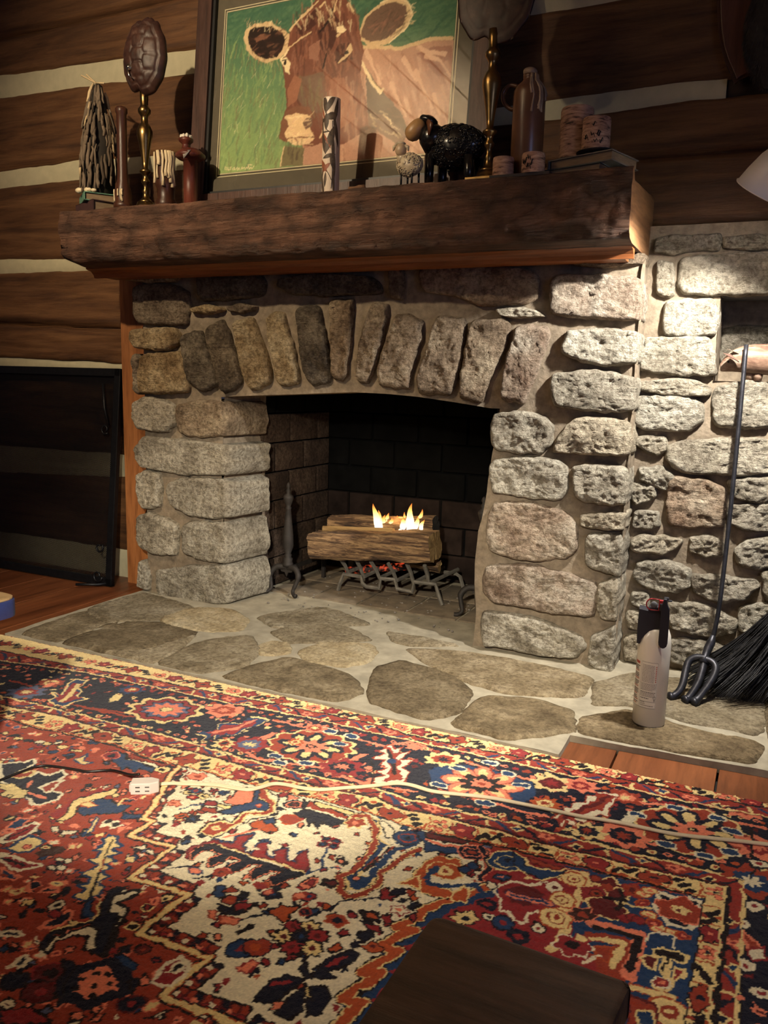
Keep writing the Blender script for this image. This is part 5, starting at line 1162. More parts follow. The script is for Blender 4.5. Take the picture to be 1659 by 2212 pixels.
A_ = Vector(on_z(284, 1700, ZR+0.012)); B_ = Vector(on_z(344, 1698, ZR+0.012)); dx_ = (B_-A_).normalized(); nx_ = Vector((-dx_.y, dx_.x, 0)); Lp = (B_-A_).length
def pl_(u, v, z): return A_+dx_*u*Lp+nx_*v+Vector((0, 0, z-A_.z+ZR))
body_ = [(0.0, -.014), (0.70, -.015), (1.0, -.006), (1.0, .006), (0.70, .015), (0.0, .014)]
mb = MB(); mb.prism(body_, lambda p: pl_(p[0], p[1], 0.001), lambda p: pl_(p[0], p[1], 0.026)); pr_.append(mb.build('socket_block', WPL, smooth=False, bevel=0.002))
for u in (0.18, 0.52):
    for zz_ in (0.009, 0.018):
        mb = MB(); mb.hexa([pl_(u, -.0152, zz_-.0012), pl_(u+.16, -.0156, zz_-.0012), pl_(u+.16, -.0140, zz_-.0012), pl_(u, -.0140, zz_-.0012)], [pl_(u, -.0152, zz_+.0012), pl_(u+.16, -.0156, zz_+.0012), pl_(u+.16, -.0140, zz_+.0012), pl_(u, -.0140, zz_+.0012)]); pr_.append(mb.build('slot', INK, smooth=False))
for u in (-0.06, ):
    mb = MB(); mb.prism([(-.07, -.008), (0.02, -.010), (0.02, .010), (-.07, .008)], lambda p: pl_(p[0], p[1], 0.004), lambda p: pl_(p[0], p[1], 0.020)); pr_.append(mb.build('cap', WPL, smooth=False, bevel=.002))
adopt(ec, *pr_)
bc = [on_z(x, y, ZR+h) for (x, y), h in zip(T5((1190, 128), (1100, 130), (950, 95), (750, 105), (650, 90), (450, 60), (330, 60), (200, 100), (0, 180), (-150, 250)), (.026, .020, .006, .004, .004, .004, .004, .004, .004, .004))]
mb = MB(); mb.tube(smooth_path(bc, 6), 0.0030, 7); o = mb.build('lamp_cord', simple('black_cord', (0.012, 0.010, 0.010), 0.35)); tag(o, 'thin black cord running left from the white socket block over the rug', 'cord'); rebase(o, on_z(120, 1660, ZR))

# ---------------------------------------------------------------- stools
def slab(mb, pts, z0, z1, rnd_=0.008):
    mb.prism(pts, lambda p: (p[0], p[1], z0), lambda p: (p[0], p[1], z1))
def rounded(poly, r_, n=5):
    out = []; m = len(poly); rl = r_ if hasattr(r_, '__len__') else [r_]*m
    for i in range(m):
        p = Vector(poly[i]); a = (Vector(poly[i-1])-p).normalized(); b = (Vector(poly[(i+1) % m])-p).normalized(); rr = rl[i]
        for k in range(n+1):
            t = k/n; out.append(tuple(p+a*rr*(1-t)**2+b*rr*t**2))
    return out
DARKT = wood_mat('dark_stool_wood', (0.022, 0.011, 0.007), (0.075, 0.040, 0.024), (0.14, 0.08, 0.05), 'X', 0.40, 0.5, 1.6, 0.004)
c0 = on_z(936, 1972, .30); c1_ = on_z(1366, 2122, .30); dl = on_z(770, 2212, .30)-c0; dr = on_z(1325, 2212, .30)-c1_
dl = dl/abs(dl[1]); dr = dr/abs(dr[1]); Yn = 0.34
pol = [(c0[0], c0[1]), (c1_[0], c1_[1]), (c1_[0]+dr[0]*(c1_[1]-Yn), Yn), (c0[0]+dl[0]*(c0[1]-Yn), Yn)]
fst = empty('foot_stool', ((c0[0]+c1_[0])/2, 0.55, -0.012)); tag(fst, 'dark brown wooden footstool with rounded corners in the near foreground on the rug', 'stool'); pr_ = []
mb = MB(); slab(mb, rounded(pol, [0.018, 0.010, 0.02, 0.02]), .262, .30); pr_.append(mb.build('seat', DARKT, smooth=True, bevel=0.005, auto=50))
cxm = sum(p[0] for p in pol)/4; cym = sum(p[1] for p in pol)/4
for px_, py_ in pol:
    a_ = Vector((px_+(cxm-px_)*0.22, py_+(cym-py_)*0.22, .264)); b_ = Vector((px_+(cxm-px_)*0.10, py_+(cym-py_)*0.10, ZR+.001))
    mb = MB(); mb.tube([a_, b_], [0.016, 0.013], 10); pr_.append(mb.build('leg', DARKT))
adopt(fst, *pr_)
BLUE = simple('blue_paint', (0.020, 0.030, 0.11), 0.38, 0, 0.2, 25); TANW = simple('warm_lit_top', (0.30, 0.20, 0.10), 0.4, 0, 0.25, 18)  # seat top tan: warm light falling on it is put into the colour
bp = [(-1.82, 1.200), (-1.368, 1.163), (-1.290, 1.02), (-1.33, 0.80), (-1.82, 0.80)]
bs = empty('blue_stool', (-1.58, 0.99, -0.012)); tag(bs, 'blue painted stool with top tinted pale for warm light at the left edge', 'stool'); pr_ = []
bp = [(-1.80, 1.192), (-1.366, 1.160), (-1.385, 0.80), (-1.80, 0.80)]
mb = MB(); slab(mb, rounded(bp, [0.03, 0.035, 0.04, 0.04]), .378, .416); pr_.append(mb.build('seat_edge', BLUE, bevel=0.006, auto=50))
bq = [(p[0]*0.985-0.024, p[1]*0.985+0.015) for p in rounded(bp, [0.03, 0.035, 0.04, 0.04])]
mb = MB(); slab(mb, bq, .4155, .420); pr_.append(mb.build('seat_top', TANW, bevel=0.0015, auto=50))
for px_, py_ in ((-1.74, 1.12), (-1.47, 1.09), (-1.47, 0.87), (-1.74, 0.87)):
    mb = MB(); mb.tube([(px_, py_, .380), (px_*1.0-(0.02 if px_ < -1.6 else -0.0), py_, ZR+.001)], [0.020, 0.016], 10); pr_.append(mb.build('leg', BLUE))
adopt(bs, *pr_)

# ---------------------------------------------------------------- wooden pig in the niche
PIGM = NT('limed_wood'); n1 = PIGM.noise(16, PIGM.mapping((0.6, 2, 3)), 6, 0.65, 0.6); n2 = PIGM.noise(60)
cc = PIGM.ramp(n1, [(0.35, (0.10, 0.045, 0.025)), (0.5, (0.22, 0.13, 0.085)), (0.66, (0.38, 0.31, 0.24))]); PIGM.color(PIGM.mix(0.4, cc, PIGM.ramp(n2, [(0.4, (0.4, 0.35, 0.3)), (0.6, (1, 1, 1))]), 'MULTIPLY')); PIGM.rough(0.8)
pc = P(1640, 795, 2.66); pg_ = empty('wooden_pig', (0.05, 2.665, NZ0)); tag(pg_, 'carved limewashed wooden pig standing in the stone niche', 'figurine'); pr_ = []
def pp(x, y, Y=2.655): return P(x, y, Y)
mb = MB(); zt = lambda *L: [P(x, y, 2.655) for x, y in z3(*L)]
sp = zt((1188, 990), (1212, 985), (1265, 960), (1330, 940), (1420, 935), (1560, 940), (1720, 950), (1850, 960), (1930, 950))
rad_ = [0.011, 0.0165, 0.029, 0.038, 0.043, 0.045, 0.046, 0.040, 0.014]
mb.tube(smooth_path(sp, 3), list(np.interp(np.linspace(0, 8, 25), range(9), rad_)), 18, 0.85); pr_.append(mb.build('body', PIGM.m))
DEAR = simple('dark_ear', (0.10, 0.05, 0.035), 0.8)
for (bx0, by0), (bx1, by1), (tx, ty), dy, em in (((1262, 905), (1318, 955), (1208, 893), 0.042, DEAR), ((1275, 880), (1315, 900), (1228, 862), 0.026, PIGM.m)):
    a = P(*z3((bx0, by0))[0], 2.655-dy+0.006); b_ = P(*z3((bx1, by1))[0], 2.655-dy); t_ = P(*z3((tx, ty))[0], 2.655-dy-0.012); nrm_ = Vector((0, -0.004, 0.001))
    mb = MB(); mb.hexa([a+nrm_, b_+nrm_, t_+(b_-a)*0.06, t_], [a-nrm_, b_-nrm_, t_+(b_-a)*0.06-nrm_*0.6, t_-nrm_*0.6]); pr_.append(mb.build('ear', em, smooth=False))
mb = MB(); e = zt((1248, 955))[0]; mb.sphere(e-Vector((0.001, 0.027, 0)), (0.0035, 0.0035, 0.0035), 8, 6); pr_.append(mb.build('eye', BLACKM))
for xx in (1395, 1450, 1800, 1860):
    a = zt((xx, 1000))[0]; mb = MB(); mb.tube([a, Vector((a.x, a.y+0.012*((xx // 5) % 2), NZ0+0.002))], [0.016, 0.011], 9); pr_.append(mb.build('leg', PIGM.m))
adopt(pg_, *pr_)
# ---------------------------------------------------------------- the rug: every vertex of a fine pile mesh gets its wool colour
WOOL = dict(R=(150, 56, 35), C=(140, 38, 40), N=(18, 19, 36), B=(30, 56, 92), Y=(226, 200, 138), I=(226, 214, 182), S=(226, 128, 98), K=(26, 14, 14), O=(176, 78, 38), M=(92, 24, 24), G=(84, 92, 122), D=(60, 30, 22))
def lin(c): return np.array(srgb(*c)[:3])
WL = {k: lin(v) for k, v in WOOL.items()}
class Ras:
    def __init__(s, x0, x1, y0, y1, res, base, cols, jit=0.0028, seed=1):
        s.x0, s.y0, s.res = x0, y0, res; s.W = int(round((x1-x0)/res))+1; s.H = int(round((y1-y0)/res))+1
        s.cols = cols; s.a = np.empty((s.H, s.W, 3)); s.a[:] = cols[base]
        g = np.random.default_rng(seed)
        X, Y = np.meshgrid(x0+res*np.arange(s.W), y0+res*np.arange(s.H)); s.PX, s.PY = X, Y
        def sn(step):
            h, w_ = s.H//step+3, s.W//step+3; q = g.standard_normal((h, w_)); yy = np.arange(s.H)/step; xx = np.arange(s.W)/step
            yi = yy.astype(int); xi = xx.astype(int); fy_ = (yy-yi)[:, None]; fx_ = (xx-xi)[None, :]
            return (q[yi][:, xi]*(1-fy_)+q[yi+1][:, xi]*fy_)*(1-fx_)+(q[yi][:, xi+1]*(1-fy_)+q[yi+1][:, xi+1]*fy_)*fx_
        s.sn = sn; s.g = g
        s.X = X+jit*(sn(3)*0.6+sn(9)*0.8); s.Y = Y+jit*(sn(3)*0.6+sn(9)*0.8)
        s.mask = np.ones((s.H, s.W), bool)
    def win(s, xa, xb, ya, yb):
        m = 0.012; i0 = max(0, int((xa-m-s.x0)/s.res)); i1 = min(s.W, int((xb+m-s.x0)/s.res)+2); j0 = max(0, int((ya-m-s.y0)/s.res)); j1 = min(s.H, int((yb+m-s.y0)/s.res)+2)
        return (slice(j0, max(j0, j1)), slice(i0, max(i0, i1)))
    def put(s, w_, m, c):
        m = m & s.mask[w_]
        if callable(c): s.a[w_][m] = c(s.X[w_][m], s.Y[w_][m])
        else: s.a[w_][m] = s.cols[c] if isinstance(c, str) else c
    def poly(s, pts, c, o=None, ow=0.006):
        pts = np.array(pts, float); w_ = s.win(pts[:, 0].min(), pts[:, 0].max(), pts[:, 1].min(), pts[:, 1].max()); x, y = s.X[w_], s.Y[w_]
        if x.size == 0: return
        m = np.zeros(x.shape, bool); n = len(pts)
        for i in range(n):
            (xa, ya), (xb, yb) = pts[i], pts[(i+1) % n]
            if ya == yb: continue
            m ^= ((ya > y) != (yb > y)) & (x < (xb-xa)*(y-ya)/(yb-ya)+xa)
        s.put(w_, m, c)
        if o: s.line(list(pts)+[pts[0]], ow, o)
    def line(s, pts, wd, c):
        wds = wd if hasattr(wd, '__len__') else [wd]*len(pts)
        for i in range(len(pts)-1):
            (xa, ya), (xb, yb) = pts[i], pts[i+1]; h = max(wds[i], wds[i+1])/2
            w_ = s.win(min(xa, xb)-h, max(xa, xb)+h, min(ya, yb)-h, max(ya, yb)+h); x, y = s.X[w_], s.Y[w_]
            if x.size == 0: continue
            L2 = (xb-xa)**2+(yb-ya)**2+1e-12; t = np.clip(((x-xa)*(xb-xa)+(y-ya)*(yb-ya))/L2, 0, 1)
            d = np.hypot(x-xa-t*(xb-xa), y-ya-t*(yb-ya)); s.put(w_, d < (wds[i]+(wds[i+1]-wds[i])*t)/2, c)
    def ell(s, cx, cy, rx, ry, c, o=None, ow=0.005, ang=0.0, star=0, amp=0.0, p=2.0):
        R_ = max(rx, ry)*(1+amp)+ow; w_ = s.win(cx-R_, cx+R_, cy-R_, cy+R_); dx, dy = s.X[w_]-cx, s.Y[w_]-cy
        if dx.size == 0: return
        ca, sa = math.cos(ang), math.sin(ang); u, v = dx*ca+dy*sa, -dx*sa+dy*ca
        mod = 1+amp*np.cos(star*np.arctan2(v/ry, u/rx)) if star else 1.0
        if o:
            d = (np.abs(u/(rx+ow))**p+np.abs(v/(ry+ow))**p)**(1/p); s.put(w_, d < mod, o)
        d = (np.abs(u/rx)**p+np.abs(v/ry)**p)**(1/p); s.put(w_, d < mod, c)
rug = Ras(-2.46, 0.47, 0.40, 1.864, 0.0026, 'R', WL)
def rz(*pts): return [tuple(on_z(x, y, ZR)[:2]) for x, y in pts]
T1 = tile(0, 1360, 420/1659); T6 = tile(360, 1660, 420/1659); T7 = tile(740, 1740, 420/1659); T8 = tile(0, 1900, 420/1659)
T9 = tile(1059, 1700, 600/1659); T10 = tile(500, 1660, 600/1659); T11 = tile(0, 1660, 600/1659)
def rt(t, *pts): return rz(*t(*pts))
EDG = [
 [(142,1408),(253,1436),(420,1469),(602,1506),(820,1549),(983,1580),(1084,1604),(1200,1626),(1310,1654),(1536,1696),(1659,1720)],
 [(0,1406),(152,1438),(253,1455),(420,1487),(577,1518),(820,1567),(881,1588),(1033,1619),(1200,1652),(1370,1690),(1521,1720),(1659,1747)],
 [(0,1428),(177,1452),(278,1474),(420,1504),(514,1523),(628,1544),(754,1572),(820,1587),(932,1611),(1058,1639),(1200,1670),(1310,1693),(1461,1729),(1659,1767)],
 [(0,1503),(101,1527),(203,1552),(304,1575),(420,1607),(501,1632),(602,1658),(704,1683),(820,1706),(881,1728),(983,1750),(1084,1773),(1200,1801),(1310,1829),(1461,1865),(1611,1901)],
 [(0,1523),(137,1550),(208,1573),(286,1595),(420,1628),(501,1648),(577,1673),(678,1698),(820,1728),(856,1745),(983,1773),(1084,1798),(1200,1829),(1310,1856),(1461,1893),(1572,1916)],
 [(0,1550),(89,1575),(177,1593),(253,1613),(329,1641),(420,1662),(527,1693),(577,1706),(678,1726),(820,1763),(856,1781),(957,1804),(1058,1824),(1200,1857),(1310,1888),(1431,1918),(1521,1943)]]
EL = []
for L in EDG:
    q = np.array(rz(*L)); q = q[np.argsort(q[:, 0])]; k = np.polyfit(q[:, 0], q[:, 1], 1)
    EL.append((q[:, 0], q[:, 1], k))
def E(k, x): xs_, ys_, f = EL[k]; return np.interp(x, xs_, ys_, left=None, right=None)
RGT = [None, None, None, [(1611,1901),(1600,2060),(1589,2212)], [(1572,1916),(1556,2060),(1540,2212)], [(1518,1946),(1497,2080),(1478,2212)]]
def Rx(k, y):
    q = np.array(rz(*RGT[k])); q = q[np.argsort(q[:, 1])]; return np.interp(y, q[:, 1], q[:, 0])
X, Y = rug.X, rug.Y; A = rug.a
eY = [E(k, X) for k in range(6)]; rX = {k: Rx(k, Y) for k in (3, 4, 5)}
in3 = (Y < eY[3]) & (X < rX[3]); in4 = (Y < eY[4]) & (X < rX[4]); in5 = (Y < eY[5]) & (X < rX[5])
b_out = Y >= eY[1]; b_rg = (Y < eY[1]) & (Y >= eY[2]); b_nav = (Y < eY[2]) & ~in3; b_ig = in3 & ~in4; b_ic = in4 & ~in5
A[b_out] = WL['Y']; A[b_rg] = WL['C']; A[b_nav] = WL['N']; A[b_ig] = WL['C']; A[b_ic] = WL['Y']; A[in5] = WL['R']
A[b_rg] = WL['C']*0.5+WL['R']*0.5; A[b_ig] = WL['C']*0.5+WL['R']*0.5
def far(k, off, n=160, xa=-2.46, xb=0.47): return [(x, float(E(k, x))+off) for x in np.linspace(xa, xb, n)]
def side(k, off, ya=0.40): return [(float(Rx(k, y))+off, y) for y in np.linspace(ya, float(E(k, 0.02)), 40)]
# -- outer cream band and red guard stripe
g = random.Random(12)
def band(xa, xb, yc, hw, kind, vertical=False, mask=None):
    """motifs every ~5 cm along a stripe; yc(s) centre line, hw half width"""
    rug.mask = mask; s_ = xa; i = 0
    def loc(t, o): return (yc(t)+o, t) if vertical else (t, yc(t)+o)
    while s_ < xb:
        c = loc(s_, 0); an = g.uniform(-0.3, 0.3)+(PI/2 if vertical else 0)
        if kind == 'cream':
            m = i % 5
            if m == 0: rug.ell(*c, .023, hw*.78, 'R', 'K', .004, an, 4, .25); rug.ell(*c, .006, .005, 'N')
            elif m == 1:
                for t, o in ((-.012, .35), (.012, -.35), (0, .05)): rug.ell(*loc(s_+t, o*hw*1.3), .013, .007, 'K' if o else 'R', None, 0, an+.6)
            elif m == 2:
                for q_ in range(5): a_ = q_*2*PI/5; rug.ell(*loc(s_+.013*math.cos(a_), hw*.5*math.sin(a_)), .0065, .0055, 'S', 'R', .002)
                rug.ell(*c, .004, .004, 'N')
            elif m == 3: rug.ell(*c, .020, hw*.75, 'C', 'K', .004, an+.5, 5, .2); rug.ell(*c, .005, .004, 'S'); rug.line([loc(s_-.026, hw*.6), loc(s_-.018, 0), loc(s_-.028, -hw*.5)], .004, 'R')
            else:
                rug.line([loc(s_-.02, -hw*.6), loc(s_-.008, hw*.2), loc(s_+.006, -hw*.2), loc(s_+.02, hw*.6)], .011, 'K'); rug.ell(*loc(s_+.002, hw*.5), .008, .005, 'O'); rug.ell(*loc(s_, -hw*.55), .008, .005, 'R')
            rug.line([loc(s_+.024, hw*.7), loc(s_+.032, .1*hw), loc(s_+.026, -hw*.7)], .0035, 'O'); s_ += .052
        else:
            m = i % 4; p = 1 if (i//2) % 2 else -1
            rug.line([loc(s_-.024, p*hw*.95), loc(s_+.004, p*hw*.1), loc(s_+.026, -p*hw*.95)], .008, 'N' if i % 2 else 'B')
            c2 = loc(s_+.030, p*hw*.25)
            if m in (0, 2): rug.ell(*c2, .012, hw*.5, 'Y', None, 0, .2, 4, .25); rug.ell(*c2, .007, hw*.3, 'B' if m else 'N', None, 0, .4, 4, .2)
            elif m == 1: rug.line([loc(s_+.026, hw*.6), loc(s_+.030, 0), loc(s_+.036, -hw*.6)], .0065, 'Y')
            else: rug.ell(*c2, .014, hw*.55, 'S', 'R', .002, 0, 5, .3); rug.ell(*c2, .005, .004, 'C')
            s_ += .060
        i += 1
    rug.mask = np.ones_like(b_out)
mid = lambda a, b: (lambda x: (float(E(a, x))+float(E(b, x)))/2)
hw_ = lambda a, b: abs(float(E(a, -1.0))-float(E(b, -1.0)))/2
midr = lambda a, b: (lambda y: (float(Rx(a, y))+float(Rx(b, y)))/2)
band(-2.46, 0.47, lambda x: (float(E(1, x))+1.858)/2, .024, 'cream', mask=b_out); band(-2.46, 0.47, mid(1, 2), hw_(1, 2), 'guard', mask=b_rg)
band(-2.46, 0.06, mid(3, 4), hw_(3, 4), 'guard', mask=b_ig); band(-2.46, 0.02, mid(4, 5), hw_(4, 5), 'cream', mask=b_ic)
band(0.40, 1.42, midr(3, 4), .020, 'guard', True, mask=b_ig); band(0.40, 1.40, midr(4, 5), .024, 'cream', True, mask=b_ic)
def lines(paths):
    for L, w_, c in paths: rug.line(L, w_, c)
lines([(far(1, .002), .006, 'K'), (far(1, -.006), .005, 'R'), (far(2, .005), .006, 'Y'), (far(2, -.002), .005, 'K')])
rug.line([(x, 1.861) for x in (-2.46, 0.47)], .007, 'R')
rug.mask = (X < rX[3]+.004); lines([(far(3, 0, xb=.14), .007, 'Y'), (far(3, .006, xb=.14), .004, 'K')]); rug.mask = (Y < eY[3]+.004); lines([(side(3, 0), .007, 'Y'), (side(3, .006), .004, 'K')])
rug.mask = (X < rX[4]+.004); lines([(far(4, .004, xb=.12), .005, 'K'), (far(4, .009, xb=.12), .004, 'M'), (far(4, -.002, xb=.12), .005, 'Y')]); rug.mask = (Y < eY[4]+.004); lines([(side(4, .003), .008, 'K'), (side(4, -.004), .005, 'Y')])
rug.mask = (X < rX[5]+.004); lines([(far(5, 0, xb=.06), .006, 'K'), (far(5, .006, xb=.06), .004, 'O')]); rug.mask = (Y < eY[5]+.004); lines([(side(5, 0), .006, 'K'), (side(5, -.006), .004, 'Y')])
rug.mask = np.ones_like(b_out)
# -- dark main border: scattered buds first
def scatter(mask, n, cols, seed, size=(.007, .016), out=('K',), inner=True, bbox=None):
    q = random.Random(seed); idx = np.argwhere(mask)
    for k in range(n):
        j, i = idx[q.randrange(len(idx))]; x, y = rug.PX[j, i], rug.PY[j, i]; a_, b_ = q.uniform(*size), q.uniform(*size)*.8
        c = q.choice(cols); o = q.choice(out); rug.mask = mask; kind = q.random()
        rug.ell(x, y, a_, b_, c, o, .0035, q.uniform(0, 3), q.choice((0, 4, 5)), .18, q.choice((1.3, 2, 2)))
        if inner and a_ > .009: rug.ell(x, y, a_*.42, b_*.42, q.choice([z for z in cols if z != c]))
    rug.mask = np.ones_like(b_out)
def minirow(mask, k, off, xa, xb, step, seed):
    q = random.Random(seed); x = xa; rug.mask = mask
    while x < xb:
        c = q.choice('YSROYSC'); y = float(E(k, x))+off; rug.ell(x, y, .0085, .0075, c, None, 0, q.uniform(-.4, .4), p=1.6)
        if c in 'YS': rug.ell(x, y, .004, .0035, 'R' if c == 'Y' else 'N')
        x += step*q.uniform(.85, 1.2)
    rug.mask = np.ones_like(b_out)
fm_ = b_nav & (X < .16)
scatter(fm_, 620, 'RSCSOSRYM', 5, (.005, .011), 'N')
minirow(fm_, 2, -.022, -2.4, .4, .028, 3); minirow(fm_, 3, .020, -2.4, .1, .028, 4)
scatter(b_nav & (X >= .13), 90, 'YSCBSR', 6, (.010, .02), 'N')
def flower(px, py, r, layers, n=8, sq=1.0, ang=.2):
    cx, cy = rz((px, py))[0]
    for f, c, amp in layers: rug.ell(cx, cy, r*f, r*f*sq, c, None, 0, ang, n, amp)
def petals(px, py, r, n, c, inner, rp, sq=1.0, o=None, ow=.004, ph=0.2):
    cx, cy = rz((px, py))[0]
    for k in range(n):
        a_ = ph+2*PI*k/n; x, y = cx+r*math.cos(a_), cy+r*sq*math.sin(a_); an = math.atan2(sq*math.sin(a_), math.cos(a_))
        rug.ell(x, y, rp*1.25, rp*.8, c, o, ow, an)
        if inner: rug.ell(x, y, rp*.75, rp*.4, inner, None, 0, an)
rug.mask = b_nav
# stems in salmon between the big rosettes
for L in ([(150,1520),(255,1545),(290,1549)], [(590,1555),(660,1572),(700,1582)], [(480,1598),(560,1640),(700,1660)], [(750,1590),(830,1612),(900,1600)], [(983,1640),(1060,1662),(1150,1685)], [(1375,1732),(1450,1740),(1520,1752)], [(1560,1770),(1650,1790)], [(1380,1815),(1440,1830),(1560,1862)], [(700,1668),(780,1690),(900,1710)], [(1000,1720),(1100,1745),(1180,1765)], [(400,1556),(300,1545),(200,1530)], [(20,1470),(100,1490)]):
    rug.line(rz(*L), .009, 'S' if L[0][0] > 400 else 'R')
flower(357, 1533, .100, [(1, 'Y', .10), (.86, 'K', .08), (.82, 'C', .10), (.64, 'N', .12), (.58, 'G', .14), (.46, 'S', .16), (.2, 'K', 0), (.16, 'Y', .2)], 10, .80)
flower(672, 1612, .108, [(1, 'Y', .07), (.92, 'R', .06)], 12, .80); petals(672, 1612, .056, 8, 'N', 'Y', .025, .8); flower(672, 1612, .036, [(1, 'S', .25), (.42, 'K', .15), (.2, 'S', .3)], 8, .8)
cx, cy = rz((1040, 1692))[0]
rug.poly([(cx+dx, cy+dy) for dx, dy in ((-.13, .0), (-.10, .06), (.0, .075), (.10, .06), (.13, .0), (.10, -.06), (0, -.075), (-.10, -.06))], 'B', 'N')
petals(1040, 1692, .058, 8, 'S', 'Y', .026, .85, 'R', .003); flower(1040, 1692, .044, [(1, 'K', .2), (.5, 'S', .15), (.2, 'R', .2)], 8, .85)
flower(1495, 1793, .112, [(1, 'Y', .05), (.93, 'R', .07)], 10, .85); petals(1495, 1793, .058, 8, 'N', 'Y', .026, .85); flower(1495, 1793, .036, [(1, 'S', .22), (.32, 'K', .1), (.15, 'Y', .2)], 8, .85)
# blue boxes with pale rims round the rosettes
for px, py in ((1375, 1760), (1460, 1745), (1550, 1768), (1582, 1795), (1440, 1825), (1525, 1850), (1575, 1840), (690, 1575), (715, 1580), (760, 1590), (735, 1608), (595, 1632), (605, 1648), (660, 1648), (1060, 1648), (1098, 1672), (1125, 1695), (950, 1695), (990, 1660), (1045, 1735)):
    x, y = rz((px, py))[0]; rug.ell(x, y, .016, .009, 'B', 'I', .004, .1, 0, 0, 3)
# small rosettes
for px, py, r_, a_, b_, c_ in ((57, 1495, .05, 'G', 'C', 'Y'), (484, 1534, .048, 'S', 'R', 'S'), (680, 1573, .03, 'S', 'R', 'Y'), (540, 1608, .045, 'C', 'G', 'Y'), (738, 1657, .05, 'C', 'N', 'S'), (958, 1640, .042, 'Y', 'R', 'N'), (1192, 1692, .045, 'Y', 'M', 'C'), (1256, 1697, .036, 'S', 'C', 'S'), (1346, 1804, .050, 'S', 'N', 'R'), (900, 1612, .025, 'S', 'C', 'N'), (484, 1605, .028, 'Y', 'R', 'N'), (1350, 1722, .035, 'R', 'S', 'Y'), (285, 1490, .035, 'B', 'R', 'Y'), (110, 1475, .035, 'R', 'Y', 'C'), (640, 1602, .02, 'O', 'Y', 'R'), (1625, 1905, .06, 'R', 'B', 'I'), (1270, 1795, .035, 'Y', 'N', 'R'), (1180, 1735, .03, 'O', 'Y', 'R'), (1605, 1750, .04, 'S', 'R', 'Y'), (1640, 1830, .05, 'S', 'C', 'S')):
    flower(px, py, r_, [(1, a_, .16), (.62, b_, .1), (.3, c_, .3)], 8, .85)
# saw-edged palmettes
def saw(t, axis, wd, teeth, fill, edge, rim, core=None):
    P_ = rt(t, *axis); (xa, ya), (xb, yb) = P_[0], P_[-1]; L = math.hypot(xb-xa, yb-ya); ux, uy = (xb-xa)/L, (yb-ya)/L; nx, ny = -uy, ux
    for sc, c in ((1.0, edge), (.84, rim), (.50, fill)):
        pts = []
        for sgn in (1, -1):
            seq = []
            for k in range(teeth*2+1):
                f = k/(teeth*2); w_ = wd*(sc*(1.0 if k % 2 else .48)+(0 if k % 2 else .10*(sc-1)))*(1.05-f*.70); seq.append((xa+ux*L*f+nx*sgn*w_-ux*(.012 if k % 2 else 0), ya+uy*L*f+ny*sgn*w_-uy*(.012 if k % 2 else 0)))
            pts += seq if sgn > 0 else seq[::-1]
        rug.poly(pts, c)
    if core: rug.line([(xa+ux*L*.12, ya+uy*L*.12), (xa+ux*L*.8, ya+uy*L*.8)], .010, core)
def shrink(P_, f):
    c = np.mean(np.array(P_), 0); return [tuple(c+(np.array(p)-c)*f) for p in P_]
p3o = [(215,350),(260,355),(290,388),(355,368),(305,430),(415,408),(335,480),(445,478),(350,550),(415,585),(380,640),(345,682),(130,692),(118,640),(200,612),(125,582),(220,548),(145,515),(210,482),(105,460),(200,432),(135,410),(190,385)]
p3i = [(222,372),(252,378),(272,425),(330,420),(288,462),(345,500),(300,545),(335,590),(355,645),(185,655),(250,622),(228,590),(255,545),(232,500),(245,450),(205,400)]
rug.poly(rt(T3, *p3o), 'I', 'R', .004); rug.poly(rt(T3, *p3i), 'R', 'C', .003); rug.line(rt(T3, (225, 400), (265, 500), (290, 600)), .010, 'K'); O3 = rt(T3, (262, 490))[0]; rug.ell(*O3, .012, .012, 'B')
p4o = [(420,358),(585,380),(562,450),(522,482),(505,548),(440,522),(380,562),(330,592),(270,562),(272,635),(215,572),(180,645),(140,562),(88,562),(130,540),(190,500),(180,468),(262,482),(258,450),(352,442),(350,398),(430,395)]
p4i = [(430,372),(560,395),(532,442),(482,452),(470,500),(420,490),(350,520),(290,535),(255,570),(215,548),(165,605),(150,552),(230,530),(262,505),(330,490),(372,450),(440,420)]
rug.poly(rt(T4, *p4o), 'I', 'R', .004); rug.poly(rt(T4, *p4i), 'R', 'C', .003); rug.line(rt(T4, (520, 400), (400, 465), (200, 560)), .009, 'M')
p2o = [(745,450),(650,425),(570,425),(490,475),(400,478),(280,485),(262,540),(180,545),(60,575),(150,600),(115,637),(240,595),(230,632),(340,578),(430,592),(520,532),(640,502)]
rug.poly(rt(T2, *p2o), 'Y', 'N', .004); rug.poly(shrink(rt(T2, *p2o), .88), 'B'); rug.poly(shrink(rt(T2, *p2o), .66), 'C'); rug.line(rt(T2, (240, 560), (420, 530), (600, 455)), .010, 'S')
p1o = [(745,438),(640,425),(560,480),(530,565),(440,535),(470,582),(395,602),(480,642),(560,652),(640,615),(745,592),(650,572),(705,530),(660,500)]
rug.poly(rt(T1, *p1o), 'B', 'Y', .006); rug.poly(shrink(rt(T1, *p1o), .74), 'C'); rug.line(rt(T1, (520, 610), (600, 560), (660, 470)), .014, 'Y')
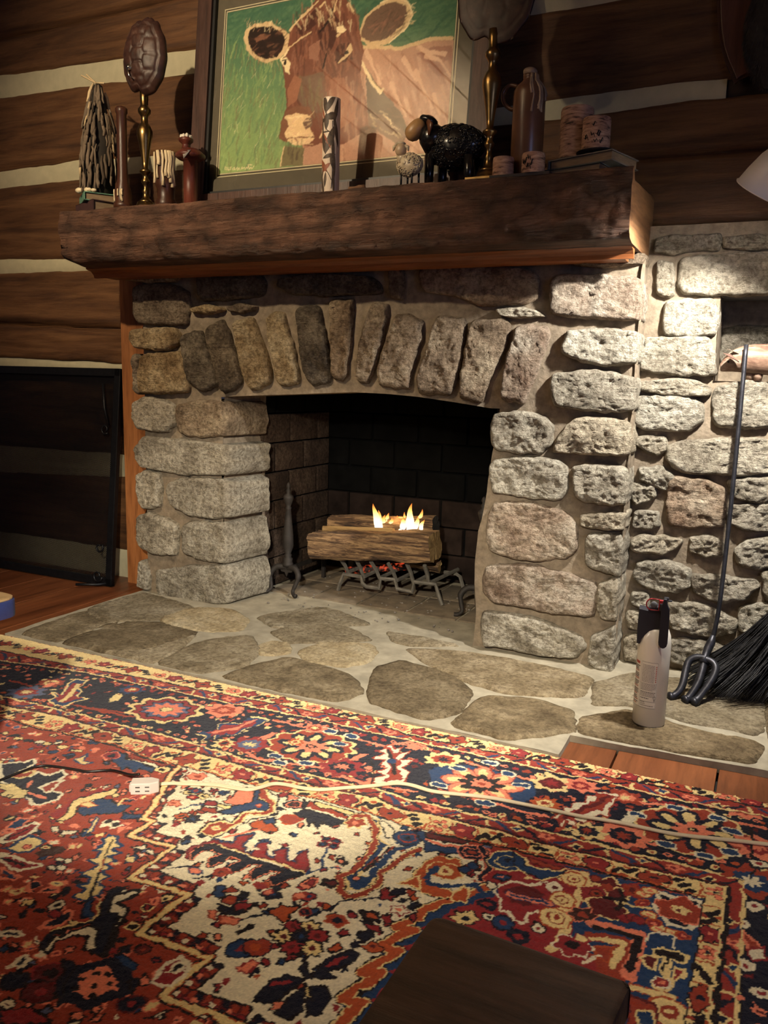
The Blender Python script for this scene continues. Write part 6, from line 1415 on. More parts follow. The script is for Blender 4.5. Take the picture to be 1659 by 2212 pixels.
rug.poly(rt(T4, (600,570), (640,540), (720,530), (690,590), (620,600)), 'I'); rug.poly(rt(T1, (930,590), (980,550), (1050,565), (1000,610), (920,615)), 'Y'); rug.poly(rt(T2, (600,620), (760,560), (790,570), (680,625)), 'S'); rug.poly(rt(T2, (1390,800), (1480,740), (1560,750), (1480,800)), 'S'); rug.poly(rt(T3, (400,360), (430,335), (500,350), (530,375), (430,385)), 'S'); rug.poly(rt(T1, (350,490), (440,455), (510,450), (420,490)), 'S'); rug.poly(rt(T3, (25,690), (60,650), (110,655), (100,690)), 'S')
rug.line(rt(T2, (1605, 780), (1605, 1000)), .004, 'K'); rug.line(rt(T4, (1545, 640), (1545, 1000)), .006, 'K'); rug.line(rt(T3, (103, 520), (103, 700)), .004, 'K')
# right-hand border running toward the viewer
for y_ in (1.36, 1.15, .93): rug.ell(.20, y_, .055, .06, 'I', 'N', .006, 0, 8, .12); rug.ell(.20, y_, .038, .042, 'B', None, 0, 0, 8, .1); rug.ell(.20, y_, .018, .02, 'C', None, 0, 0, 6, .2)
for px, py in ((1640, 1865), (1632, 1958), (1600, 1995), (1612, 2085), (1645, 2145)): x, y = rz((px, py))[0]; rug.ell(x, y, .016, .012, 'I', 'N', .004); rug.ell(x, y, .006, .005, 'C')
rug.poly(rt(T9, (1510,860), (1600,930), (1640,1010), (1590,1040), (1530,960)), 'R', 'S', .006); rug.poly(rt(T9, (1530, 970), (1650, 960), (1659, 1030), (1570, 1040)), 'I', 'C', .005)
rug.mask = np.ones_like(b_out)

# -- field regions
ZIG = [(387, 1652), (365, 1680), (352, 1711), (309, 1769), (332, 1772), (281, 1806), (372, 1830), (284, 1896), (406, 1932), (300, 2016), (454, 2070), (345, 2155), (524, 2212), (640, 2330)]
SAWR = T7((1210, 690), (1100, 760), (900, 800), (700, 900)) + T10((1120, 880), (985, 950), (1090, 965), (890, 1060), (1000, 1090), (780, 1220), (890, 1222), (660, 1370), (780, 1392), (660, 1520), (560, 1640))
rug.mask = in5
white = rz(*ZIG)+rz(*SAWR[::-1])+rz((1045, 1830), (900, 1790), (780, 1752), (640, 1716), (520, 1690), (430, 1664))
rug.poly(white, 'I')
# crimson ground and blue corner to the right of the white field
rug.poly(rz(*SAWR)+rz((900, 2330), (1300, 2330), (1310, 2212), (1300, 2120), (1240, 1990), (1290, 1900), (1215, 1862), (1120, 1845), (1050, 1832)), 'C')
rug.poly(rz((1215, 1866), (1290, 1885), (1520, 1946), (1478, 2230), (1300, 2330), (1300, 2180), (1360, 2100), (1240, 2040), (1220, 1960), (1262, 1895)), 'B')
rug.mask = in5
def comb(pa, pb, d, n, side_):
    (xa, ya), (xb, yb) = rz(pa, pb); ux, uy = (xb-xa)/n, (yb-ya)/n; L = math.hypot(xb-xa, yb-ya); nx, ny = -(yb-ya)/L*side_*d, (xb-xa)/L*side_*d
    rug.poly([(xa, ya), (xb, yb), (xb+nx, yb+ny), (xa+nx, ya+ny)], 'M', 'K', .004)
    for i in range(n):
        a_, b_ = (xa+ux*(i+.15), ya+uy*(i+.15)), (xa+ux*(i+.85), ya+uy*(i+.85))
        for f0, f1, c in ((.08, .48, 'C'), (.56, .95, 'R')): rug.poly([(a_[0]+nx*f0, a_[1]+ny*f0), (b_[0]+nx*f0, b_[1]+ny*f0), (b_[0]+nx*f1, b_[1]+ny*f1), (a_[0]+nx*f1, a_[1]+ny*f1)], c if i % 3 else 'N')
        if i % 2: rug.ell(a_[0]+nx*.5, a_[1]+ny*.5, .006, .005, 'I' if i % 4 == 1 else 'S')
for i in range(len(ZIG)-1): comb(ZIG[i], ZIG[i+1], .030 if i > 3 else .022, 9 if i > 3 else 4, 1)
rug.line(rz(*ZIG), .020, 'K'); rug.line(rz(*ZIG), .0125, 'O'); rug.line(rz(*ZIG), .0095, 'Y')
# orange saw edge with blue behind it
sl = rz(*SAWR); rug.line([(x+.015, y-.004) for x, y in sl], .022, 'B'); rug.line(sl, .025, 'K'); rug.line(sl, .020, 'Y'); rug.line(sl, .015, 'O')
# small filling: white field, red field, crimson field
def pm(P_):
    m = np.zeros(in5.shape, bool); n = len(P_)
    for i in range(n):
        (xa, ya), (xb, yb) = P_[i], P_[(i+1) % n]
        if ya != yb: m ^= ((ya > Y) != (yb > Y)) & (X < (xb-xa)*(Y-ya)/(yb-ya)+xa)
    return m & in5
mw = pm(white); leftm = in5 & ~mw & (X < rz((560, 2212))[0][0]+.25)
keep = A.copy()
scatter(mw & (np.abs(A-WL['I']).sum(2) < .01), 230, 'CBSROCNR', 21, (.004, .009), 'KKI')
scatter(leftm & (np.abs(A-WL['R']).sum(2) < .01), 2600, 'YSBNCISNG', 22, (.003, .0095), 'KKRS')
rug.mask = in5
KO = {id(T1): .45, id(T5): .34, id(T6): .44, id(T7): .42, id(T8): .32, id(T9): .56, id(T10): .56}
KL = {id(T1): .5, id(T5): .38, id(T6): .38, id(T7): .4, id(T8): .4, id(T9): .40, id(T10): .40}
def D(t, c, pts, o='K', ow=.005): rug.poly(rt(t, *pts), c, o, max(.0035, ow*.62))
def L_(t, c, pts, w_): rug.line(rt(t, *pts), max(.0035, w_*KL[id(t)]), c)
def O_(t, x, y, r_, c, o=None, inner=None, sq=1.0, star=0, ow=.004):
    r_ *= KO[id(t)]; ow *= .8; cx, cy = rt(t, (x, y))[0]; rug.ell(cx, cy, r_, r_*sq, c, o, ow, .3, star, .15)
    if inner: rug.ell(cx, cy, r_*.42, r_*sq*.42, inner)
# ---- white field motifs
D(T6, 'S', [(590,170),(745,170),(735,290),(560,310),(470,290),(560,240)])
D(T6, 'R', [(790,140),(850,140),(870,250),(945,290),(915,370),(850,392),(700,392),(600,470),(500,540),(400,578),(275,545),(350,480),(460,448),(560,465),(650,378),(780,368),(865,350),(878,312),(785,262),(775,215)], 'Y', .008)
L_(T6, 'K', [(870,190),(960,240),(945,390),(860,410),(720,430),(600,500),(480,565),(400,592),(262,545),(340,470),(460,435),(560,450),(640,370)], .006)
D(T6, 'B', [(740,170),(790,170),(775,265),(860,300),(882,335),(830,360),(740,345),(600,372),(470,402),(440,372),(600,310),(735,290)], 'K', .003); O_(T6, 775, 320, .009, 'S', 'R'); O_(T6, 425, 505, .022, 'Y', 'R', 'S', .8, 5)
D(T6, 'S', [(1030,220),(1140,250),(1060,285),(1018,272)]); O_(T6, 1088, 308, .050, 'N', 'I', None, .8); O_(T6, 1088, 308, .028, 'K', 'S', 'M', .8)
D(T6, 'N', [(1165,255),(1200,300),(1190,350),(1300,380),(1545,450),(1400,500),(1330,455),(1290,505),(1250,455),(1200,490),(1190,430),(1085,385),(1160,350)], 'K', .003)
D(T6, 'R', [(1205,275),(1245,290),(1550,410),(1515,445),(1200,345)]); L_(T6, 'I', [(1205,338),(1350,385),(1515,435)], .013); D(T6, 'Y', [(1250,275),(1645,382),(1600,412),(1262,312)])
D(T6, 'C', [(335,275),(425,283),(405,322),(320,312)]); D(T6, 'R', [(300,325),(425,340),(440,385),(290,362)]); D(T6, 'Y', [(430,300),(548,320),(522,348),(415,332)])
L_(T6, 'B', [(90,350),(200,325),(310,310)], .012)
for x, y, r_, c, i_ in ((180, 205, .026, 'Y', 'K'), (300, 240, .026, 'Y', 'K'), (250, 190, .026, 'B', 'C'), (205, 245, .026, 'C', 'S'), (405, 190, .022, 'C', 'N'), (490, 205, .024, 'B', 'N'), (255, 65, .045, 'S', 'R'), (65, 300, .030, 'S', 'R'), (120, 410, .030, 'O', 'K'), (100, 450, .022, 'R', 'Y'), (225, 435, .035, 'N', 'B')): O_(T6, x, y, r_, c, 'K' if c != 'S' else 'R', i_, .75, 6)
D(T6, 'R', [(960,430),(1000,400),(1130,400),(1150,440),(1090,470),(980,465)], 'O'); D(T6, 'O', [(700,460),(860,430),(955,520),(850,548),(740,512)]); D(T6, 'B', [(830,440),(920,415),(930,460),(840,480)])
L_(T6, 'S', [(490,590),(620,552),(785,530)], .016)
wave = [(400,610),(560,655),(600,580),(730,565),(655,640),(660,720),(740,735),(780,650),(870,640),(850,730),(920,785),(940,710),(1015,690),(1020,790),(1090,815),(1110,750),(1175,690),(1205,790),(1190,885),(900,790),(600,690),(420,640),(300,655),(220,690),(180,765),(152,750),(190,670),(280,640)]
L_(T6, 'K', wave[:19], .034); L_(T6, 'B', wave[:19], .026); D(T6, 'C', wave, 'M', .004)
for a_, b_, c_ in (((700,650),(720,690),(760,690)), ((880,670),(890,730),(930,740)), ((1050,720),(1060,780),(1100,740))): L_(T6, 'I', [a_, b_, c_], .018)
L_(T6, 'I', [(1050,760),(1120,690),(1180,665)], .02); L_(T6, 'I', [(1215,720),(1240,860)], .03); L_(T6, 'Y', [(390,640),(600,700),(900,800),(1190,892)], .011)
blk_ = [(400,652),(520,690),(700,750),(900,830),(1190,903),(1100,930),(1000,965),(900,985),(885,930),(1000,880),(880,862),(820,905),(735,940),(722,880),(830,830),(700,812),(640,855),(560,890),(535,840),(650,782),(540,742),(450,805),(375,825),(375,770),(470,730),(370,690),(290,700),(210,770),(215,720),(300,670)]
L_(T6, 'K', blk_[5:]+blk_[:1], .030); L_(T6, 'S', blk_[5:], .020); D(T6, 'N', blk_, 'K', .004)
D(T6, 'S', [(1130,1000),(1250,920),(1330,950),(1280,1010),(1190,1040)]); D(T6, 'C', [(1180,990),(1250,945),(1290,960),(1240,1010)], 'M'); D(T6, 'B', [(380,1070),(430,990),(500,1000),(510,1080),(450,1100)]); D(T6, 'R', [(470,1050),(560,1005),(640,1040),(560,1060)]); D(T6, 'B', [(580,1120),(660,1060),(710,1080),(640,1130)]); O_(T6, 645, 1100, .016, 'Y', 'B'); O_(T6, 540, 1120, .032, 'R', 'K', 'O', .8)
D(T6, 'N', [(440,1150),(540,1190),(520,1240),(450,1200)]); D(T6, 'N', [(540,1180),(690,1220),(600,1245),(520,1230)]); D(T6, 'R', [(590,1180),(770,1140),(780,1160),(680,1210)]); D(T6, 'S', [(370,1210),(440,1220),(420,1290),(350,1270)], 'R'); D(T6, 'S', [(480,1250),(640,1280),(600,1330),(440,1320)], 'R'); L_(T6, 'N', [(380,1343),(480,1240),(600,1130),(700,1060)], .009)
O_(T6, 1490, 790, .030, 'K', 'I', 'S', .9, 5); O_(T6, 1385, 980, .035, 'K', 'I', 'M', .9, 5); O_(T6, 470, 885, .028, 'R', 'C', 'M', .8, 5); O_(T6, 1210, 1110, .03, 'C', 'N', 'B', .7); O_(T6, 1120, 1095, .024, 'S', 'R', None, .7); O_(T6, 890, 1080, .034, 'N', 'K', 'B', .8, 4); O_(T6, 860, 1060, .014, 'S', 'C'); O_(T6, 805, 1000, .020, 'C', 'R', None, .7); O_(T6, 1190, 1230, .022, 'N', 'R', 'C', .7)
for x, y in ((1340, 640), (1440, 620), (1430, 670), (1380, 600)): O_(T6, x, y, .020, 'N', 'C', 'B', .8, 5)
L_(T6, 'B', [(1390,680),(1330,760),(1330,830)], .014); L_(T6, 'N', [(0,860),(140,830),(280,840)], .012); L_(T6, 'B', [(1200,905),(1330,850),(1480,850)], .012); O_(T6, 240, 870, .022, 'S', 'B'); L_(T6, 'N', [(230,940),(330,910),(430,915)], .012)
D(T6, 'O', [(930,1210),(960,1150),(990,1150),(980,1200),(1130,1160),(1155,1185),(1010,1240),(1060,1270),(1030,1310),(870,1250)]); L_(T6, 'N', [(620,1300),(760,1250),(860,1245)], .013)
# ---- T10 / T7 : lower white field and the right motifs
D(T10, 'B', [(835,290),(880,300),(890,420),(940,450),(820,580),(760,640),(850,660),(840,700),(760,725),(690,715),(675,650),(740,620),(770,570),(860,440),(840,380)], 'Y', .008)
ol = [(690,320),(740,280),(820,285),(850,330),(865,440),(770,570),(720,620),(640,650),(645,720),(700,765),(800,745),(880,690),(880,640),(1000,540),(1120,485)]
L_(T10, 'K', ol, .040); L_(T10, 'Y', ol, .034); L_(T10, 'R', ol, .026); O_(T10, 740, 325, .036, 'R', 'Y', 'S', .85, 6); O_(T10, 748, 662, .012, 'S', 'N')
L_(T10, 'B', [(1100,455),(980,480),(900,560),(830,650)], .03); L_(T10, 'K', [(960,460),(900,510),(800,605)], .030); L_(T10, 'R', [(955,465),(895,515),(805,600)], .022); L_(T10, 'K', [(940,470),(800,610)], .014); L_(T10, 'I', [(1000,452),(930,462),(880,520)], .012)
D(T10, 'I', [(880,310),(920,315),(985,410),(930,415)]); O_(T10, 1060, 410, .050, 'B', 'N', None, .85); O_(T10, 1055, 412, .026, 'B', 'R', 'N', .85)
D(T10, 'B', [(1090,370),(1160,385),(1165,440),(1375,480),(1360,520),(1220,490),(1160,500),(1150,450)], 'N', .003); D(T10, 'M', [(1160,385),(1420,430),(1400,450),(1170,415)]); L_(T10, 'S', [(1165,425),(1270,450),(1385,470)], .020)
O_(T10, 1440, 500, .052, 'N', 'S', None, .85); O_(T10, 1440, 500, .030, 'N', 'S', 'R', .85, 6); L_(T10, 'S', [(1480,470),(1545,580),(1490,665)], .034); L_(T10, 'N', [(1480,470),(1545,580),(1490,665)], .024)
og = [(1340,600),(1330,560),(1250,545),(1180,580),(1130,640),(1130,700),(1200,730),(1290,750)]
L_(T10, 'K', og, .075); L_(T10, 'Y', og, .068); L_(T10, 'O', og, .056); O_(T10, 1275, 610, .055, 'O', 'Y', None, .8); O_(T10, 1275, 610, .030, 'Y', 'O', 'R', .8); D(T10, 'O', [(1000,690),(1060,660),(1130,640),(1130,720),(1060,700)], 'Y')
L_(T10, 'B', [(1225,590),(1175,650),(1180,690),(1330,710),(1450,690),(1490,740),(1440,800)], .026); D(T10, 'O', [(1370,730),(1390,700),(1420,740),(1440,760),(1410,800),(1390,790),(1300,790),(1330,740)], 'Y')
D(T10, 'C', [(1360,590),(1470,550),(1480,600),(1420,640)]); O_(T10, 1445, 585, .016, 'B', 'K'); O_(T10, 1395, 605, .016, 'B', 'K')
for x, y, c in ((370, 945, 'C'), (475, 950, 'Y'), (310, 1005, 'Y'), (420, 1000, 'N'), (520, 1000, 'C'), (360, 1070, 'C'), (475, 1075, 'Y')): O_(T10, x, y, .027, c, 'K', 'M' if c != 'N' else 'B', .9, 8, .006)
lf = lambda pts: D(T10, 'N', pts, 'K'); lf([(440,1130),(410,1200),(440,1260),(480,1260),(460,1190)]); lf([(480,1240),(560,1140),(640,1110),(720,1080),(760,1120),(720,1170),(580,1220),(640,1260),(540,1270)]); D(T10, 'C', [(540,1190),(620,1130),(720,1110),(690,1150),(590,1190)], 'N'); lf([(440,1260),(330,1230),(220,1280),(150,1360),(140,1400),(240,1400),(330,1340)]); D(T10, 'C', [(400,1270),(260,1270),(200,1310),(330,1300)], 'N'); lf([(440,1290),(330,1370),(260,1460),(340,1500),(420,1440)]); lf([(470,1300),(580,1320),(590,1400),(520,1480),(440,1490),(450,1400)]); D(T10, 'Y', [(430,1290),(460,1300),(480,1390),(450,1370)], 'K')
D(T10, 'K', [(760,850),(880,860),(880,920),(780,900)]); D(T10, 'O', [(780,860),(870,870),(880,905),(800,890)], 'K'); D(T10, 'C', [(890,880),(960,880),(970,920),(920,930)]); D(T10, 'N', [(740,990),(840,960),(860,1010),(780,1040)]); D(T10, 'O', [(220,860),(300,800),(330,820),(410,820),(380,860),(330,880),(350,900),(300,920)]); D(T10, 'C', [(900,740),(930,720),(960,760),(1000,760),(960,790),(890,780)]); D(T10, 'N', [(960,720),(1040,720),(1050,750),(950,760)]); D(T10, 'C', [(1050,880),(1110,850),(1090,910)]); D(T10, 'N', [(1050,830),(1110,800),(1140,820),(1080,850)]); O_(T10, 1000, 850, .024, 'I', 'C', 'S', .8, 5); D(T10, 'O', [(580,1080),(640,1040),(670,1080),(620,1100)]); O_(T10, 840, 1075, .026, 'O', 'K', 'M', .8, 4); O_(T10, 630, 905, .028, 'R', 'O', 'N', .8, 5); O_(T10, 60, 1080, .04, 'B', 'N', 'C', .9); O_(T10, 150, 1070, .038, 'R', 'N', 'O', .9); D(T10, 'S', [(20,1200),(120,1140),(160,1170),(80,1230)], 'C'); D(T10, 'K', [(0,980),(140,920),(150,950),(40,1010)], 'I', .008); L_(T10, 'N', [(50,910),(150,880),(220,870)], .010); D(T10, 'C', [(780,920),(880,940),(900,990),(820,960)]); L_(T10, 'N', [(460,890),(560,850),(700,790),(870,770)], .012); D(T10, 'C', [(0,820),(60,800),(160,800),(110,830),(20,850)]); D(T10, 'N', [(40,770),(70,740),(105,750),(70,790)])
# ---- crimson ground motifs
for dx_ in (0,):
    wv = T9((60,580), (20,620), (60,690), (40,740), (110,750), (160,810), (215,800), (230,755), (290,750)); rug.line(rz(*wv), .006, 'I'); rug.line(rz(*T9((40,600), (130,560), (230,590), (330,570), (390,640))), .006, 'I')
D(T9, 'M', [(60,620),(150,590),(260,600),(330,640),(300,700),(210,720),(120,680)], 'C'); L_(T9, 'B', [(115,640),(350,700)], .040); L_(T9, 'S', [(115,640),(350,700)], .032); L_(T9, 'B', [(125,642),(345,698)], .014); O_(T9, 380, 600, .026, 'I', 'C', 'M'); O_(T9, 75, 815, .036, 'N', 'C', 'C'); O_(T9, 165, 895, .036, 'N', 'C', 'C'); O_(T9, 290, 840, .020, 'I', 'K', 'C'); O_(T7, 1040, 960, .05, 'Y', 'K', 'N', .8, 6); O_(T7, 1250, 950, .024, 'I', 'K', 'K'); O_(T7, 1370, 1000, .04, 'B', 'N', 'C'); O_(T7, 1225, 835, .036, 'N', 'C', 'C'); O_(T7, 1350, 610, .03, 'B', 'K', 'S', .7); O_(T7, 1270, 680, .02, 'I', 'N')
yb = [(430,545),(480,510),(560,520),(575,570),(530,640),(500,700),(440,715),(400,760),(460,780),(450,860),(420,930),(360,970)]
L_(T9, 'C', yb, .050); L_(T9, 'Y', yb, .040)
for x, y, r_ in ((500, 550, .036), (432, 670, .036), (390, 780, .044)): O_(T9, x, y, r_, 'Y', 'O', None, .95); O_(T9, x, y, r_*.6, 'R', None, None); O_(T9, x, y, r_*.48, 'Y', None, 'R')
# ---- blue corner
O_(T9, 100, 440, .060, 'B', 'Y', None, .9); O_(T9, 100, 445, .034, 'B', 'Y', 'N', .9); L_(T9, 'Y', [(150,400),(200,460),(180,500)], .010); D(T9, 'B', [(130,390),(190,420),(210,470),(450,500),(420,540),(300,550),(170,490),(150,470)], 'N', .004); L_(T9, 'Y', [(205,420),(225,465),(330,495),(420,495),(460,480)], .012); D(T9, 'R', [(220,420),(440,475),(400,490),(260,460)], 'M')
L_(T9, 'Y', [(155,480),(215,520),(210,545),(330,555),(470,520)], .007)
for x, y, r_, c in ((705, 600, .050, 'M'), (625, 640, .045, 'C'), (690, 720, .050, 'M'), (760, 640, .032, 'M')): O_(T9, x, y, r_, c, 'Y', None, .95, 5, .006)
L_(T9, 'K', [(680,660),(790,670)], .024); L_(T9, 'K', [(740,720),(790,690)], .024); L_(T9, 'K', [(780,620),(800,680)], .024); O_(T9, 630, 640, .018, 'R', 'M', 'K'); O_(T9, 700, 600, .02, 'R', None)
L_(T9, 'Y', [(800,690),(900,715),(960,730)], .014); O_(T9, 865, 620, .030, 'R', 'C', 'M', 1, 5); O_(T9, 635, 550, .016, 'R', 'M'); O_(T9, 550, 760, .040, 'D', 'S', 'R', .9, 6)
for x, y in ((790, 780), (840, 770), (880, 790)): O_(T9, x, y, .016, 'C', 'M')
hexa = T9((1010,620), (1080,650), (1260,690), (1225,830), (1200,850), (1060,820), (985,730)); rug.poly(rz(*hexa), 'N', 'I', .008); O_(T9, 1135, 735, .068, 'R', 'S', 'S', .85, 5); O_(T9, 1135, 735, .022, 'Y', 'R', 'M', 1, 6)
for x, y in ((920, 640), (960, 620), (910, 690), (940, 760), (970, 810), (1000, 850), (1080, 870), (1150, 890)): O_(T9, x, y, .020, 'C' if x % 20 else 'Y', 'O', 'S', .7)
L_(T9, 'S', [(610,810),(900,890),(830,1130)], .056); L_(T9, 'K', [(625,835),(890,900),(835,1090)], .030); L_(T9, 'R', [(600,890),(800,930),(740,1090)], .060); L_(T9, 'Y', [(600,900),(790,935),(740,1080)], .030); D(T9, 'R', [(620,950),(740,960),(710,1060),(640,1030)], 'O'); O_(T9, 500, 950, .048, 'C', 'I', 'K', .9, 6); O_(T9, 545, 905, .018, 'Y', 'C'); L_(T9, 'I', [(550,1050),(650,1010)], .012)
arc_ = [(930,920),(960,880),(1010,870),(1100,900),(1090,960)]; L_(T9, 'I', arc_, .012)
D(T9, 'K', [(980,970),(1030,960),(1180,1010),(1170,1060),(1080,1030),(1060,1130),(1020,1100),(1040,1020),(970,1000)], 'Y', .008); D(T9, 'M', [(900,1020),(960,1000),(1000,1030),(980,1100),(920,1070)], 'Y', .008); D(T9, 'C', [(1110,1080),(1170,1090),(1160,1150),(1090,1160)], 'Y', .008); D(T9, 'R', [(980,1150),(1080,1140),(1100,1190),(1040,1230),(960,1180)], 'Y', .008); O_(T9, 1030, 1170, .02, 'C', 'I', 'S')
yl = [(840,1190),(1090,1270),(1130,1340),(1060,1390)]; L_(T9, 'O', yl, .045); L_(T9, 'Y', yl, .034); O_(T9, 1070, 1345, .05, 'Y', 'O', None); O_(T9, 1070, 1345, .026, 'R', None, 'Y'); D(T9, 'R', [(830,1250),(980,1290),(1000,1420),(820,1420)], 'M'); D(T9, 'B', [(880,1350),(960,1330),(990,1420),(880,1420)], 'Y')
# ---- left red field
D(T5, 'N', [(0,40),(200,20),(290,0),(290,40),(180,100),(250,150),(330,110),(440,130),(540,90),(580,130),(480,190),(440,260),(520,300),(500,350),(400,370),(330,390),(270,390),(250,340),(210,330),(180,270),(60,210),(0,190)], 'I', .012)
D(T5, 'R', [(60,150),(160,110),(300,100),(270,140),(180,165)], 'Y', .010); D(T5, 'R', [(340,240),(420,200),(540,180),(500,220),(450,270),(380,275)], 'I', .010); L_(T5, 'S', [(230,240),(255,190)], .022); L_(T5, 'S', [(240,290),(390,335)], .024); D(T5, 'Y', [(0,205),(110,215),(230,270),(200,330),(90,340),(0,300),(60,270),(0,255)], 'K'); O_(T5, 80, 315, .016, 'Y', 'K', 'N')
D(T5, 'C', [(430,480),(600,350),(870,245),(890,270),(700,350),(580,440),(500,500)], 'R'); D(T5, 'Y', [(480,530),(560,460),(610,370),(720,320),(1000,240),(1020,260),(960,300),(740,365),(670,400),(640,480),(560,525)])
D(T5, 'B', [(690,410),(830,340),(970,340),(1000,385),(1130,390),(1060,450),(920,470),(800,460),(720,480),(670,450)], 'K'); D(T5, 'Y', [(690,390),(750,360),(830,390),(760,415)], 'O'); D(T5, 'B', [(1060,460),(1200,470),(1210,510),(1040,500)], 'N'); L_(T5, 'Y', [(1005,390),(1060,340),(1110,330)], .012); O_(T5, 1160, 320, .030, 'C', 'S', None, .6)
D(T1, 'B', [(890,1070),(960,1030),(1080,1060),(1080,1100),(1340,1190),(1290,1225),(1190,1180),(1150,1215),(1090,1170),(1040,1200),(1000,1150)], 'K'); O_(T1, 950, 1075, .045, 'C', 'S', 'N', .8); D(T1, 'I', [(1080,1060),(1120,1110),(1380,1150),(1350,1180),(1100,1115)]); D(T1, 'R', [(1110,1055),(1420,1150),(1390,1165),(1120,1090)], 'M'); D(T1, 'Y', [(630,1110),(740,1060),(720,1110),(790,1140),(700,1155)], 'B', .009); O_(T1, 1385, 1195, .040, 'Y', 'N', 'K', .7)
for x, y, c in ((410, 975, 'Y'), (540, 1005, 'Y'), (340, 960, 'I'), (250, 950, 'N'), (160, 930, 'Y'), (460, 1040, 'B'), (580, 1070, 'B'), (650, 1035, 'Y'), (130, 905, 'N'), (330, 1000, 'C'), (790, 970, 'B'), (650, 985, 'S')): O_(T1, x, y, .026, c, 'K', None, .55)
L_(T1, 'O', [(400,1100),(520,1040),(640,970)], .010)
D(T5, 'Y', [(870,690),(920,650),(1000,660),(990,710),(1050,730),(960,770),(1040,800),(930,830),(1000,860),(900,890),(960,930),(870,960),(950,990),(850,1040),(880,1110),(830,1170),(740,1210),(620,1180),(700,1140),(740,1090),(660,1080),(750,1050),(770,1000),(690,970),(800,940),(820,890),(750,860),(850,830),(870,780),(800,770),(880,740)], 'B', .009)
L_(T5, 'K', [(955,690),(920,780),(890,860)], .009); L_(T5, 'R', [(890,850),(860,960)], .010); L_(T5, 'K', [(850,970),(800,1080),(760,1190)], .015)
D(T5, 'I', [(430,590),(450,560),(520,565),(500,625),(440,615)]); D(T5, 'I', [(505,640),(530,610),(660,610),(650,635),(560,655)]); D(T5, 'Y', [(720,640),(820,490),(850,500),(780,620)], 'B', .007); O_(T5, 955, 555, .065, 'I', 'C', None, .75, 5); O_(T5, 1000, 550, .026, 'K', None); O_(T5, 930, 530, .020, 'K', None); O_(T5, 900, 580, .028, 'R', None, None, .6)
D(T5, 'C', [(0,690),(150,590),(290,540),(330,560),(290,610),(150,680),(10,710)], 'I', .012); L_(T5, 'K', [(20,690),(270,580)], .008); D(T5, 'B', [(0,620),(150,500),(240,510),(200,560),(60,620),(0,650)], 'S', .008)
D(T5, 'Y', [(30,760),(180,690),(250,650),(400,700),(330,740),(240,800),(130,790)], 'B', .010); O_(T5, 225, 745, .024, 'S', 'C', 'R', .7); D(T5, 'C', [(0,850),(30,810),(200,860),(350,910),(320,930),(150,950),(20,880)], 'I', .012); L_(T5, 'K', [(10,845),(200,900)], .018); D(T5, 'D', [(310,800),(390,760),(530,740),(550,790),(420,830),(330,820)], None); O_(T5, 400, 745, .026, 'Y', 'K', 'R', .7); D(T5, 'B', [(0,920),(180,1010),(130,1030),(0,1020)], 'S', .008); D(T5, 'R', [(0,970),(80,990),(60,1010),(0,1005)], None)
O_(T5, 515, 890, .060, 'C', None, 'N', .8, 4)
for x, y in ((500, 855), (590, 860), (530, 920), (440, 930)): O_(T5, x, y, .022, 'I', 'K', None, .7)
D(T5, 'I', [(1110,750),(1230,730),(1290,760),(1190,775)]); D(T5, 'I', [(1250,770),(1310,775),(1320,810),(1260,800)]); D(T5, 'R', [(1170,840),(1240,815),(1260,850),(1190,870)]); D(T5, 'B', [(1050,880),(1150,800),(1180,840),(1120,885)], 'N'); O_(T5, 1110, 850, .020, 'Y', None)
for x, y, c, i_ in ((470, 1070, 'Y', 'B'), (150, 1120, 'Y', 'R'), (290, 1075, 'N', None), (70, 610, 'S', 'R')): O_(T5, x, y, .034, c, 'S', i_, .7, 4)
D(T8, 'N', [(330,110),(400,75),(490,75),(480,110),(380,120)], 'S', .010); D(T8, 'Y', [(160,235),(210,175),(280,180),(250,230)], 'K'); O_(T8, 475, 215, .040, 'I', 'K', 'K', .8)
# big dark tree with white stems
D(T8, 'I', [(960,140),(1060,110),(1180,80),(1190,105),(1080,170),(1010,200),(1080,240),(1040,360),(990,480),(940,600),(880,640),(930,540),(980,400),(1010,310),(930,290)], 'K', .012); D(T8, 'N', [(900,110),(1000,70),(1100,60),(960,140),(930,290),(1005,310),(970,440),(900,560),(850,640),(780,620),(830,480),(780,380),(690,400),(560,430),(420,500),(360,600),(330,610),(340,520),(420,460),(600,410),(760,360),(850,320),(870,200)], 'K', .004); D(T8, 'I', [(360,620),(440,510),(600,450),(760,400),(840,420),(830,500),(790,600),(720,600),(760,490),(620,480),(480,530),(400,640)], 'K', .008)
D(T8, 'B', [(740,190),(800,180),(780,260),(820,320),(700,330),(720,260)], 'N'); L_(T8, 'Y', [(430,445),(600,400),(760,360),(840,300),(850,180)], .008); D(T8, 'N', [(360,410),(400,360),(500,310),(580,260),(630,270),(600,350),(480,410)], 'S', .010); O_(T8, 470, 290, .034, 'C', 'N', None, .7)
D(T8, 'N', [(0,450),(150,430),(210,460),(150,480),(0,480)], 'I', .010); D(T8, 'N', [(80,740),(200,650),(250,680),(180,750)], 'I', .010); D(T8, 'S', [(560,1010),(600,900),(640,770),(800,730),(900,690),(1000,730),(1060,770),(1030,800),(1080,860),(1060,880),(1110,910),(1050,960),(980,970),(800,1050),(720,1080),(640,1020)], 'N', .03)
for x, y in ((830, 800), (705, 850), (930, 805), (940, 885), (785, 915), (645, 940), (810, 990)): O_(T8, x, y, .022, 'K', None, None, .7)
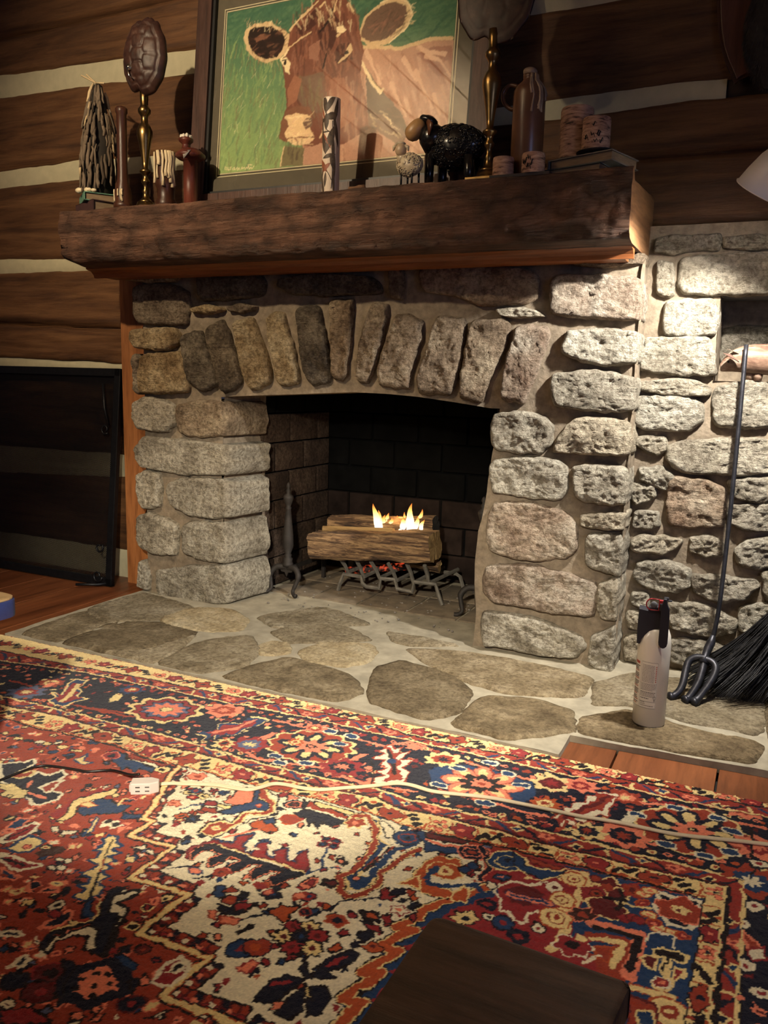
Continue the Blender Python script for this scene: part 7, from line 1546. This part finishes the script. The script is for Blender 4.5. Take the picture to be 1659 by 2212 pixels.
D(T8, 'B', [(960,650),(1050,640),(1160,710),(1150,770),(1060,750)], 'N'); D(T8, 'N', [(1080,860),(1180,850),(1190,900),(1120,950)], 'K'); D(T8, 'C', [(1310,860),(1400,740),(1540,660),(1640,740),(1560,830),(1460,900),(1380,910)], 'I', .012); D(T8, 'K', [(1430,780),(1530,710),(1610,720),(1560,780),(1470,790)], 'I', .008); O_(T8, 1430, 160, .028, 'Y', 'K', 'K'); O_(T8, 1260, 235, .03, 'K', 'Y', 'C', .8); O_(T8, 1330, 180, .030, 'S', 'C', 'C'); O_(T8, 1130, 400, .026, 'K', 'Y', None, .7); O_(T8, 1340, 690, .03, 'N', 'R', 'C', .8); O_(T8, 1220, 600, .032, 'M', 'K', 'R', .8); D(T8, 'C', [(0,1232),(0,1100),(200,1100),(400,1180),(420,1232)], 'K'); O_(T8, 430, 800, .08, 'M', 'C', 'K', .8); O_(T8, 340, 960, .08, 'M', 'K', 'C', .8); D(T8, 'N', [(520,680),(640,720),(560,900),(500,1050),(470,980),(540,800)], 'K'); O_(T8, 1120, 1060, .06, 'N', 'M', 'C', .7); D(T8, 'I', [(1220,1190),(1400,1120),(1480,1110),(1300,1190)], 'K'); O_(T8, 120, 860, .06, 'N', 'K', None, .8); O_(T8, 60, 1060, .03, 'I', 'K', 'M', .7)
rug.mask = np.ones_like(b_out)
# wool colour drift, knot grain
drift = 1+0.10*rug.sn(40)*0.5+0.09*rug.g.standard_normal((rug.H, rug.W)); rowt = 1+0.03*np.repeat(rug.g.standard_normal((rug.H, 1)), rug.W, 1)
A[:] = np.clip(A*(drift*rowt)[..., None], 0.002, 0.95)
def painted_sheet(name, ras, pt, mat, parent=None, zfun=None):
    H, W = ras.H, ras.W
    if zfun is not None: co = np.stack([ras.PX, ras.PY, zfun], -1).reshape(-1, 3)
    else: co = pt(ras.PX, ras.PY)
    me = bpy.data.meshes.new(name); me.vertices.add(H*W); me.vertices.foreach_set('co', co.astype(np.float32).ravel())
    j, i = np.meshgrid(np.arange(H-1), np.arange(W-1), indexing='ij'); a_ = j*W+i; f = np.stack([a_, a_+1, a_+W+1, a_+W], -1).reshape(-1, 4)
    n = len(f); me.loops.add(n*4); me.loops.foreach_set('vertex_index', f.astype(np.int32).ravel()); me.polygons.add(n); me.polygons.foreach_set('loop_start', (np.arange(n)*4).astype(np.int32)); me.update(calc_edges=True)
    at = me.color_attributes.new('dye', 'FLOAT_COLOR', 'POINT'); at.data.foreach_set('color', np.concatenate([ras.a.reshape(-1, 3), np.ones((H*W, 1))], 1).astype(np.float32).ravel())
    return link(name, me, mat, parent, smooth=False)
PILE = NT('wool_pile'); va_ = PILE.n('ShaderNodeVertexColor', layer_name='dye'); PILE.color(va_.outputs[0]); PILE.rough(0.95); PILE.b.inputs['Specular IOR Level'].default_value = 0.15; PILE.b.inputs['Sheen Weight'].default_value = 0.12
pn = PILE.noise(420, None, 3, 0.7); PILE.bump(pn, 0.8, 0.003)
zr_ = ZR+0.0012*rug.sn(3)*0.5+0.0006*rug.g.standard_normal((rug.H, rug.W)); zr_[-1, :] = ZR-0.012; zr_[-2, :] = ZR-0.003
rg = painted_sheet('rug', rug, None, PILE.m, None, zr_); tag(rg, 'red, navy and ivory hand-knotted patterned wool rug covering the floor', 'rug'); rebase(rg, (-1.0, 1.1, ZR-0.012))
# ---------------------------------------------------------------- the cow on its canvas print
PC = {k: lin(tuple(x*.76+(v[0]*.3+v[1]*.5+v[2]*.2)*.24+4 for x in v)) for k, v in dict(g=(84, 128, 84), gd=(48, 98, 72), gl=(140, 168, 92), b=(124, 66, 46), bd=(78, 36, 26), bk=(38, 22, 16), bl=(160, 96, 66), t=(214, 178, 124), tl=(236, 212, 158), p=(186, 134, 104), pd=(156, 98, 74), pl=(216, 168, 132), gy=(116, 84, 64), gk=(84, 66, 50), m=(222, 186, 132), mr=(132, 80, 54), ol=(120, 108, 68)).items()}  # pigments greyed, standing in for reflected haze on the glass
art = Ras(QU0, QU1, QV0, QV1, 0.0019, 'g', PC, 0.0016, 5)
t3 = tile(420, 0, 640/1659)
def pu(*pts): return [pic_uv(x, y) for x, y in t3(*pts)]
uu = (art.PX-QU0)/(QU1-QU0); vv = (art.PY-QV0)/(QV1-QV0)
gm = np.clip((0.62-vv)*1.5+(0.25-uu)*0.5, 0, 1)*np.clip(1.3-1.6*uu, 0.2, 1); dk = np.clip((vv-0.55)*1.8, 0, 1)
art.a[:] = PC['g']*(1-gm-dk*(1-gm))[..., None]+PC['gl']*gm[..., None]+PC['gd']*(dk*(1-gm))[..., None]
def strokes(n, seed, cols, box, L, wd, ang, spread):
    q = random.Random(seed)
    for k in range(n):
        x, y = pu((q.uniform(box[0], box[2]), q.uniform(box[1], box[3])))[0]; a_ = ang+q.uniform(-spread, spread); l = L*q.uniform(.5, 1.3)
        c = PC[q.choice(cols)]; w_ = wd*q.uniform(.6, 1.4); p1 = (x+l*math.cos(a_), y+l*math.sin(a_))
        win = art.win(min(x, p1[0])-w_, max(x, p1[0])+w_, min(y, p1[1])-w_, max(y, p1[1])+w_); X_, Y_ = art.X[win], art.Y[win]
        if X_.size == 0: continue
        t_ = np.clip(((X_-x)*(p1[0]-x)+(Y_-y)*(p1[1]-y))/(l*l), 0, 1); m = np.hypot(X_-x-t_*(p1[0]-x), Y_-y-t_*(p1[1]-y)) < w_/2*(1-.5*t_)
        art.a[win][m] = art.a[win][m]*.55+c*.45
def pd(c, *pts): art.poly(pu(*pts), c)
def pln(c, w_, *pts): art.line(pu(*pts), w_, c)
strokes(420, 3, ('gd', 'g', 'gd'), (150, -20, 1450, 260), .045, .009, .5, .6); strokes(420, 4, ('gl', 'g', 'gl', 'ol'), (130, 250, 520, 960), .045, .006, 1.4, .4); strokes(60, 6, ('tl', 'gl'), (150, 400, 480, 930), .035, .0022, 1.2, .6)
pd('p', (925,270), (985,245), (1060,262), (1150,275), (1250,240), (1330,213), (1440,208), (1500,300), (1480,860), (820,930), (820,640), (930,560))
pd('pd', (1240,300), (1330,260), (1440,255), (1440,420), (1360,430), (1280,340)); strokes(160, 7, ('pd', 'p', 'pl', 'bl'), (980, 280, 1430, 800), .06, .010, -1.25, .25)
for L in ([(960,290), (1000,380), (1040,470)], [(1100,470), (1140,560), (1180,650)], [(1240,400), (1270,480), (1330,600)], [(1170,330), (1240,450)], [(1300,310), (1380,340), (1430,420)], [(1340,530), (1370,640)]): pln('pl', [.018]+[.008]*(len(L)-1), *L)
pln('t', .012, (940,262), (1060,262), (1150,272), (1250,238), (1330,216), (1440,212)); pln('pl', .014, (1250,262), (1310,290), (1400,300))
pd('gk', (960,380), (1040,500), (1100,560), (1160,640), (1200,740), (1160,800), (1060,770), (980,720), (960,560)); pd('gy', (980,620), (1080,650), (1190,760), (1130,830), (960,700)); pln('tl', .006, (1060,640), (1090,670), (1100,690)); pln('tl', .010, (930,340), (980,440), (1040,520), (1050,500)); strokes(40, 8, ('gy', 'gk', 'tl'), (970, 600, 1150, 780), .03, .005, -.6, .4)
pd('p', (720,640), (970,700), (1120,800), (1130,885), (600,920), (600,800)); strokes(60, 9, ('p', 'pl', 'pd'), (610, 760, 1100, 890), .05, .010, -1.4, .3)
# right ear
pd('t', (925,160), (950,90), (1040,12), (1130,-20), (1195,5), (1218,75), (1185,155), (1090,240), (980,262), (920,215)); pd('gy', (940,150), (965,95), (1045,28), (1125,8), (1180,25), (1192,75), (1160,140), (1075,215), (980,235), (930,200)); strokes(50, 10, ('gy', 'gk', 'pd'), (950, 60, 1170, 210), .03, .007, .7, .5); pln('tl', .005, (1040,10), (1130,-15), (1195,8), (1218,80), (1180,160), (1090,240)); strokes(24, 31, ('tl', 't'), (1170, 10, 1215, 150), .016, .0045, .2, .8)
# head
pd('b', (505,270), (530,180), (600,90), (690,-20), (835,-20), (905,80), (925,180), (945,290), (925,400), (965,600), (972,720), (830,810), (660,820), (500,790), (470,775), (480,690), (515,600), (500,450), (490,350))
pd('bd', (690,120), (760,40), (810,120), (790,220), (740,320), (690,260)); pd('bd', (800,250), (860,240), (900,330), (800,360), (760,330)); pd('bd', (560,180), (680,40), (700,120), (600,200)); strokes(220, 11, ('b', 'bl', 'bd', 'pd'), (540, 20, 920, 560), .05, .008, -1.4, .3)
pd('gy', (600,430), (720,400), (745,560), (700,640), (600,600), (570,540)); strokes(60, 12, ('gy', 'b', 'ol'), (590, 420, 740, 640), .05, .010, -1.45, .25); pd('bl', (760,440), (830,430), (880,520), (900,660), (820,720), (750,620)); strokes(60, 13, ('bl', 'p', 'b'), (740, 420, 950, 700), .06, .009, -1.5, .2)
pd('bl', (515,500), (560,420), (600,440), (570,560), (520,600)); pd('pd', (640,260), (700,220), (690,340), (640,330)); pln('bk', .006, (740,300), (715,380)); pln('bk', .007, (700,180), (760,90), (780,30))
for L in ([(530,170), (580,110), (640,50), (690,5)], [(500,300), (530,260), (590,215), (650,180)], [(780,60), (790,20), (800,-10)], [(700,40), (730,10)], [(800,200), (830,170)], [(860,20), (890,60)], [(600,90), (660,40)]): pln('t', [.010]+[.005]*(len(L)-1), *L)
strokes(50, 14, ('t', 'tl', 'bl'), (560, -10, 880, 130), .03, .006, -1.3, .4); pd('tl', (792,150), (830,140), (850,165), (830,185), (800,182))
# left ear
pd('t', (272,210), (285,165), (330,135), (420,118), (490,165), (530,190), (520,265), (478,325), (400,352), (335,330), (285,275)); pd('bk', (296,205), (310,165), (350,148), (430,145), (490,185), (505,215), (490,280), (460,315), (395,330), (345,310), (305,265)); pd('mr', (330,215), (370,190), (430,190), (400,215), (345,235)); strokes(40, 15, ('bd', 'bk', 'mr'), (310, 170, 490, 310), .03, .007, .3, .4); strokes(46, 16, ('t', 'tl', 'bl'), (275, 120, 480, 175), .014, .0045, 1.2, .6); strokes(30, 17, ('t', 'b'), (290, 300, 460, 350), .014, .0045, -1.2, .6); pln('tl', .007, (480,330), (500,310), (520,280))
# eyes
pd('tl', (480,330), (510,318), (535,350), (528,415), (505,400), (500,370)); art.ell(*pu((506, 352))[0], .0045, .008, 'bk'); pln('bk', .003, (494,332), (515,336)); pd('t', (795,350), (840,310), (850,270), (870,240), (885,280), (870,300), (830,340), (800,356)); art.ell(*pu((851, 293))[0], .0085, .0062, 'bk', None, 0, .35); art.ell(*pu((848, 288))[0], .002, .0015, 'tl'); pd('bd', (780,340), (820,300), (840,300), (800,345)); art.ell(*pu((851, 293))[0], .0075, .0052, 'bk', None, 0, .35)
# muzzle
pd('mr', (475,775), (480,690), (510,620), (570,592), (640,600), (660,650), (560,640), (505,660), (515,720), (505,780)); pd('m', (500,650), (560,635), (630,640), (655,660), (640,690), (645,730), (672,770), (640,800), (575,818), (520,795), (500,745), (525,705)); pd('gy', (602,690), (630,655), (658,660), (655,710), (620,730)); pd('mr', (497,680), (512,670), (528,705), (510,725)); pln('mr', .005, (510,780), (560,768), (620,770), (670,768)); pln('bl', .004, (560,775), (575,800)); strokes(50, 18, ('m', 'tl', 'pl'), (510, 650, 640, 810), .02, .006, .2, .6); pln('m', .006, (700,770), (715,740), (725,690)); pln('tl', .004, (520,660), (600,650))
# under the muzzle
pd('ol', (500,815), (610,830), (605,925), (478,930), (490,860)); pd('p', (612,830), (720,800), (720,920), (606,925)); pln('t', .005, (500,820), (485,880), (478,925)); strokes(30, 19, ('ol', 'gk'), (495, 830, 600, 915), .03, .008, 1.5, .2)
# scribbled signature
for L in ([(170,935), (166,950), (178,952), (180,938), (172,936)], [(188,938), (184,952), (194,950)], [(198,950), (200,936), (206,936)], [(212,945), (222,937), (226,948), (214,950)], [(232,948), (236,936), (240,950), (246,940), (250,948)], [(258,948), (262,934), (268,944), (276,936), (280,948), (288,938), (294,946), (300,930), (304,946), (312,938), (318,944), (330,930)], [(296,926), (318,924)]): pln('tl', .0022, *L)
sft = art.a.copy()
for dy_, dx_ in ((0, 1), (0, -1), (1, 0), (-1, 0), (1, 1), (-1, -1)): sft += np.roll(art.a, (dy_, dx_), (0, 1))
art.a[:] = art.a*.35+sft/7*.65
art.a[:] = np.clip(art.a*(1+.06*art.sn(4)*.6+.05*art.g.standard_normal((art.H, art.W)))[..., None], .003, .95)
ARTM = NT('painted_print'); v_ = ARTM.n('ShaderNodeVertexColor', layer_name='dye'); ARTM.color(v_.outputs[0]); ARTM.rough(0.7); ARTM.b.inputs['Specular IOR Level'].default_value = 0.2
def pic_arr(U, V): return np.stack([U, PY0+PLEAN*V/PSL+0.0034/PSL*np.ones_like(U), PZ0+0.001+V/PSL-0.0034*PLEAN/PSL], -1).reshape(-1, 3)
pa_ = painted_sheet('painted_canvas', art, pic_arr, ARTM.m); adopt(fr, pa_)
